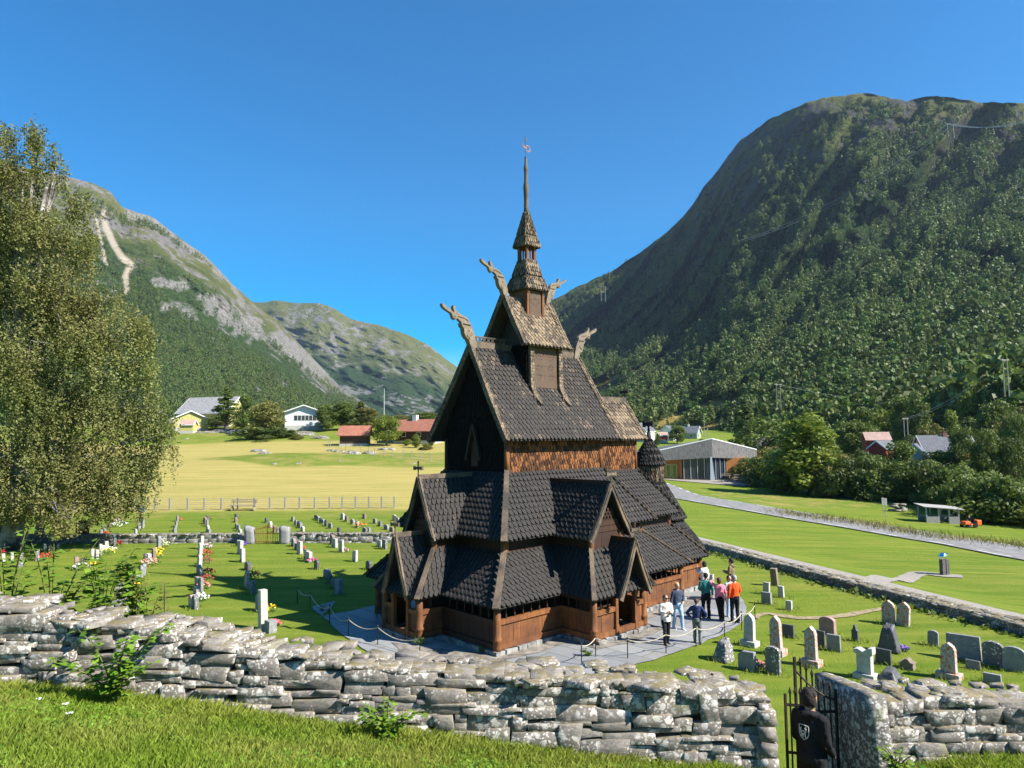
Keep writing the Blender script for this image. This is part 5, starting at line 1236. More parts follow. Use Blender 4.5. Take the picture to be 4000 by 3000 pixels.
# local: corner of the two facades at (0,0); left facade along -x, right facade along +x going back
Lf,Rb=(-17.0,-.5),(10.5,5.5)
def quadp(nm,a,b,za0,za1,zb0,zb1,m,th=.3,back=(0.,.3)):
    mb=MB();v=[(a[0],a[1],za0),(b[0],b[1],zb0),(b[0],b[1],zb1),(a[0],a[1],za1)];v2=[(x+back[0],y+back[1],z) for x,y,z in v]
    mb.add(v+v2,[(0,1,2,3),(7,6,5,4),(0,4,5,1),(3,2,6,7),(0,3,7,4),(1,5,6,2)]);return mb.build(nm,m,vc)
quadp('fascia_wall',Lf,(0,0),3.5,4.7,4.4,8.4,SIL);quadp('fascia_wall',(0,0),Rb,4.4,8.4,3.9,5.9,SIL)
quadp('edge_trim',(-17,-.55),(0,-.05),4.7,4.95,8.4,8.62,WHT,back=(0,.2));quadp('edge_trim',(0.05,-.05),(10.55,5.45),8.4,8.62,5.9,6.1,WHT,back=(0,.2))
mb=MB();mb.add([(-17,-.5,4.75),(0,0,8.45),(10.5,5.5,5.95),(6,26,4.6),(-22,24,4.6)],[(0,1,2,3,4)]);mb.add([(-17,-.5,4.7),(0,0,8.4),(10.5,5.5,5.9),(6,26,4.55),(-22,24,4.55)],[(4,3,2,1,0)]);mb.build('roof',tiles('dark_board_roof',(.14,.14,.145),.7),vc)
mb=MB();mb.box((-17,2.0,-2),(-6.8,2.4,5));mb.build('wooden_wall',ORW,vc)
mb=MB();mb.box((-6.8,1.2,-2),(-6.3,3.2,4.6));mb.box((-17,2.5,-2),(8,22,4.3));mb.build('back_wall',ORW,vc)
for x in(-9.2,-7.9): 
    mb=MB();mb.box((x-.6,1.86,0),(x+.6,1.99,3.0));dd=mb.build('door',plain('ochre_frame',(.45,.34,.12),.6),vc);mb=MB();mb.box((x-.35,1.84,.3),(x+.35,1.87,2.7));mb.build('pane',plain('green_pane',(.14,.20,.03),.3),dd)
mb=MB();mb.box((-6.2,.6,-.2),(-.2,.7,4.6));mb.build('glazing',GLS,vc)
for i in range(5):
    x=-6+i*1.45;mb=MB();mb.box((x-.035,.50,-.2),(x+.035,.56,4.7));mb.build('mullion',WHT,vc)
quadp('glazing',(.3,.9),(7.6,4.8),-.3,4.4,-.3,4.0,GLS,back=(-.1,.2))
for i in range(7):
    t=(i+.5)/7;mb=MB();mb.box((.3+7.3*t-.06,.9+3.9*t-.22,-.2),(.3+7.3*t+.06,.9+3.9*t-.06,4.2));mb.build('mullion',LM,vc)
mb=MB();mb.bar((-.1,-.15,-.6),(-.3,.1,4.6),1.0,.5,(0,1,0),w2=.35);mb.build('corner_pillar',LM,vc)
quadp('side_wall',(7.6,4.6),(11.0,5.9),-1,3.9,-1,3.9,SIL)
# forecourt and outdoor tables
fp=[valley(2560,1885,150),valley(2790,1880,148),valley(3010,1874,152)]
tbl=[(2835,1866),(2885,1868),(2930,1866),(2985,1872),(2880,1880),(2920,1882),(2960,1880)]
TBW=wood('picnic_wood',(.22,.18,.13),(.45,.38,.28))
def picnic(P,rz,label):
    o=empty('picnic_table',P,rz,label=label,cat='picnic table',group='picnic tables outside the visitor centre')
    mb=MB();mb.box((-1,-.4,.72),(1,.4,.78));mb.build('tabletop',TBW,o)
    for s in(-1,1):
        mb=MB();mb.box((-1,s*.75-.14,.42),(1,s*.75+.14,.47));mb.build('bench_seat',TBW,o)
        mb=MB();mb.bar((s*.75,-.7,0),(s*.75,-.2,.72),.1,.06);mb.bar((s*.75,.7,0),(s*.75,.2,.72),.1,.06);mb.bar((s*.75,-.8,.38),(s*.75,.8,.38),.06,.09);mb.build('leg_frame',TBW,o)
T0=['nearest the glass corner','second from the glass corner','third from the glass corner','farthest right at the back','front left near the lawn edge','front middle near the lawn edge','front right near the lawn edge']
for (px,py),l in zip(tbl,T0): picnic(valley(px,py,145 if py<1875 else 138),random.uniform(-.3,.1),'heavy wooden picnic table '+l)
polysheet('forecourt',[(p.x,p.y,0) for p in (valley(2590,1878,150),valley(2900,1890,136),valley(3010,1878,138),valley(3020,1862,160),valley(2560,1860,165))],.12,GRV,world=True,sub=12)
# bench by the meadow fence, field fence
FW=wood('fence_wood',(.22,.20,.17),(.48,.45,.39));WR=plain('wire',(.22,.22,.21),.5)
def fence(pix,label,h=1.15,wires=6,r=.07,D=None,name='wire_fence'):
    P=[gp(*p) if D is None else gpd(p[0],D) for p in pix];o=empty(name,P[0],label=label,cat='fence')
    for p in P:
        q=p-P[0];mb=MB();mb.box((q.x-r,q.y-r,q.z-.1),(q.x+r,q.y+r,q.z+h));mb.build('post',FW,o)
    for i in range(wires):
        z=.12+i*(h-.2)/(wires-1);mb=MB();mb.tube([p-P[0]+Vector((0,-r,z)) for p in P],.012,4);mb.build('wire',WR,o)
fence([(x,1993-(x-600)*.008) for x in (30,120,205,290,372,450,530,605,662,732,797,863,928,992,1053,1112,1169,1228,1286,1336,1388,1440,1490,1540)],'long wire fence on grey wooden posts between graveyard and mown meadow')
fence([(1282,1745),(1290,1748),(1325,1748),(1350,1760),(1410,1765),(1440,1775),(1463,1780),(1500,1785),(1533,1790),(1575,1790),(1607,1795),(1645,1797),(1683,1805)],'light wire fence round the garden below the log houses',h=1.3,wires=4,r=.05)
P=gp(960,1990)+Vector((0,-.6,0));o=empty('bench',P,0,label='weathered wooden bench standing against the meadow fence',cat='bench')
for z,y,h_ in((.44,0,.05),(.44,-.22,.05),(.72,.2,.10),(.90,.24,.10)):
    mb=MB();mb.box((-1.25,y-.09 if z<.5 else y-.02,z),(1.25,y+.09 if z<.5 else y+.02,z+h_));mb.build('seat' if z<.5 else 'backrest',TBW,o)
for s in(-1,1):
    mb=MB();mb.box((s*1.05-.04,-.3,0),(s*1.05+.04,.25,.44));mb.box((s*1.05-.04,.2,.4),(s*1.05+.04,.28,1.0));mb.build('leg',TBW,o)
# info board on posts left, road shelter, pillar, poles
P=gp(320,2120);mb=MB();mb.box((-.45,-.06,0),(.45,.06,1.5));o=mb.build('notice_board',plain('red_brown_board',(.14,.04,.03),.8),label='red brown notice board under the birch',cat='notice board');o.location=P;mb=MB();mb.box((-.18,-.09,.95),(.18,-.062,1.32));mb.build('paper',WHT,o)
# picnic shelter
SW=plain('pale_boards',(.33,.31,.28),.8,.15);P=valley(3665,2044,95);P.z=float(zt(P.x,P.y));P=valley(3665,2044,P.y)
for _ in range(6):
    P=gp(3665,2040)
sc_=P.y/112
o=empty('picnic_shelter',P,-.15,label='open roadside shelter with a slanting pale roof and board half walls',cat='shelter');o.scale=(sc_,)*3
mb=MB();mb.prism([(-1.9,2.35),(1.9,2.55),(1.9,2.65),(-1.9,2.45)],-3.0,3.0);r_=mb.build('roof',SW,o);r_.rotation_euler=(0,.075,0)
for x in(-2.3,-.5,1.0,2.4):
    for y in(-1.5,1.5): 
        mb=MB();mb.box((x-.09,y-.09,-.3),(x+.09,y+.09,2.4));mb.build('post',SW,o)
mb=MB();mb.bar((1.5,-1.5,1.5),(2.3,-1.5,2.2),.1,.1);mb.bar((-.5,-1.5,1.6),(.1,-1.5,2.3),.1,.1);mb.build('brace',SW,o)
for a,b in((.95,2.45),(-2.35,-.45)):
    mb=MB();mb.box((a,-1.62,-.2),(b,-1.56,1.05));mb.build('half_wall',SW,o)
mb=MB();mb.box((-2.35,1.5,-.2),(2.4,1.56,1.05));mb.box((2.4,-1.5,-.2),(2.46,1.5,1.0));mb.build('back_wall',SW,o)
o2=gp(3665,2040)+Vector((-.5,.3,0));picnic(o2,.2,'picnic table inside the roadside shelter')
P=gp(3505,1998);V=[];Fc=[];T=[]
for k in range(14): rock(V,Fc,T,(rg.uniform(-.8,.8),rg.uniform(-.3,.3),.2+.16*(k%6)),(.9,.7,.2),rg,sub=(2,2,1))
o=npmesh('stone_pile',np.concatenate(V),np.concatenate(Fc),ST2,tint=np.concatenate(T),label='square stack of flat stones on the lawn beyond the road',cat='stone stack');o.location=P
for px,py,lab in((3452,2022,'left of the two slender flat headed posts beyond the road'),(3462,2024,'right of the two slender flat headed posts beyond the road')):
    P=gp(px,py);mb=MB();mb.tube([(0,0,0),(0,0,1.9)],.035,6);mb.box((-.16,-.05,1.6),(.16,.05,2.5));o=mb.build('sign_post',plain('grey_sign',(.35,.34,.32),.6),label=lab,cat='sign post');o.location=P
P=gp(3142,1950);o=mbo=None
for (px,py),l in (((3136,1932),'left one of the two far bench like blocks on the lawn'),((3155,1930),'right one of the two far bench like blocks on the lawn')):
    P=gp(px,py);mb=MB();mb.box((-.7,-.3,.45),(.7,.3,.75));mb.box((-.5,-.2,0),(-.35,.2,.45));mb.box((.35,-.2,0),(.5,.2,.45));o=mb.build('lawn_bench',SW,label=l,cat='bench');o.location=P
# info pillar with polished metal head
P=gp(3691,2247);o=empty('sculpture_pillar',P,.3,label='dark split timber pillar topped by a polished metal fish like form',cat='sculpture')
k=P.y/50*1.0
for s in(-1,1):
    mb=MB();mb.box((s*.17-.14,-.14,0),(s*.17+.14,.14,1.12*k));mb.build('timber_column',plain('dark_timber',(.10,.09,.085),.7,.3),o,bevel=.01)
mb=MB();mb.tube([(-.22,0,1.12*k),(-.24,0,1.25*k),(-.05,0,1.38*k),(.2,0,1.42*k),(.42,0,1.5*k)],[.14,.24,.24,.13,.03],10);mb.build('metal_head',plain('polished_steel',(.75,.77,.8),.12,.03,metal=1),o,smooth=True)
# power poles
PW=plain('pole_wood',(.30,.28,.25),.8)
def hpole(px,py,D,h,sp,label,mat=PW,r=.14):
    P=valley(px,py,D);o=empty('power_pole',P,.3,label=label,cat='power pole')
    for s in(-1,1):
        mb=MB();mb.tube([(s*sp/2,0,-4),(s*sp/2,0,h)],[r,r*.8],7);mb.build('pole',mat,o)
    mb=MB();mb.box((-sp*.9,-.08,h-.5),(sp*.9,.08,h-.3));mb.build('crossarm',mat,o);return P+Vector((0,0,h-.3))
a=hpole(3930,1492,190,6.5,1.6,'tall double power pole on the hillside at the right edge')
b=hpole(3042,1568,330,8.5,2.2,'double power pole in front of the dark forest right of the church')
c=hpole(3540,1705,200,5.5,1.3,'double power pole between the birches above the red barns')
d=hpole(3715,527,1050,18,12,'distant lattice like power pylon high on the forested slope',LM,.35)
e=hpole(2357,1170,1350,26,9,'distant pale pylon low on the slope just right of the upper tower',LM,.3)
def wires(p,q,sag,lab,r=.03,off=(0,)):
    o=empty('power_line',p,label=lab,cat='power line')
    for k in off:
        P=[p.lerp(q,t)-p+Vector((k,0,-sag*4*t*(1-t))) for t in np.linspace(0,1,16)];mb=MB();mb.tube(P,r,4,cap=False);mb.build('wire',LM,o)
wires(a,c,2.5,'pair of wires from the right edge pole down to the pole above the red barns',.02,(-.7,.7))
wires(b,valley(4100,1575,300),5,'wire crossing the dark forest to the right of the double pole',.03)
wires(d,valley(4100,440,900),12,'bundle of bright wires from the high pylon to the right edge',.22,(-6,0,6));wires(d,valley(2900,940,1150),22,'wires descending the forested slope from the high pylon',.16,(-5,5))
# light pole by barn
P=gpd(592,172);P=gpd(592,172);mb=MB();mb.tube([(0,0,0),(0,0,7.2)],[.14,.1],7);mb.box((-.1,-.1,7.1),(1.1,.1,7.25));o=mb.build('lamp_pole',plain('brown_pole',(.16,.08,.05),.8),label='brown lamp pole in front of the yellow barn',cat='lamp pole');o.location=P
P=gpd(925,168);o=house(P,0,.01,.01,.01,.01,WHT,WHT,'x') if False else None
# far flag/antenna pole
P=gpd(1500,240);mb=MB();mb.tube([(0,0,0),(0,0,12)],[.09,.05],6);o=mb.build('flagpole',WHT,label='thin white flagpole behind the trees near the log houses',cat='flagpole');o.location=P
for px,py,h,l in((2752,1714,9,'thin utility pole right of the pale green house'),(2766,1762,9,'thin utility pole on the small field before the houses')):
    P=valley(px,py,260);mb=MB();mb.tube([(0,0,0),(0,0,h)],[.12,.09],6);o=mb.build('utility_pole',PW,label=l,cat='utility pole');o.location=P
# rocks in the meadow
for i,(px,py,s) in enumerate([(870,1688,6),(940,1695,7),(800,1690,4),(1075,1812,2.0),(1160,1811,1.8),(1020,1764,3.5),(1040,1772,3),(1330,1765,3),(1300,1762,2.6),(1370,1772,4),(1440,1772,3.6),(1510,1757,3.8),(1330,1800,1.6),(1180,1700,5),(1250,1712,5),(1610,1812,1.5),(730,1714,2),(1200,1690,4)]):
    P=gp(px,py);k=P.y/120;mb=MB();ri=random.Random(i)
    for q in range(5 if s>2 else 2):
        w_=s*k*.42*ri.uniform(.35,.8);mb.blob((ri.uniform(-.5,.5)*s*k*.5*(q>0),ri.uniform(-.3,.3)*s*.3,-.05),(w_,s*.22,s*.13*ri.uniform(.5,1.2)),16,9,.13,ri.random(),seed=i*7+q)
    o=mb.build('outcrop',ST2,smooth=False,label='pale bare rock outcrop in the rough grass below the houses',cat='rock',group='rock outcrops in the meadow');o.location=P
# ---------------------------------------------------------------- foliage
LF1=leafmat('leaves_birch',(.12,.155,.04),(.32,.34,.12),(.22,.17,.06),.15,.40)
LF2=leafmat('leaves_green',(.065,.105,.022),(.165,.215,.05),None,.2,.35)
LF3=leafmat('leaves_yellowgreen',(.12,.165,.022),(.25,.30,.05),None,.2,.38)
LF4=leafmat('leaves_dark',(.036,.06,.015),(.09,.125,.03),None,.2,.25)
LF5=leafmat('leaves_olive',(.10,.115,.028),(.21,.21,.055),(.22,.16,.04),.2,.3)
LFR=leafmat('leaves_raspberry',(.09,.20,.015),(.22,.36,.035),None,.8,.35)
BK=wood('bark',(.06,.05,.04),(.20,.17,.14),None,grain=(6,6,2));BKW=wood('birch_bark',(.20,.18,.15),(.55,.52,.47),(.06,.05,.045),grain=(4,4,9))
def leafquads(C,s,rng,N=None,aspect=1.0,jit=.55):
    """C (N,3) centres, s (N,) size -> quads"""
    n=len(C);u=rng.normal(size=(n,3))
    if N is not None: M=N+rng.normal(size=(n,3))*jit;M/=np.linalg.norm(M,axis=1,keepdims=True);u-=M*(u*M).sum(1,keepdims=True)
    u/=np.linalg.norm(u,axis=1,keepdims=True);w=rng.normal(size=(n,3)) if N is None else np.cross(u,M);w-=u*(w*u).sum(1,keepdims=True);w/=np.linalg.norm(w,axis=1,keepdims=True)
    s=np.asarray(s)[:,None];a=C-u*s;b=C-w*s*.62*aspect;c=C+u*s;d=C+w*s*.62*aspect
    V=np.stack([a,b,c,d],1).reshape(-1,3);Fc=np.arange(4*n).reshape(-1,4);return V,Fc
def crown_pts(rng,lobes,per,shell=.55):
    P=[];T=[];NN=[]
    for (c,r) in lobes:
        n=per;d=rng.normal(size=(n,3));d/=np.linalg.norm(d,axis=1,keepdims=True);q=shell+(1-shell)*rng.random(n)**.6;q*=1+.12*rng.normal(size=n)
        P.append(np.array(c)+d*q[:,None]*np.array(r));NN.append(d);T.append(np.clip(rng.normal(.5,.2,n)+rng.normal(0,.12),0,1))
    return np.concatenate(P),np.concatenate(T),np.concatenate(NN)
def make_lobes(rng,h,w,kind):
    L=[]
    if kind=='round':
        for i in range(44):
            a=rng.uniform(0,6.28);z=rng.uniform(.17,.90);R=w/2*math.sin(math.pi*min(1,(z-.02)/1.0))**.6*rng.uniform(.25,.76)
            r=rng.uniform(.12,.20)*w;L.append(((R*math.cos(a),R*math.sin(a),z*h),(r,r,r*.8)))
    elif kind=='tall':
        for i in range(38):
            a=rng.uniform(0,6.28);z=rng.uniform(.15,.97);R=w/2*(1-z)**.45*rng.uniform(.2,.85)
            r=rng.uniform(.10,.20)*w;L.append(((R*math.cos(a),R*math.sin(a),z*h),(r,r,r*1.3)))
    elif kind=='spruce':
        for i in range(46):
            z=i/46;a=rng.uniform(0,6.28);R=w/2*(1-z)*.75;r=w*.12*(1-z)+.05*w;L.append(((R*math.cos(a),R*math.sin(a),(.08+.9*z)*h),(r*1.3,r*1.3,r*.7)))
        L.append(((0,0,h*.97),(w*.03,w*.03,h*.05)))
    elif kind=='bush':
        for i in range(26):
            a=rng.uniform(0,6.28);R=w/2*rng.uniform(0,.85);z=rng.uniform(.15,.85)*(1-.5*(R/(w/2))**2);r=rng.uniform(.10,.2)*w;L.append(((R*math.cos(a),R*math.sin(a),z*h),(r,r,r*.75)))
    elif kind=='column':
        for i in range(24):
            a=rng.uniform(0,6.28);z=rng.uniform(.06,.95);R=w/2*.5*math.sin(math.pi*(.15+.8*z))*rng.uniform(.3,1);r=w*.22;L.append(((R*math.cos(a),R*math.sin(a),z*h),(r,r,r*1.6)))
    return L
PROTO={}
def proto(kind,var,h,w,mat,nleaf,ls):
    key=(kind,var,mat.name)
    if key in PROTO:return PROTO[key]
    rng=np.random.default_rng(var*131+len(kind)*17+int(nleaf));L=make_lobes(rng,h,w,kind);C,T,NN=crown_pts(rng,L,max(8,nleaf//len(L)))
    C[:,2]=np.maximum(C[:,2],.05*h)
    V,Fc=leafquads(C,rng.uniform(.6,1.3,len(C))*ls*1.25,rng,NN)
    cr=npmesh('crown',V,Fc,mat,tint=np.repeat(T,4),link=False)
    mb=MB();top=h*(.75 if kind!='bush' else .4);lean=rng.uniform(-.03,.03)*h
    mb.tube([(0,0,-.5),(lean*.3,0,top*.35),(lean,0,top)],[h*.022+.05,h*.016+.03,.03],7)
    for (c,r) in L[::2]:
        c=Vector(c);z0=max(.1*h,c.z-.25*h);b=Vector((lean*z0/top,0,z0));mb.tube([b,b.lerp(c,.5)+Vector((0,0,.02*h)),c],[h*.008+.015,h*.005+.01,.01],5)
    tr=mb.build('trunk',BKW if mat is LF1 else BK,None);COL.objects.unlink(tr)
    PROTO[key]=(cr,tr,h,w);return PROTO[key]
def tree(P,h,w,kind,mat,label,group=None,name=None,var=None,cat=None,nleaf=5600,ls=None):
    var=random.randrange(3) if var is None else var;H0={'round':10,'tall':12,'spruce':14,'bush':4,'column':6}[kind];W0_={'round':9,'tall':6.5,'spruce':6,'bush':5.5,'column':2.6}[kind]
    cr,tr,ph,pw=proto(kind,var,H0,W0_,mat,nleaf,ls or {'round':.20,'tall':.18,'spruce':.16,'bush':.11,'column':.08}[kind])
    nm=name or {'round':'broadleaf_tree','tall':'birch_tree','spruce':'spruce_tree','bush':'bush','column':'columnar_tree'}[kind]
    o=empty(nm,P,random.uniform(0,6.28),label=label,cat=cat or ('bush' if kind=='bush' else 'tree'),group=group)
    for src in(cr,tr):
        c=src.copy();COL.objects.link(c);c.parent=o;c.scale=(w/pw,w/pw,h/ph)
    return o
def ht(px_h,D): return px_h/(F/D)
# trees near the houses on the left
def tl(px,pyb,pyt,wpx,D,kind,mat,label,**k):
    d=ray(px,pyb);P=Vector((d[0]*D,D,float(zt(d[0]*D,D))));zt_=CH+ray(px,pyt)[2]*D
    return tree(P,max(1.5,zt_-P.z),wpx/F*D*1.05,kind,mat,label,**k)
tl(885,1665,1512,150,182,'spruce',LF2,'shaggy blue green spruce in front of the yellow barn')
tl(955,1670,1550,100,176,'tall',LF2,'thin ragged tree between the barn and the round brown tree')
tl(1040,1725,1560,165,168,'round',LF5,'round brownish green tree in the middle of the rise',nleaf=4200)
tl(1000,1730,1665,250,160,'bush',LF4,'broad dark bush spreading under the round brownish tree',nleaf=4000)
tl(1100,1730,1668,120,163,'bush',LF4,'dark bush at the right foot of the round brownish tree')
tl(1160,1728,1694,60,158,'bush',LF5,'small olive bush before the white house')
tl(1275,1720,1580,110,176,'round',LF2,'grey green tree covering the corner of the white house')
tl(1345,1720,1578,150,178,'tall',LF2,'tall green tree behind the log storehouse')
tl(1410,1715,1568,120,180,'spruce',LF5,'dark olive spruce behind the log storehouse')
tl(1450,1715,1600,90,176,'tall',LF5,'loose olive tree right of the dark spruce')
tl(1510,1748,1618,140,144,'round',LF3,'fresh green rounded maple between the two red roofed houses',nleaf=4200)
tl(1625,1790,1700,48,138,'column',LF3,'narrow light green juniper before the dark brown house')
tl(1590,1770,1720,40,143,'bush',LF3,'small yellow green bush left of the juniper')
tl(1683,1775,1698,40,142,'column',LF2,'darker narrow shrub at the right of the brown house')
tl(1665,1795,1762,60,132,'bush',LF5,'low brownish bush right of the juniper')
tl(1655,1690,1610,150,240,'round',LF2,'distant tree behind the brown house chimney')
tl(1560,1690,1620,120,250,'round',LF5,'distant olive tree behind the fresh green maple')
tl(1215,1700,1640,60,210,'round',LF5,'small far tree behind the white house')
tl(640,1720,1640,110,170,'bush',LF3,'bush at the left foot of the barn rise')
# ---- big birch at left
rng=np.random.default_rng(77)
def big_birch(P,lob,trunks,nst,label,seed):
    rng=np.random.default_rng(seed);o=empty('birch_tree',P,0,label=label,cat='tree')
    C=[];T=[];tw=MB();lob0=lob;lob=[]
    for c,r in lob0:
        for q in range(6):
            d=rng.normal(size=3);d/=np.linalg.norm(d);f=rng.uniform(.35,.75);lob.append((tuple(np.array(c)+d*np.array(r)*f),tuple(np.array(r)*rng.uniform(.32,.52))))
        lob.append((c,tuple(np.array(r)*.6)))
    tot=sum(r[0]*r[2] for c,r in lob)
    for c,r in lob:
        n=int(nst*r[0]*r[2]/tot);lo_=rng.normal(0,.2)
        for i in range(n):
            d=rng.normal(size=3);d/=np.linalg.norm(d);q=rng.uniform(.45,1.0)**.5;s=np.array(c)+d*q*np.array(r)
            Ls=rng.uniform(.5,1.9)*(1.35 if s[2]<c[2] else 1);m=int(Ls*22);ttt=rng.random(m)
            dr=rng.normal(0,.30,2);sp=.13
            X=np.stack([s[0]+dr[0]*ttt+rng.normal(0,sp,m),s[1]+dr[1]*ttt+rng.normal(0,sp,m),s[2]-Ls*ttt+rng.normal(0,.06,m)],1)
            C.append(X);T.append(np.clip(rng.normal(.5,.2,m)+rng.normal(0,.12)+lo_,0,1))
    C=np.concatenate(C);T=np.concatenate(T);k=C[:,2]>1.1;C=C[k];T=T[k]
    V,Fc=leafquads(C,rng.uniform(.6,1.25,len(C))*.088,rng)
    npmesh('crown',V,Fc,LF1,tint=np.repeat(T,4),parent=o)
    mb=MB()
    for pts,r0 in trunks:
        n=len(pts);mb.tube(pts,[r0*(1-.88*i/(n-1)) for i in range(n)],10)
    mb.build('trunk',BKW,o,smooth=True)
    mb=MB()
    for c,r in lob0:
        c=Vector(c);b=Vector((c.x*.25,c.y*.25,max(2.5,c.z*.55)))
        mid=b.lerp(c,.55)+Vector((0,0,.8));mb.tube([b,mid,c,c+Vector((r[0]*.4,0,-r[2]*.1))],[.13,.09,.045,.015],6)
        for q in range(3):
            e=c+Vector((rng.uniform(-1,1)*r[0]*.8,rng.uniform(-1,1)*r[1]*.8,rng.uniform(-.5,.8)*r[2]));mb.tube([mid,mid.lerp(e,.6)+Vector((0,0,.4)),e],[.05,.03,.01],5)
    mb.build('limbs',BKW,o)
    print('birch leaves',len(C));return o
PB=gp(40,2150);kk=PB.y/F
def bl(px,py,rx,ry,dy=0):
    d=ray(px,py);D=PB.y+dy;return ((d[0]*D-PB.x,dy,CH+d[2]*D-PB.z),(rx*kk,min(rx,ry)*kk*1.1,ry*kk))
lob=[bl(20,500,70,90),bl(140,500,60,85),bl(90,640,150,120),bl(225,610,45,90,.5),bl(60,830,190,130),bl(310,790,85,60,1),bl(190,900,190,120,-1),bl(340,930,60,90,.5),bl(20,1100,200,180),bl(250,1100,190,150,-.5),bl(420,1160,90,70,0),
 bl(120,1330,230,170,-1.5),bl(380,1300,190,150,-1),bl(545,1280,75,110,.5),bl(520,1420,120,80,0),bl(-100,1000,220,400),bl(-150,1500,250,350),bl(200,1560,250,170,-1),bl(430,1560,190,150,0),bl(600,1600,100,110,.5),bl(645,1700,65,80,0),
 bl(80,1800,220,160,-1),bl(330,1780,200,130,-1),bl(540,1780,130,110,.5),bl(180,1950,160,80,-2),bl(380,1900,110,100,0),bl(520,1920,70,60,.3),bl(20,1950,140,60,-2),bl(250,2020,70,50,-3)]
big_birch(PB,lob,[([(0,0,-.3),(.1,0,1.2),(.3,.1,3.5),(.2,0,8),(.9,.2,14),(.6,0,19),(1.3,0,24)],.75),([(-.6,.2,-.3),(-.9,.3,2),(-2,.5,6),(-3.5,.6,12)],.55)],5700,'huge old weeping birch filling the left side of the picture, thick leaning trunk',5)
P=gp(150,2122);big_birch(P,[((0,0,5),(2.2,2.0,2.2)),((.5,0,7.5),(2,2,2))],[([(0,0,-.3),(.1,0,2),(.2,0,5),(.3,0,9)],.36)],380,'smaller birch trunk standing just right of the huge birch',6)
# ---- riverside wood on the right
RWD='trees of the riverside wood beyond the road'
def tr(px,pyt,D,wpx,kind,mat,label=None,**k):
    d=ray(px,1710);P=Vector((d[0]*D,D,float(zt(d[0]*D,D))-.3));zt_=CH+ray(px,pyt)[2]*D
    return tree(P,max(2.2,zt_-P.z),wpx/F*D*1.1,kind,mat,label or {'round':'leafy mid green tree in the riverside wood beyond the road','tall':'upright feathery birch in the riverside wood beyond the road','spruce':'dark pointed spruce in the riverside wood beyond the road','bush':'dense bush at the edge of the riverside wood beyond the road'}[kind]+' with '+{'green':'mid green','yellowgreen':'yellow green','dark':'dark','olive':'olive','birch':'pale'}[mat.name.split('_')[1]]+' leaves',group=RWD if label is None else None,**k)
tr(3140,1600,121,290,'tall',LF3,'large yellow green birch towering in the middle of the riverside wood',nleaf=6500)
tr(2990,1630,178,260,'round',LF2,'broad grey green tree right behind the visitor centre',nleaf=5000)
tr(3010,1740,165,150,'round',LF5,'olive tree leaning over the right end of the visitor centre',nleaf=4500)
tr(2915,1560,250,120,'spruce',LF4,'tall dark spruce behind the visitor centre')
tl(2645,1712,1660,80,270,'round',LF2,'round green tree beside the whitish valley house')
tl(2570,1712,1690,30,262,'bush',LF4,'small dark bush near the little red shed')
tl(2672,1765,1728,72,235,'bush',LF5,'brownish bush behind the visitor centre roof')
tl(2740,1735,1712,60,250,'bush',LF4,'dark hedge below the pale green house')
rs=random.Random(9)
for px,pyt,D,wpx,kind,mat in [(3330,1640,190,170,'round',LF2),(3030,1740,175,130,'tall',LF5),(3250,1760,140,180,'round',LF5),(3380,1600,230,120,'tall',LF2),(3460,1590,235,140,'round',LF3),(3520,1560,215,120,'tall',LF2),(3420,1700,175,130,'tall',LF3),(3590,1540,210,130,'tall',LF2),(3640,1650,200,110,'round',LF5),(3720,1610,190,90,'tall',LF3),(3740,1500,235,160,'round',LF2),(3830,1480,220,170,'round',LF3),(3900,1560,190,160,'round',LF2),(3960,1450,215,170,'tall',LF3),(4010,1580,170,180,'round',LF5),(3850,1680,175,150,'round',LF4),(3940,1740,150,170,'round',LF4),(4040,1760,130,170,'round',LF5),
    (3060,1790,124,200,'round',LF2),(3300,1850,128,190,'round',LF4),(3430,1860,122,190,'round',LF2),(3560,1880,118,190,'round',LF5),(3700,1860,120,220,'round',LF2),(3820,1790,130,170,'round',LF3),(3850,1900,112,190,'round',LF4),(3960,1890,108,200,'round',LF2),(3230,1680,170,120,'tall',LF2),(3490,1800,140,150,'round',LF5),(3000,1800,150,160,'round',LF5),(3620,1800,140,130,'round',LF2),(3390,1780,145,120,'tall',LF2),(3790,1640,205,120,'tall',LF2),(2830,1760,200,130,'bush',LF4)]:
    tr(px,pyt,D,wpx,kind,mat,nleaf=3400)
for i in range(30):
    px=2960+i*37+rs.uniform(-14,14);fr=np.interp(px,[2950,3100,3250,3450,3700,4000],[1880,1918,1945,1960,1972,2062]);P=gp(px,fr)
    tree(P+Vector((0,4,-.4)),rs.uniform(4.5,8.5),rs.uniform(7,12),'bush',rs.choice([LF2,LF4,LF5,LF2,LF4]),'dense bush along the front edge of the riverside wood',group='bushes along the riverside wood')
for i in range(60):
    px=rs.uniform(3000,4250);D=rs.uniform(122,200);tr(px,np.interp(px,[2900,3200,3600,4000],[1740,1740,1710,1620])+rs.uniform(-20,110),D,rs.uniform(90,170),rs.choice(['round','round','tall']),rs.choice([LF2,LF4,LF5,LF2]),nleaf=3400)
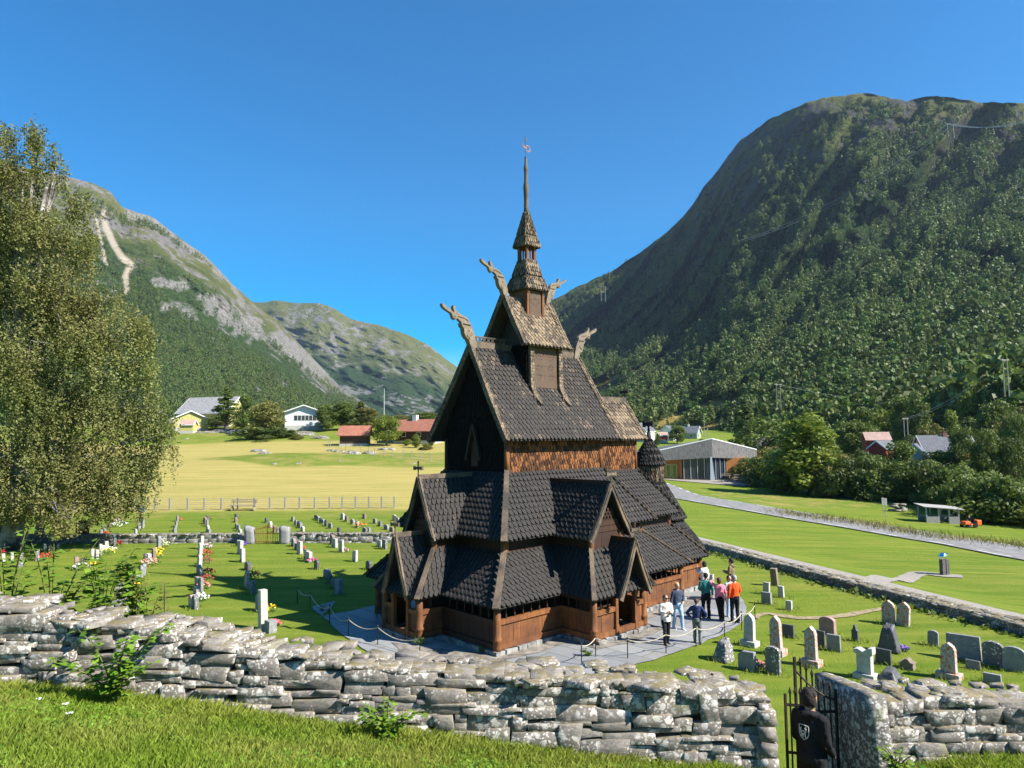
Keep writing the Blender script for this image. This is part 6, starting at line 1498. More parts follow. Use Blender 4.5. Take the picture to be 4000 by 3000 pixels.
# ---- forest on the right mountain and scrub on the left one (instanced stuff)
def forest(name,base,xs,rows,n,mask,mats,hr,label=None,seed=0,nl=200):
    rng=np.random.default_rng(seed);B=base
    # base: (rows,cols,3)
    rws,cols=B.shape[:2];pts=[];sc=[];N=0
    r=rng.uniform(1,rows-1,n*3);c=rng.uniform(0,cols-1.01,n*3)
    i=r.astype(int);j=c.astype(int);fr=(r-i)[:,None];fc=(c-j)[:,None]
    P=B[i,j]*(1-fr)*(1-fc)+B[i+1,j]*fr*(1-fc)+B[i,j+1]*(1-fr)*fc+B[i+1,j+1]*fr*fc
    e1=B[i+1,j]-B[i,j];e2=B[i,j+1]-B[i,j]
    nrm=np.cross(e2,e1);nrm/=np.linalg.norm(nrm,axis=1,keepdims=True)+1e-9;nz=np.abs(nrm[:,2])
    D=np.linalg.norm(P,axis=1);t=r/rows
    keep=mask(P,t,c/cols,nz,rng);P=P[keep][:n];D=D[keep][:n]
    big=1+.45*fbm(P[:,0]*.009,P[:,1]*.009,3);h=rng.uniform(*hr,len(P))*(1+.5*rng.random(len(P))**3)*big
    if seed==40:
        ppx=2000+2700*P[:,0]/P[:,1];ppy=1710-2700*(P[:,2]-CH)/P[:,1];nr_=np.maximum.reduce([clearings(ppx,ppy-kk_) for kk_ in (15,32,50)]);h=np.where(nr_>.2,h*.28,h)
    me=bpy.data.meshes.new(name);me.vertices.add(len(P));me.vertices.foreach_set('co',P.astype(np.float32).ravel())
    a=me.attributes.new('sc','FLOAT','POINT');a.data.foreach_set('value',h.astype(np.float32))
    a=me.attributes.new('rot','FLOAT','POINT');a.data.foreach_set('value',rng.uniform(0,6.28,len(P)).astype(np.float32))
    o=bpy.data.objects.new(name,me);COL.objects.link(o);tag(o,kind='stuff')
    cc=bpy.data.collections.new(name+'_kinds')
    for q in range(4):
        rg2=np.random.default_rng(seed+q)
        kd=['round','tall','round','tall'][q];L=make_lobes(rg2,1.,.8 if kd=='round' else .55,kd)
        L=L[:14]+[((0,0,.5),(.22,.22,.30))];C,T,NN=crown_pts(rg2,L,nl//len(L));C[:,2]=np.maximum(C[:,2],.02);V,Fc=leafquads(C,rg2.uniform(.6,1.3,len(C))*.078,rg2,NN,jit=.28)
        ob=npmesh('forest_tree_kind',V,Fc,mats[q%len(mats)],tint=np.repeat(T,4),link=False);cc.objects.link(ob)
    ng=bpy.data.node_groups.new(name,'GeometryNodeTree');ng.interface.new_socket('Geometry',in_out='INPUT',socket_type='NodeSocketGeometry');ng.interface.new_socket('Geometry',in_out='OUTPUT',socket_type='NodeSocketGeometry')
    nd=ng.nodes;gi=nd.new('NodeGroupInput');go=nd.new('NodeGroupOutput');ip=nd.new('GeometryNodeInstanceOnPoints');ci=nd.new('GeometryNodeCollectionInfo');ci.inputs[0].default_value=cc;ci.inputs['Separate Children'].default_value=True;ci.inputs['Reset Children'].default_value=True
    m2p=nd.new('GeometryNodeMeshToPoints')
    na=nd.new('GeometryNodeInputNamedAttribute');na.data_type='FLOAT';na.inputs[0].default_value='sc';nr=nd.new('GeometryNodeInputNamedAttribute');nr.data_type='FLOAT';nr.inputs[0].default_value='rot'
    cx=nd.new('ShaderNodeCombineXYZ');ng.links.new(nr.outputs[0],cx.inputs[2])
    ip.inputs['Pick Instance'].default_value=True
    ng.links.new(gi.outputs[0],m2p.inputs[0]);ng.links.new(m2p.outputs[0],ip.inputs['Points']);ng.links.new(ci.outputs[0],ip.inputs['Instance']);ng.links.new(cx.outputs[0],ip.inputs['Rotation']);ng.links.new(na.outputs[0],ip.inputs['Scale']);ng.links.new(ip.outputs[0],go.inputs[0])
    md=o.modifiers.new('forest','NODES');md.node_group=ng
    print(name,len(P));return o
LFF=leafmat('leaves_forest',(.055,.11,.024),(.16,.24,.06),None,.02,.3);LFG=leafmat('leaves_forest_pale',(.09,.13,.035),(.22,.26,.08),None,.02,.3)
def mask_r(P,t,c,nz,rng):
    n=fbm(P[:,0]*.012,P[:,1]*.012,3);m=rng.random(len(P));px=2000+2700*P[:,0]/P[:,1];py=1710-2700*(P[:,2]-CH)/P[:,1]
    top=np.interp(px,[2100,2408,2715,2930,3150,3440,4000],[1120,1045,960,850,690,520,420])
    dens=np.clip((py-top)/60,0,1)*.95+.34*(py>top-170)*(rng.random(len(P))<.8)+.10;dens*=np.where(n<-.38,.25,1)
    dens=np.where(clearings(px,py-8)>.25,.05,dens);dens*=1-.92*patches(px,py,RKR)
    w=np.clip(np.linalg.norm(P,axis=1)/1500,.05,1)**.2
    return (m<dens*w)&(px>1900)
forest('forest',MRV,MRX,225,23000,mask_r,[LFF,LFG,LF4,LFF],(9,16),seed=40)
def mask_l(P,t,c,nz,rng):
    n=fbm(P[:,0]*.004,P[:,1]*.004+P[:,2]*.006,4);m=rng.random(len(P));px=2000+2700*P[:,0]/P[:,1];py=1710-2700*(P[:,2]-CH)/P[:,1];dens=np.clip(1.15-t*1.15+1.2*n,0,1)*(1-.93*patches(px,py,RKL))*(1-slide(px,py));return m<dens
forest('hillside_scrub',MLV,MLX,290,32000,mask_l,[LFF,LFG,LFF,LF4],(7,12),seed=60,nl=70)
# ---- foreground grass
def grass(name,n,xr,yr,hr,mat,seed,wid=.006,cond=None,clump=True):
    rng=np.random.default_rng(seed);x=rng.uniform(*xr,n);y=rng.uniform(*yr,n)
    k=(np.abs(x/y)<.86);dn=fbm(x*1.6,y*1.6,3)
    if clump:k&=rng.random(n)<(.75+.5*dn)
    if cond is not None:k&=cond(x,y)
    x=x[k];y=y[k];dn=dn[k];n=len(x);z=zt(x,y);h=rng.uniform(*hr,n)*(1+.7*np.clip(dn,0,1))*(1+.8*np.clip((y-8.2)/.8,0,1));a=rng.uniform(0,6.28,n);b=rng.uniform(.15,.75,n)*h;ph=rng.uniform(0,6.28,n)
    dx=np.cos(a)*wid;dy=np.sin(a)*wid;lx=np.cos(ph)*b;ly=np.sin(ph)*b
    V=np.stack([np.stack([x-dx,y-dy,z-.01],1),np.stack([x+dx,y+dy,z-.01],1),np.stack([x+lx*.4+dx*.7,y+ly*.4+dy*.7,z+h*.6],1),np.stack([x+lx,y+ly,z+h],1)],1).reshape(-1,3)
    Fc=np.arange(4*n).reshape(-1,4);T=np.repeat(np.clip(rng.normal(.5,.25,n)+dn*.4,0,1),4)
    return npmesh(name,V,Fc,mat,tint=T,kind='stuff')
GR=leafmat('grass_blades',(.15,.26,.02),(.34,.46,.05),(.44,.42,.10),.7,.45)
grass('grass',210000,(-7.5,3.3),(5.2,9.0),(.025,.095),GR,1,wid=.005)
grass('grass',30000,(4.75,8.5),(7.2,9.2),(.03,.10),GR,2)
# dry stalks along the road & tall grass
GD=leafmat('dry_grass',(.20,.15,.05),(.40,.30,.12),(.12,.15,.03),.5,.3)
V=[];rs2=np.random.default_rng(8);pp=[gp(px,py) for px,py in ((3060,2008),(3200,2030),(3350,2048),(3500,2075),(3650,2105),(3800,2118),(4000,2140),(4150,2165))]
X=[];Y_=[]
for a,b in zip(pp[:-1],pp[1:]):
    L_=(b-a).length;n=int(L_*75)
    t=rs2.random(n);X+=list(a.x+(b.x-a.x)*t+rs2.normal(0,1.2,n));Y_+=list(a.y+(b.y-a.y)*t+1.5+rs2.normal(0,2.0,n))
x=np.array(X);y=np.array(Y_);z=zt(x,y);n=len(x);h=rs2.uniform(.2,.8,n);a=rs2.uniform(0,6.28,n);lx=rs2.normal(0,.2,n);ly=rs2.normal(0,.2,n);w=.035
V=np.stack([np.stack([x-np.cos(a)*w,y-np.sin(a)*w,z],1),np.stack([x+np.cos(a)*w,y+np.sin(a)*w,z],1),np.stack([x+lx*.5+.02,y+ly*.5,z+h*.6],1),np.stack([x+lx,y+ly,z+h],1)],1).reshape(-1,3)
npmesh('roadside_grass',V,np.arange(4*n).reshape(-1,4),GD,tint=np.repeat(rs2.random(n),4),kind='stuff')
# ---- leafy plants by the near wall
def leafplant(P,r,h,n,label,mat=LFR,ls=.05,seed=0,cat='plant',name='raspberry_bush',group=None,stems=9):
    rng=np.random.default_rng(seed);o=empty(name,P,0,label=label,cat=cat,group=group)
    V=[];Fc=[];T=[];mb=MB()
    for s in range(stems):
        a=rng.uniform(0,6.28);q=r*rng.uniform(.25,1);tip=np.array([q*math.cos(a),q*math.sin(a)*.6,h*rng.uniform(.55,1.1)])
        pts=[np.array([tip[0]*.15*t+tip[0]*.85*t*t,tip[1]*t*t,tip[2]*(1.35*t-.35*t*t)]) for t in np.linspace(0,1,7)];mb.tube([Vector(p) for p in pts],[.008]*6+[.004],4)
        m=n//stems
        for i in range(m):
            t=rng.uniform(.2,1);k=min(5,int(t*6));f=t*6-k;c=pts[k]*(1-f)+pts[k+1]*f if k<6 else pts[6]
            b=rng.uniform(0,6.28);d=np.array([math.cos(b),math.sin(b),rng.uniform(-.15,.35)]);d/=np.linalg.norm(d);up=np.array([rng.normal(0,.3),rng.normal(0,.3),1]);w=np.cross(d,up);w/=np.linalg.norm(w);L_=ls*rng.uniform(.7,1.5);c=c+d*.03
            base=len(V);v=[c,c+d*L_*.55+w*L_*.42-[0,0,L_*.05],c+d*L_*1.25-[0,0,L_*.25],c+d*L_*.55-w*L_*.42-[0,0,L_*.05]];V+=v;Fc.append((base,base+1,base+2,base+3));T+=[rng.random()]*4
    npmesh('leaves',V,Fc,mat,tint=T,parent=o);mb.build('stems',plain('green_stem',(.12,.13,.04),.7),o)
    return o
def wpt(px,D,z): d=ray(px,1710);return Vector((d[0]*D,D,z))
leafplant(wpt(480,8.55,float(zt(-4.8,8.6))),.75,.98,480,'bright green raspberry shoots climbing the left part of the near wall',ls=.075,seed=1)
leafplant(wpt(1520,8.55,float(zt(-1.5,8.6))),.55,.5,330,'leafy nettle clump at the foot of the wall near the middle',ls=.055,seed=2,name='nettle_clump')
leafplant(wpt(3440,8.75,float(zt(4.8,8.7))),.28,.35,130,'green weed beside the upright slab right of the gate',ls=.05,seed=3,name='weed')
for i,(px,D,r,h,l) in enumerate([(60,10.6,.8,2.0,'leftmost green raspberry bush behind the near wall'),(230,10.9,.9,2.1,'tall raspberry bush behind the near wall under the birch'),(420,11.0,.7,1.7,'raspberry bush behind the near wall right of the tallest one'),(560,11.2,.5,1.25,'low raspberry bush behind the near wall before the stone cross')]):
    z=4.75-h*.62-(px/400)*.13;leafplant(wpt(px,D,z),r,h,420,l,ls=.10,seed=20+i,stems=13)
for i,(px,h,l) in enumerate([(560,1.0,'left seeding nettle stalk'),(600,1.15,'middle seeding nettle stalk'),(665,.85,'right seeding nettle stalk')]):
    leafplant(wpt(px,10.6,3.7),.20,h*1.35,90,l+' behind the near wall',ls=.045,seed=40+i,mat=LF5,stems=2,name='nettle_stalk')
for i,(px,py,l) in enumerate([(1260,2330+55,'green tuft at the foot of a rope post on the left'),(1640,2520,'weed at the foot of the west porch post'),(1890,2550,'weed by the near corner post of the church'),(2300,2560,'weeds at the foot of the south porch')]):
    leafplant(gp(px,py)+Vector((0,-.1,0)),.3,.28,80,l,ls=.06,seed=60+i,name='weed',stems=6)
# tangle along the boundary wall
V=[];rs2=np.random.default_rng(18);C=[]
for i in range(2600):
    s=rs2.uniform(0,46);p=WLB+(WLA-WLB)/np.linalg.norm(WLA-WLB)*(s-4);o=-.35-abs(rs2.normal(0,.3));wgt=1.0 if s>24 else .35
    if rs2.random()>wgt: continue
    x,y=p[0]+_wn[0]*o,p[1]+_wn[1]*o;C.append((x,y,float(zt(x,y))+abs(rs2.normal(0,.18))*wgt))
C=np.array(C);V,Fc=leafquads(C,rs2.uniform(.06,.16,len(C)),rs2);npmesh('wallside_weeds',V,Fc,LF2,tint=np.repeat(rs2.random(len(C)),4),kind='stuff')
# white yarrow flowers
fx=[];rs2=np.random.default_rng(28)
for i,(px,py) in enumerate([(150,2790),(250,2810),(270,2850)]):
    P=gp(px,min(py,2990));mb=MB();mb.tube([(0,0,0),(.01,0,.16)],.004,4);
    st=mb.build('yarrow',plain('green_stem',(.12,.13,.04),.7),label='small white yarrow flower head in the foreground grass',cat='wildflower',group='white yarrow in the grass');st.location=P
    mb=MB()
    for q in range(12): a=rs2.uniform(0,6.28);d=rs2.uniform(0,.035);mb.blob((d*math.cos(a),d*math.sin(a),.165),(.008,.008,.005),5,3,.1)
    mb.build('flower_head',WHT,st)

# low clover and dandelion leaves in the foreground grass
rs2=np.random.default_rng(33);n=26000;x=rs2.uniform(-7.5,3.2,n);y=rs2.uniform(5.2,8.95,n);k=(np.abs(x/y)<.86)&(fbm(x*.9+9,y*.9,3)+.5*fbm(x*4,y*4,2)>.05);x=x[k];y=y[k];n=len(x)
C=np.stack([x,y,zt(x,y)+rs2.uniform(.02,.075,n)],1);N_=np.tile([0,-.25,1.],(n,1));V,Fc=leafquads(C,rs2.uniform(.010,.028,n),rs2,N_,jit=.45)
npmesh('clover',V,Fc,LFR,tint=np.repeat(rs2.random(n),4),kind='stuff')

# longer grass left standing round the gravestones and the far side of the near wall
rs2=np.random.default_rng(44);X=[];Y_=[];Hh=[];Ww=[]
for P in RGP:
    n=170;a=rs2.uniform(0,6.28,n);r=rs2.uniform(.08,.52,n);X+=list(P.x+r*np.cos(a));Y_+=list(P.y+r*np.sin(a));Hh+=list(rs2.uniform(.04,.15,n));Ww+=[.010]*n
for P,_,_2 in SPOTS:
    n=60;a=rs2.uniform(0,6.28,n);r=rs2.uniform(.05,.42,n);X+=list(P.x+r*np.cos(a));Y_+=list(P.y+r*np.sin(a));Hh+=list(rs2.uniform(.05,.18,n));Ww+=[.02]*n
x=np.array(X);y=np.array(Y_);h=np.array(Hh);w=np.array(Ww);z=zt(x,y);n=len(x);a=rs2.uniform(0,6.28,n);lx=rs2.normal(0,.4,n)*h;ly=rs2.normal(0,.4,n)*h
V=np.stack([np.stack([x-np.cos(a)*w,y-np.sin(a)*w,z-.01],1),np.stack([x+np.cos(a)*w,y+np.sin(a)*w,z-.01],1),np.stack([x+lx*.5+w*.5,y+ly*.5,z+h*.6],1),np.stack([x+lx,y+ly,z+h],1)],1).reshape(-1,3)
npmesh('graveside_grass',V,np.arange(4*n).reshape(-1,4),GR,tint=np.repeat(rs2.random(n),4),kind='stuff')
# ---------------------------------------------------------------- people
SK=plain('skin',(.58,.34,.24),.5,.06);SKT=plain('tanned_skin',(.42,.24,.16),.5,.06)
def cloth(name,c,rough=.85): return plain('cloth_'+name,c,rough,.14,9,.1,bs=.25)
TX=bpy.data.textures.new('folds','CLOUDS');TX.noise_scale=.11;TX.noise_depth=2
def folds(o,st=.03):
    d=o.modifiers.new('d','DISPLACE');d.texture=TX;d.strength=st;d.mid_level=.5;d.texture_coords='LOCAL';return o
def remesh(o,v=.012,it=3):
    m=o.modifiers.new('r','REMESH');m.mode='VOXEL';m.voxel_size=v;m.use_smooth_shade=True
    s=o.modifiers.new('s','SMOOTH');s.iterations=it;s.factor=.5
    return o
def person(P,rz,H,label,shirt,pants,shoes,hair,arms,legs=((.10,.02,0),(-.10,-.02,0)),long_sleeve=True,skin=SK,hood=False,lean=(0,0),headturn=(0,0),hairlen=0,female=False,skin_arm=False,wide=1.0,badge=None,child=False,shirt_len=.50):
    """local frame: faces -y. arms: ((elbow),(wrist),(tip)) per side in metres for 1.7 m"""
    k=H/1.7;o=empty('person',P,rz,label=label,cat='person');o.scale=(k,k,k)
    hip=.92;sh=1.40;hd=1.585;lx,ly=lean
    hy=Vector((lx+headturn[0]*.02,ly-.012,hd));sw=(.155 if female else .175)*wide
    T=lambda pts,r,mb,n=12,flat=1.0: mb.tube(pts,r,n,flat=flat)
    # body
    b=MB()
    b.blob(hy,(.072,.092,.112),14,10,0);b.blob(hy+Vector((0,-.03,-.06)),(.052,.062,.058),12,8,0)
    b.tube([hy+Vector((0,-.088,.015)),hy+Vector((0,-.112,-.022)),hy+Vector((0,-.092,-.03))],[.010,.017,.010],8)
    for s in(-1,1): b.blob(hy+Vector((s*.074,.005,-.005)),(.012,.02,.03),8,6,0)
    b.tube([Vector((lx*.9,ly*.9+.015,1.36)),Vector((lx,ly+.012,1.44)),hy+Vector((0,.01,-.06))],[.075,.056,.052],12)
    def torso(mb,e,z0=.88,z1=1.41):
        prof=[(z0,.150,.115),(.95,.158,.118),(1.05,.142,.105),(1.18,.152,.108),(1.30,.165*wide,.105),(1.38,.150*wide,.085),(1.43,.085,.06)]
        vs=[];n=18;pr=[p for p in prof if p[0]>=z0-.01]
        for z,rx,ry in pr:
            t=(z-.9)/.5
            if female and z<1.1: rx*=1.04
            for i in range(n):
                a=2*math.pi*i/n;vs.append((lx*t+(rx*wide**.5+e)*math.cos(a),ly*t+(ry+e)*math.sin(a),z))
        fs=[(j*n+i,j*n+(i+1)%n,(j+1)*n+(i+1)%n,(j+1)*n+i) for j in range(len(pr)-1) for i in range(n)]+[tuple(range(n-1,-1,-1)),tuple((len(pr)-1)*n+i for i in range(n))]
        mb.add(vs,fs)
    torso(b,0)
    A=[]
    for s,(el,wr,tp) in zip((-1,1),arms):
        S=Vector((lx+s*sw,ly,1.365));E=Vector(el);W_=Vector(wr);Tp=Vector(tp);A.append((S,E,W_,Tp,s))
        b.tube([S,S.lerp(E,.5),E],[.052,.046,.038],10);b.tube([E,E.lerp(W_,.4),W_],[.038,.036,.024],10)
        d=(Tp-W_).normalized();q=d.cross(Vector((s,0,.3))).normalized();pl=W_+d*.09
        b.tube([W_,W_+d*.045,pl],[.026,.032,.030],8,flat=.9)
        w=q
        for f in range(4):
            o_=w*(-.027+f*.018);L_=(.075,.085,.080,.062)[f];c=pl+o_*.8-d*.01;m=c+d*L_*.55+o_*.15;cu=(Vector((0,-.5,-.5))*.015)
            b.tube([c,m,m+d*L_*.45+cu],[.0095,.009,.0075],6)
        b.tube([W_+d*.03-w*.02,W_+d*.055-w*.045,W_+d*.085-w*.052],[.012,.011,.009],6)
    Lg=[]
    for s,(fx,fy,kz) in zip((-1,1),legs):
        h=Vector((s*.088,0,.90));f=Vector((s*.10+fx*0+ (fx if abs(fx)>.101 else 0),fy,.085));kn=h.lerp(f,.48)+Vector((0,-.03-kz,0));Lg.append((h,kn,f,s))
        b.tube([h,h.lerp(kn,.5),kn],[.088,.075,.055],10);b.tube([kn,kn.lerp(f,.35),f],[.052,.056,.036],10);b.tube([f+Vector((0,.04,-.045)),f+Vector((0,-.15,-.055))],[.035,.03],8)
    body=remesh(b.build('body',skin,o),.0105,2)
    for s in(-1,1):
        mb=MB();mb.blob(hy+Vector((s*.03,-.086,.012)),(.012,.006,.007),8,5,0);mb.build('eye',plain('eye_dark',(.03,.02,.02),.3),o)
    mb=MB();mb.bar(hy+Vector((-.022,-.0925,-.055)),hy+Vector((.022,-.0925,-.055)),.006,.008);mb.build('mouth',plain('lips',(.40,.14,.11),.5),o)
    # shirt
    mb=MB();torso(mb,.020,.90 if shirt_len<.55 else .82)
    if shirt_len>=.55: T([(0,0,.80),(0,0,.95)],[.17,.165],mb,16)
    for S,E,W_,Tp,s in A:
        mb.tube([S-Vector((s*.04,0,-.01)),S,S.lerp(E,.5),E],[.058,.068,.062,.054],10)
        if long_sleeve: mb.tube([E,E.lerp(W_,.5),E.lerp(W_,.93)],[.054,.048,.038],10)
    if hood: mb.tube([Vector((lx-.10,ly-.01,1.43)),Vector((lx-.07,ly+.09,1.42)),Vector((lx,ly+.125,1.40)),Vector((lx+.07,ly+.09,1.42)),Vector((lx+.10,ly-.01,1.43))],[.03,.05,.06,.05,.03],8)
    folds(remesh(mb.build('jacket' if hood else 'sweater',shirt,o),.013,4),.035)
    # trousers
    mb=MB();T([(0,0,.99),(0,0,.90),(0,0,.84)],[.148,.160,.15],mb,16)
    for h,kn,f,s in Lg: mb.tube([h+Vector((0,0,.03)),h.lerp(kn,.5),kn,kn.lerp(f,.5),f+Vector((0,0,.0))],[.098,.086,.068,.066,.058],12)
    folds(remesh(mb.build('trousers',pants,o),.014,3),.03)
    for h,kn,f,s in Lg:
        mb=MB();mb.tube([f+Vector((0,.055,-.045)),f+Vector((0,.0,-.035)),f+Vector((0,-.10,-.05)),f+Vector((0,-.19,-.058))],[.038,.05,.042,.028],10);mb.box((f.x-.042,f.y-.20,0),(f.x+.042,f.y+.085,.03));remesh(mb.build('shoe',shoes,o),.011,3)
    # hair
    mb=MB();c=hy+Vector((0,.022,.030));mb.blob(c,(.084,.094,.098),14,9,.05,seed=3);mb.blob(c+Vector((0,.035,-.04)),(.076,.065,.07),12,8,.06,seed=4)
    if hairlen: mb.blob(c+Vector((0,.04,-.08*hairlen)),(.086,.062,.10),12,8,.08,seed=5);[mb.blob(c+Vector((s*.065,.005,-.06)),(.03,.055,.075),8,6,.1,seed=6) for s in(-1,1)]
    # carve face side by keeping hair behind the brow
    mb.v=[(x,max(y,hy.y-.052+ (0 if z>hy.z+.045 else .055)),z) for x,y,z in mb.v]
    rh=random.Random(int(abs(P[0])*997))
    for i in range(34):
        a=rh.uniform(0,6.28);e=rh.uniform(-.5,1);q=c+Vector((.078*math.cos(a)*math.cos(e),.02+.085*abs(math.sin(a))*math.cos(e)-.03,.085*math.sin(e)));mb.blob(q,(.022,.022,.026),6,5,.2,seed=i)
    remesh(mb.build('hair',hair,o),.009,1)
    return o
def arm(s,el,wr,tp): return ((s*el[0],el[1],el[2]),(s*wr[0],wr[1],wr[2]),(s*tp[0],tp[1],tp[2]))
DOWN=lambda s:arm(s,(.24,.02,1.10),(.25,-.04,.86),(.25,-.06,.74))
HIPS=lambda s:arm(s,(.38,.08,1.14),(.21,-.02,.98),(.13,-.08,.95))
FRONT=lambda s:arm(s,(.23,-.02,1.12),(.10,-.26,1.14),(.02,-.33,1.18))
BACKF=lambda s:arm(s,(.25,-.02,1.12),(.15,-.18,1.02),(.08,-.24,1.00))
HEAD=lambda s:arm(s,(.36,-.08,1.52),(.14,-.12,1.60),(.06,-.12,1.66))
PHONE=lambda s:arm(s,(.22,-.14,1.20),(.12,-.30,1.38),(.08,-.34,1.48))
def stand(px,py,h): return gp(px,py),h
BLKT=cloth('black',(.018,.018,.02));NVY=cloth('navy',(.035,.045,.12));JEA=cloth('light_jeans',(.30,.42,.58));CRM=cloth('cream',(.66,.60,.55));TEA=cloth('teal',(.03,.16,.15));PNK=cloth('pink',(.72,.22,.30));ORG=cloth('orange_red',(.68,.085,.02));OLV=cloth('olive',(.18,.14,.075));GRY=cloth('washed_grey',(.16,.18,.17));WHC=cloth('white',(.75,.74,.72));DNV=cloth('dark_jacket',(.05,.065,.10))
HB=plain('brown_hair',(.09,.05,.03),.6,.3,20);HBL=plain('dark_hair',(.022,.016,.013),.75,.5,40,bs=.6);HBD=plain('blond_hair',(.48,.28,.12),.6,.25,20);HG=plain('grey_hair',(.28,.27,.26),.6,.2,20)
SB=plain('dark_shoe',(.03,.03,.03),.6);SWH=plain('white_shoe',(.7,.7,.7),.6)
def zz(x,y): return gp(*z1(x,y))
FC=0.05
p1=person(zz(285,1020),.25,1.66,'woman in a cream sweater looking down at a phone, wearing sunglasses and black trousers',CRM,BLKT,SB,HB,(FRONT(-1),FRONT(1)),((.10,-.10,.02),(-.10,.10,0)),female=True,shirt_len=.6,wide=1.12,lean=(0,-.03),hairlen=.3)
mb=MB();mb.box((-.075,-.112,-.012),(.075,-.085,.022));g_=mb.build('sunglasses',BLKT,p1);g_.location=(0,-.05,1.60)
mb=MB();mb.box((-.04,-.075,-.006),(.04,.075,.006));ph=mb.build('phone',BLKT,label='dark phone held in both hands by the woman in the cream sweater',cat='phone',bevel=.004);ph.location=p1.matrix_basis@Vector((0,-.34,1.17));ph.rotation_euler=(.5,0,.25)
p2=person(zz(412,855),.35,1.68,'short haired blonde woman in an open dark jacket and light blue jeans',DNV,JEA,SWH,HBD,(DOWN(-1),BACKF(1)),((.10,.14,0),(-.10,-.14,.03)),female=True,wide=1.1,hood=True)
person(zz(622,1010),math.pi-.35,1.50,'boy in a navy hooded top seen from behind with his hands on his hips',NVY,GRY,SB,HB,(HIPS(-1),HIPS(1)),((.10,.02,0),(-.10,-.05,0)),hood=True)
person(zz(722,745),math.pi+.1,1.76,'man in a teal sweater and black trousers seen from behind',TEA,BLKT,SB,HBL,(DOWN(-1),BACKF(1)),((.10,.0,0),(-.10,-.12,0)),skin=SKT)
person(zz(868,762),math.pi-.15,1.62,'woman in a pink top with one hand raised to her brown hair, seen from behind',PNK,BLKT,SB,HB,(DOWN(-1),HEAD(1)),((.10,.06,0),(-.12,-.06,0)),female=True,long_sleeve=False,hairlen=.7,wide=1.1)
person(zz(1032,790),math.pi+.3,1.78,'grey haired man in an orange red sweater seen from behind',ORG,BLKT,SB,HG,(BACKF(-1),DOWN(1)),((.10,.04,0),(-.10,-.05,0)))
p7=person(zz(998,545),math.pi+.9,1.78,'man in an olive hooded top reading a white leaflet on the grass',OLV,BLKT,SB,HBL,(FRONT(-1),FRONT(1)),hood=True,skin=SKT)
mb=MB();mb.box((-.15,-.10,-.004),(-.002,.10,.0));mb.box((.002,-.10,-.004),(.15,.10,.0));lf=mb.build('leaflet',WHC,label='folded white leaflet held by the man in the olive top',cat='leaflet');lf.location=p7.matrix_basis@Vector((0,-.36,1.17));lf.rotation_euler=(.6,0,math.pi+.9)
person(zz(703,545),math.pi+.6,1.66,'person in a white top mostly hidden behind the far corner post',WHC,BLKT,SB,HBL,(DOWN(-1),PHONE(1)),female=True,hairlen=.8)
person(zz(975,725),.3,1.60,'person in a pale patterned top and light jeans half hidden behind the orange red man',cloth('pale_grey',(.48,.5,.52)),JEA,SWH,HBL,(DOWN(-1),PHONE(1)),female=True,hairlen=.6)
# man in the gateway
gm=person((3.80,9.2,float(1.95)),math.pi-.98,1.80,'man in a black hooded sweatshirt with a white shield crest, standing in the gateway',BLKT,cloth('black_trousers',(.022,.021,.022)),SB,HBL,(arm(-1,(.215,.0,1.08),(.19,-.16,.92),(.12,-.24,.90)),arm(1,(.215,.0,1.08),(.19,-.16,.92),(.12,-.24,.90))),hood=True,skin=SKT,wide=1.0,hairlen=.35)
CRE=plain('crest_print',(.62,.62,.60),.8,.1)
def onback(x,z): # on the curved back of the sweatshirt
    rx,ry=.188,.136;xx=max(-.99,min(.99,x/rx));return Vector((x,ry*math.sqrt(1-xx*xx)+.006+.004,z))
mb=MB()
sh=[(-.062,1.29),(-.062,1.20),(-.045,1.155),(0,1.125),(.045,1.155),(.062,1.20),(.062,1.29),(0,1.297),(-.062,1.29)]
mb.tube([onback(x,z) for x,z in sh],.0045,5,cap=False)
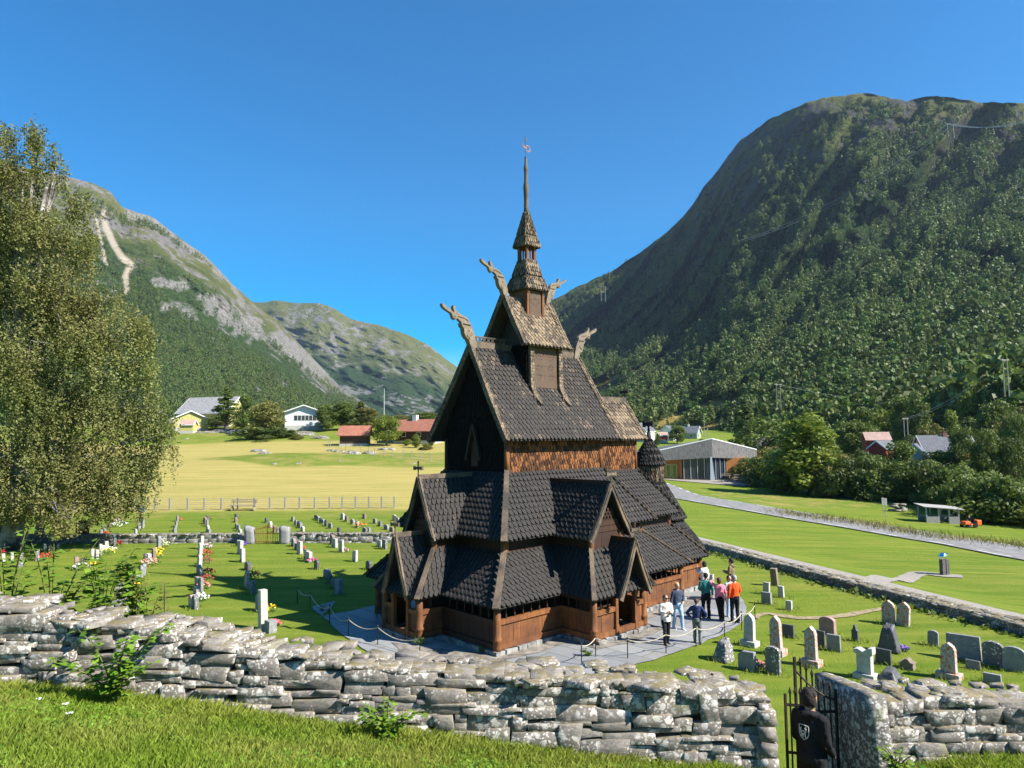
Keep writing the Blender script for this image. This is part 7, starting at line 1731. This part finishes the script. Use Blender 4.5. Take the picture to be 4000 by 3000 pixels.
lion=[[(-.028,1.15),(-.020,1.175),(-.018,1.20),(-.022,1.225),(-.026,1.245),(-.038,1.255)],[(.012,1.150),(.010,1.175),(-.004,1.20)],[(-.018,1.20),(.018,1.185),(.034,1.165),(.042,1.175)],[(-.022,1.228),(-.042,1.222)],[(-.020,1.215),(.012,1.228),(.026,1.215)],[(.018,1.188),(.040,1.205),(.036,1.235),(.046,1.25),(.030,1.262)],[(-.026,1.25),(-.014,1.262),(-.030,1.270)]]
for l in lion: mb.tube([onback(x,z) for x,z in l],[.006]+[.0075]*(len(l)-2)+[.005],5)
cr_=mb.build('crest',CRE,gm)
# distant people
P=gp(*z3(1520,250));person(P,math.pi,1.7,'person in a blue jacket among the graves under the birch',cloth('blue',(.05,.14,.28)),BLKT,SB,HBL,(DOWN(-1),DOWN(1)),hood=True)
P=gp(3788,2060);k=1.0
ml=empty('ride_on_mower',P,-1.3,label='small orange ride on mower at the far edge of the lawn beyond the road',cat='mower');OR=plain('orange_paint',(.70,.12,.02),.4)
mb=MB();mb.box((-.35,-1.0,.3),(.35,-.2,.75));mb.box((-.45,-.3,.25),(.45,.6,.45));mb.build('body',OR,ml,bevel=.08)
mb=MB();mb.box((-.3,.35,.45),(.3,.5,.95));mb.box((-.3,-.1,.45),(.3,.5,.55));mb.build('seat',BLKT,ml,bevel=.03)
mb=MB();mb.box((-.5,.6,.25),(.5,1.3,.85));mb.build('grass_box',OR,ml,bevel=.1)
for x,y,r in((-.42,-.7,.22),(.42,-.7,.22),(-.45,.35,.3),(.45,.35,.3)):
    mb=MB();mb.tube([(x-.08,y,r),(x+.08,y,r)],[r,r],14);mb.build('wheel',BLKT,ml)
rd=person(P+Vector((0,0,.05)),-1.3,1.65,'person in dark clothes sitting on the orange mower',BLKT,JEA,SB,HG,(FRONT(-1),FRONT(1)),((.10,-.45,.35),(-.10,-.45,.35)))
rd.location=P+Vector((.0,0,-.28))
# ---------------------------------------------------------------- haze
hb=MB();hb.box((-5500,-600,-90),(5500,5600,1900))
ht=NT('haze');vp=ht.new('ShaderNodeVolumePrincipled');vp.inputs['Color'].default_value=(.55,.75,1,1);vp.inputs['Density'].default_value=.000036;vp.inputs['Anisotropy'].default_value=.2
out=[n for n in ht.n.nodes if n.type=='OUTPUT_MATERIAL'][0];ht.n.nodes.remove(ht.b);ht.lk(vp.outputs[0],out.inputs['Volume'])
hb.build('haze',ht.m,kind='stuff')
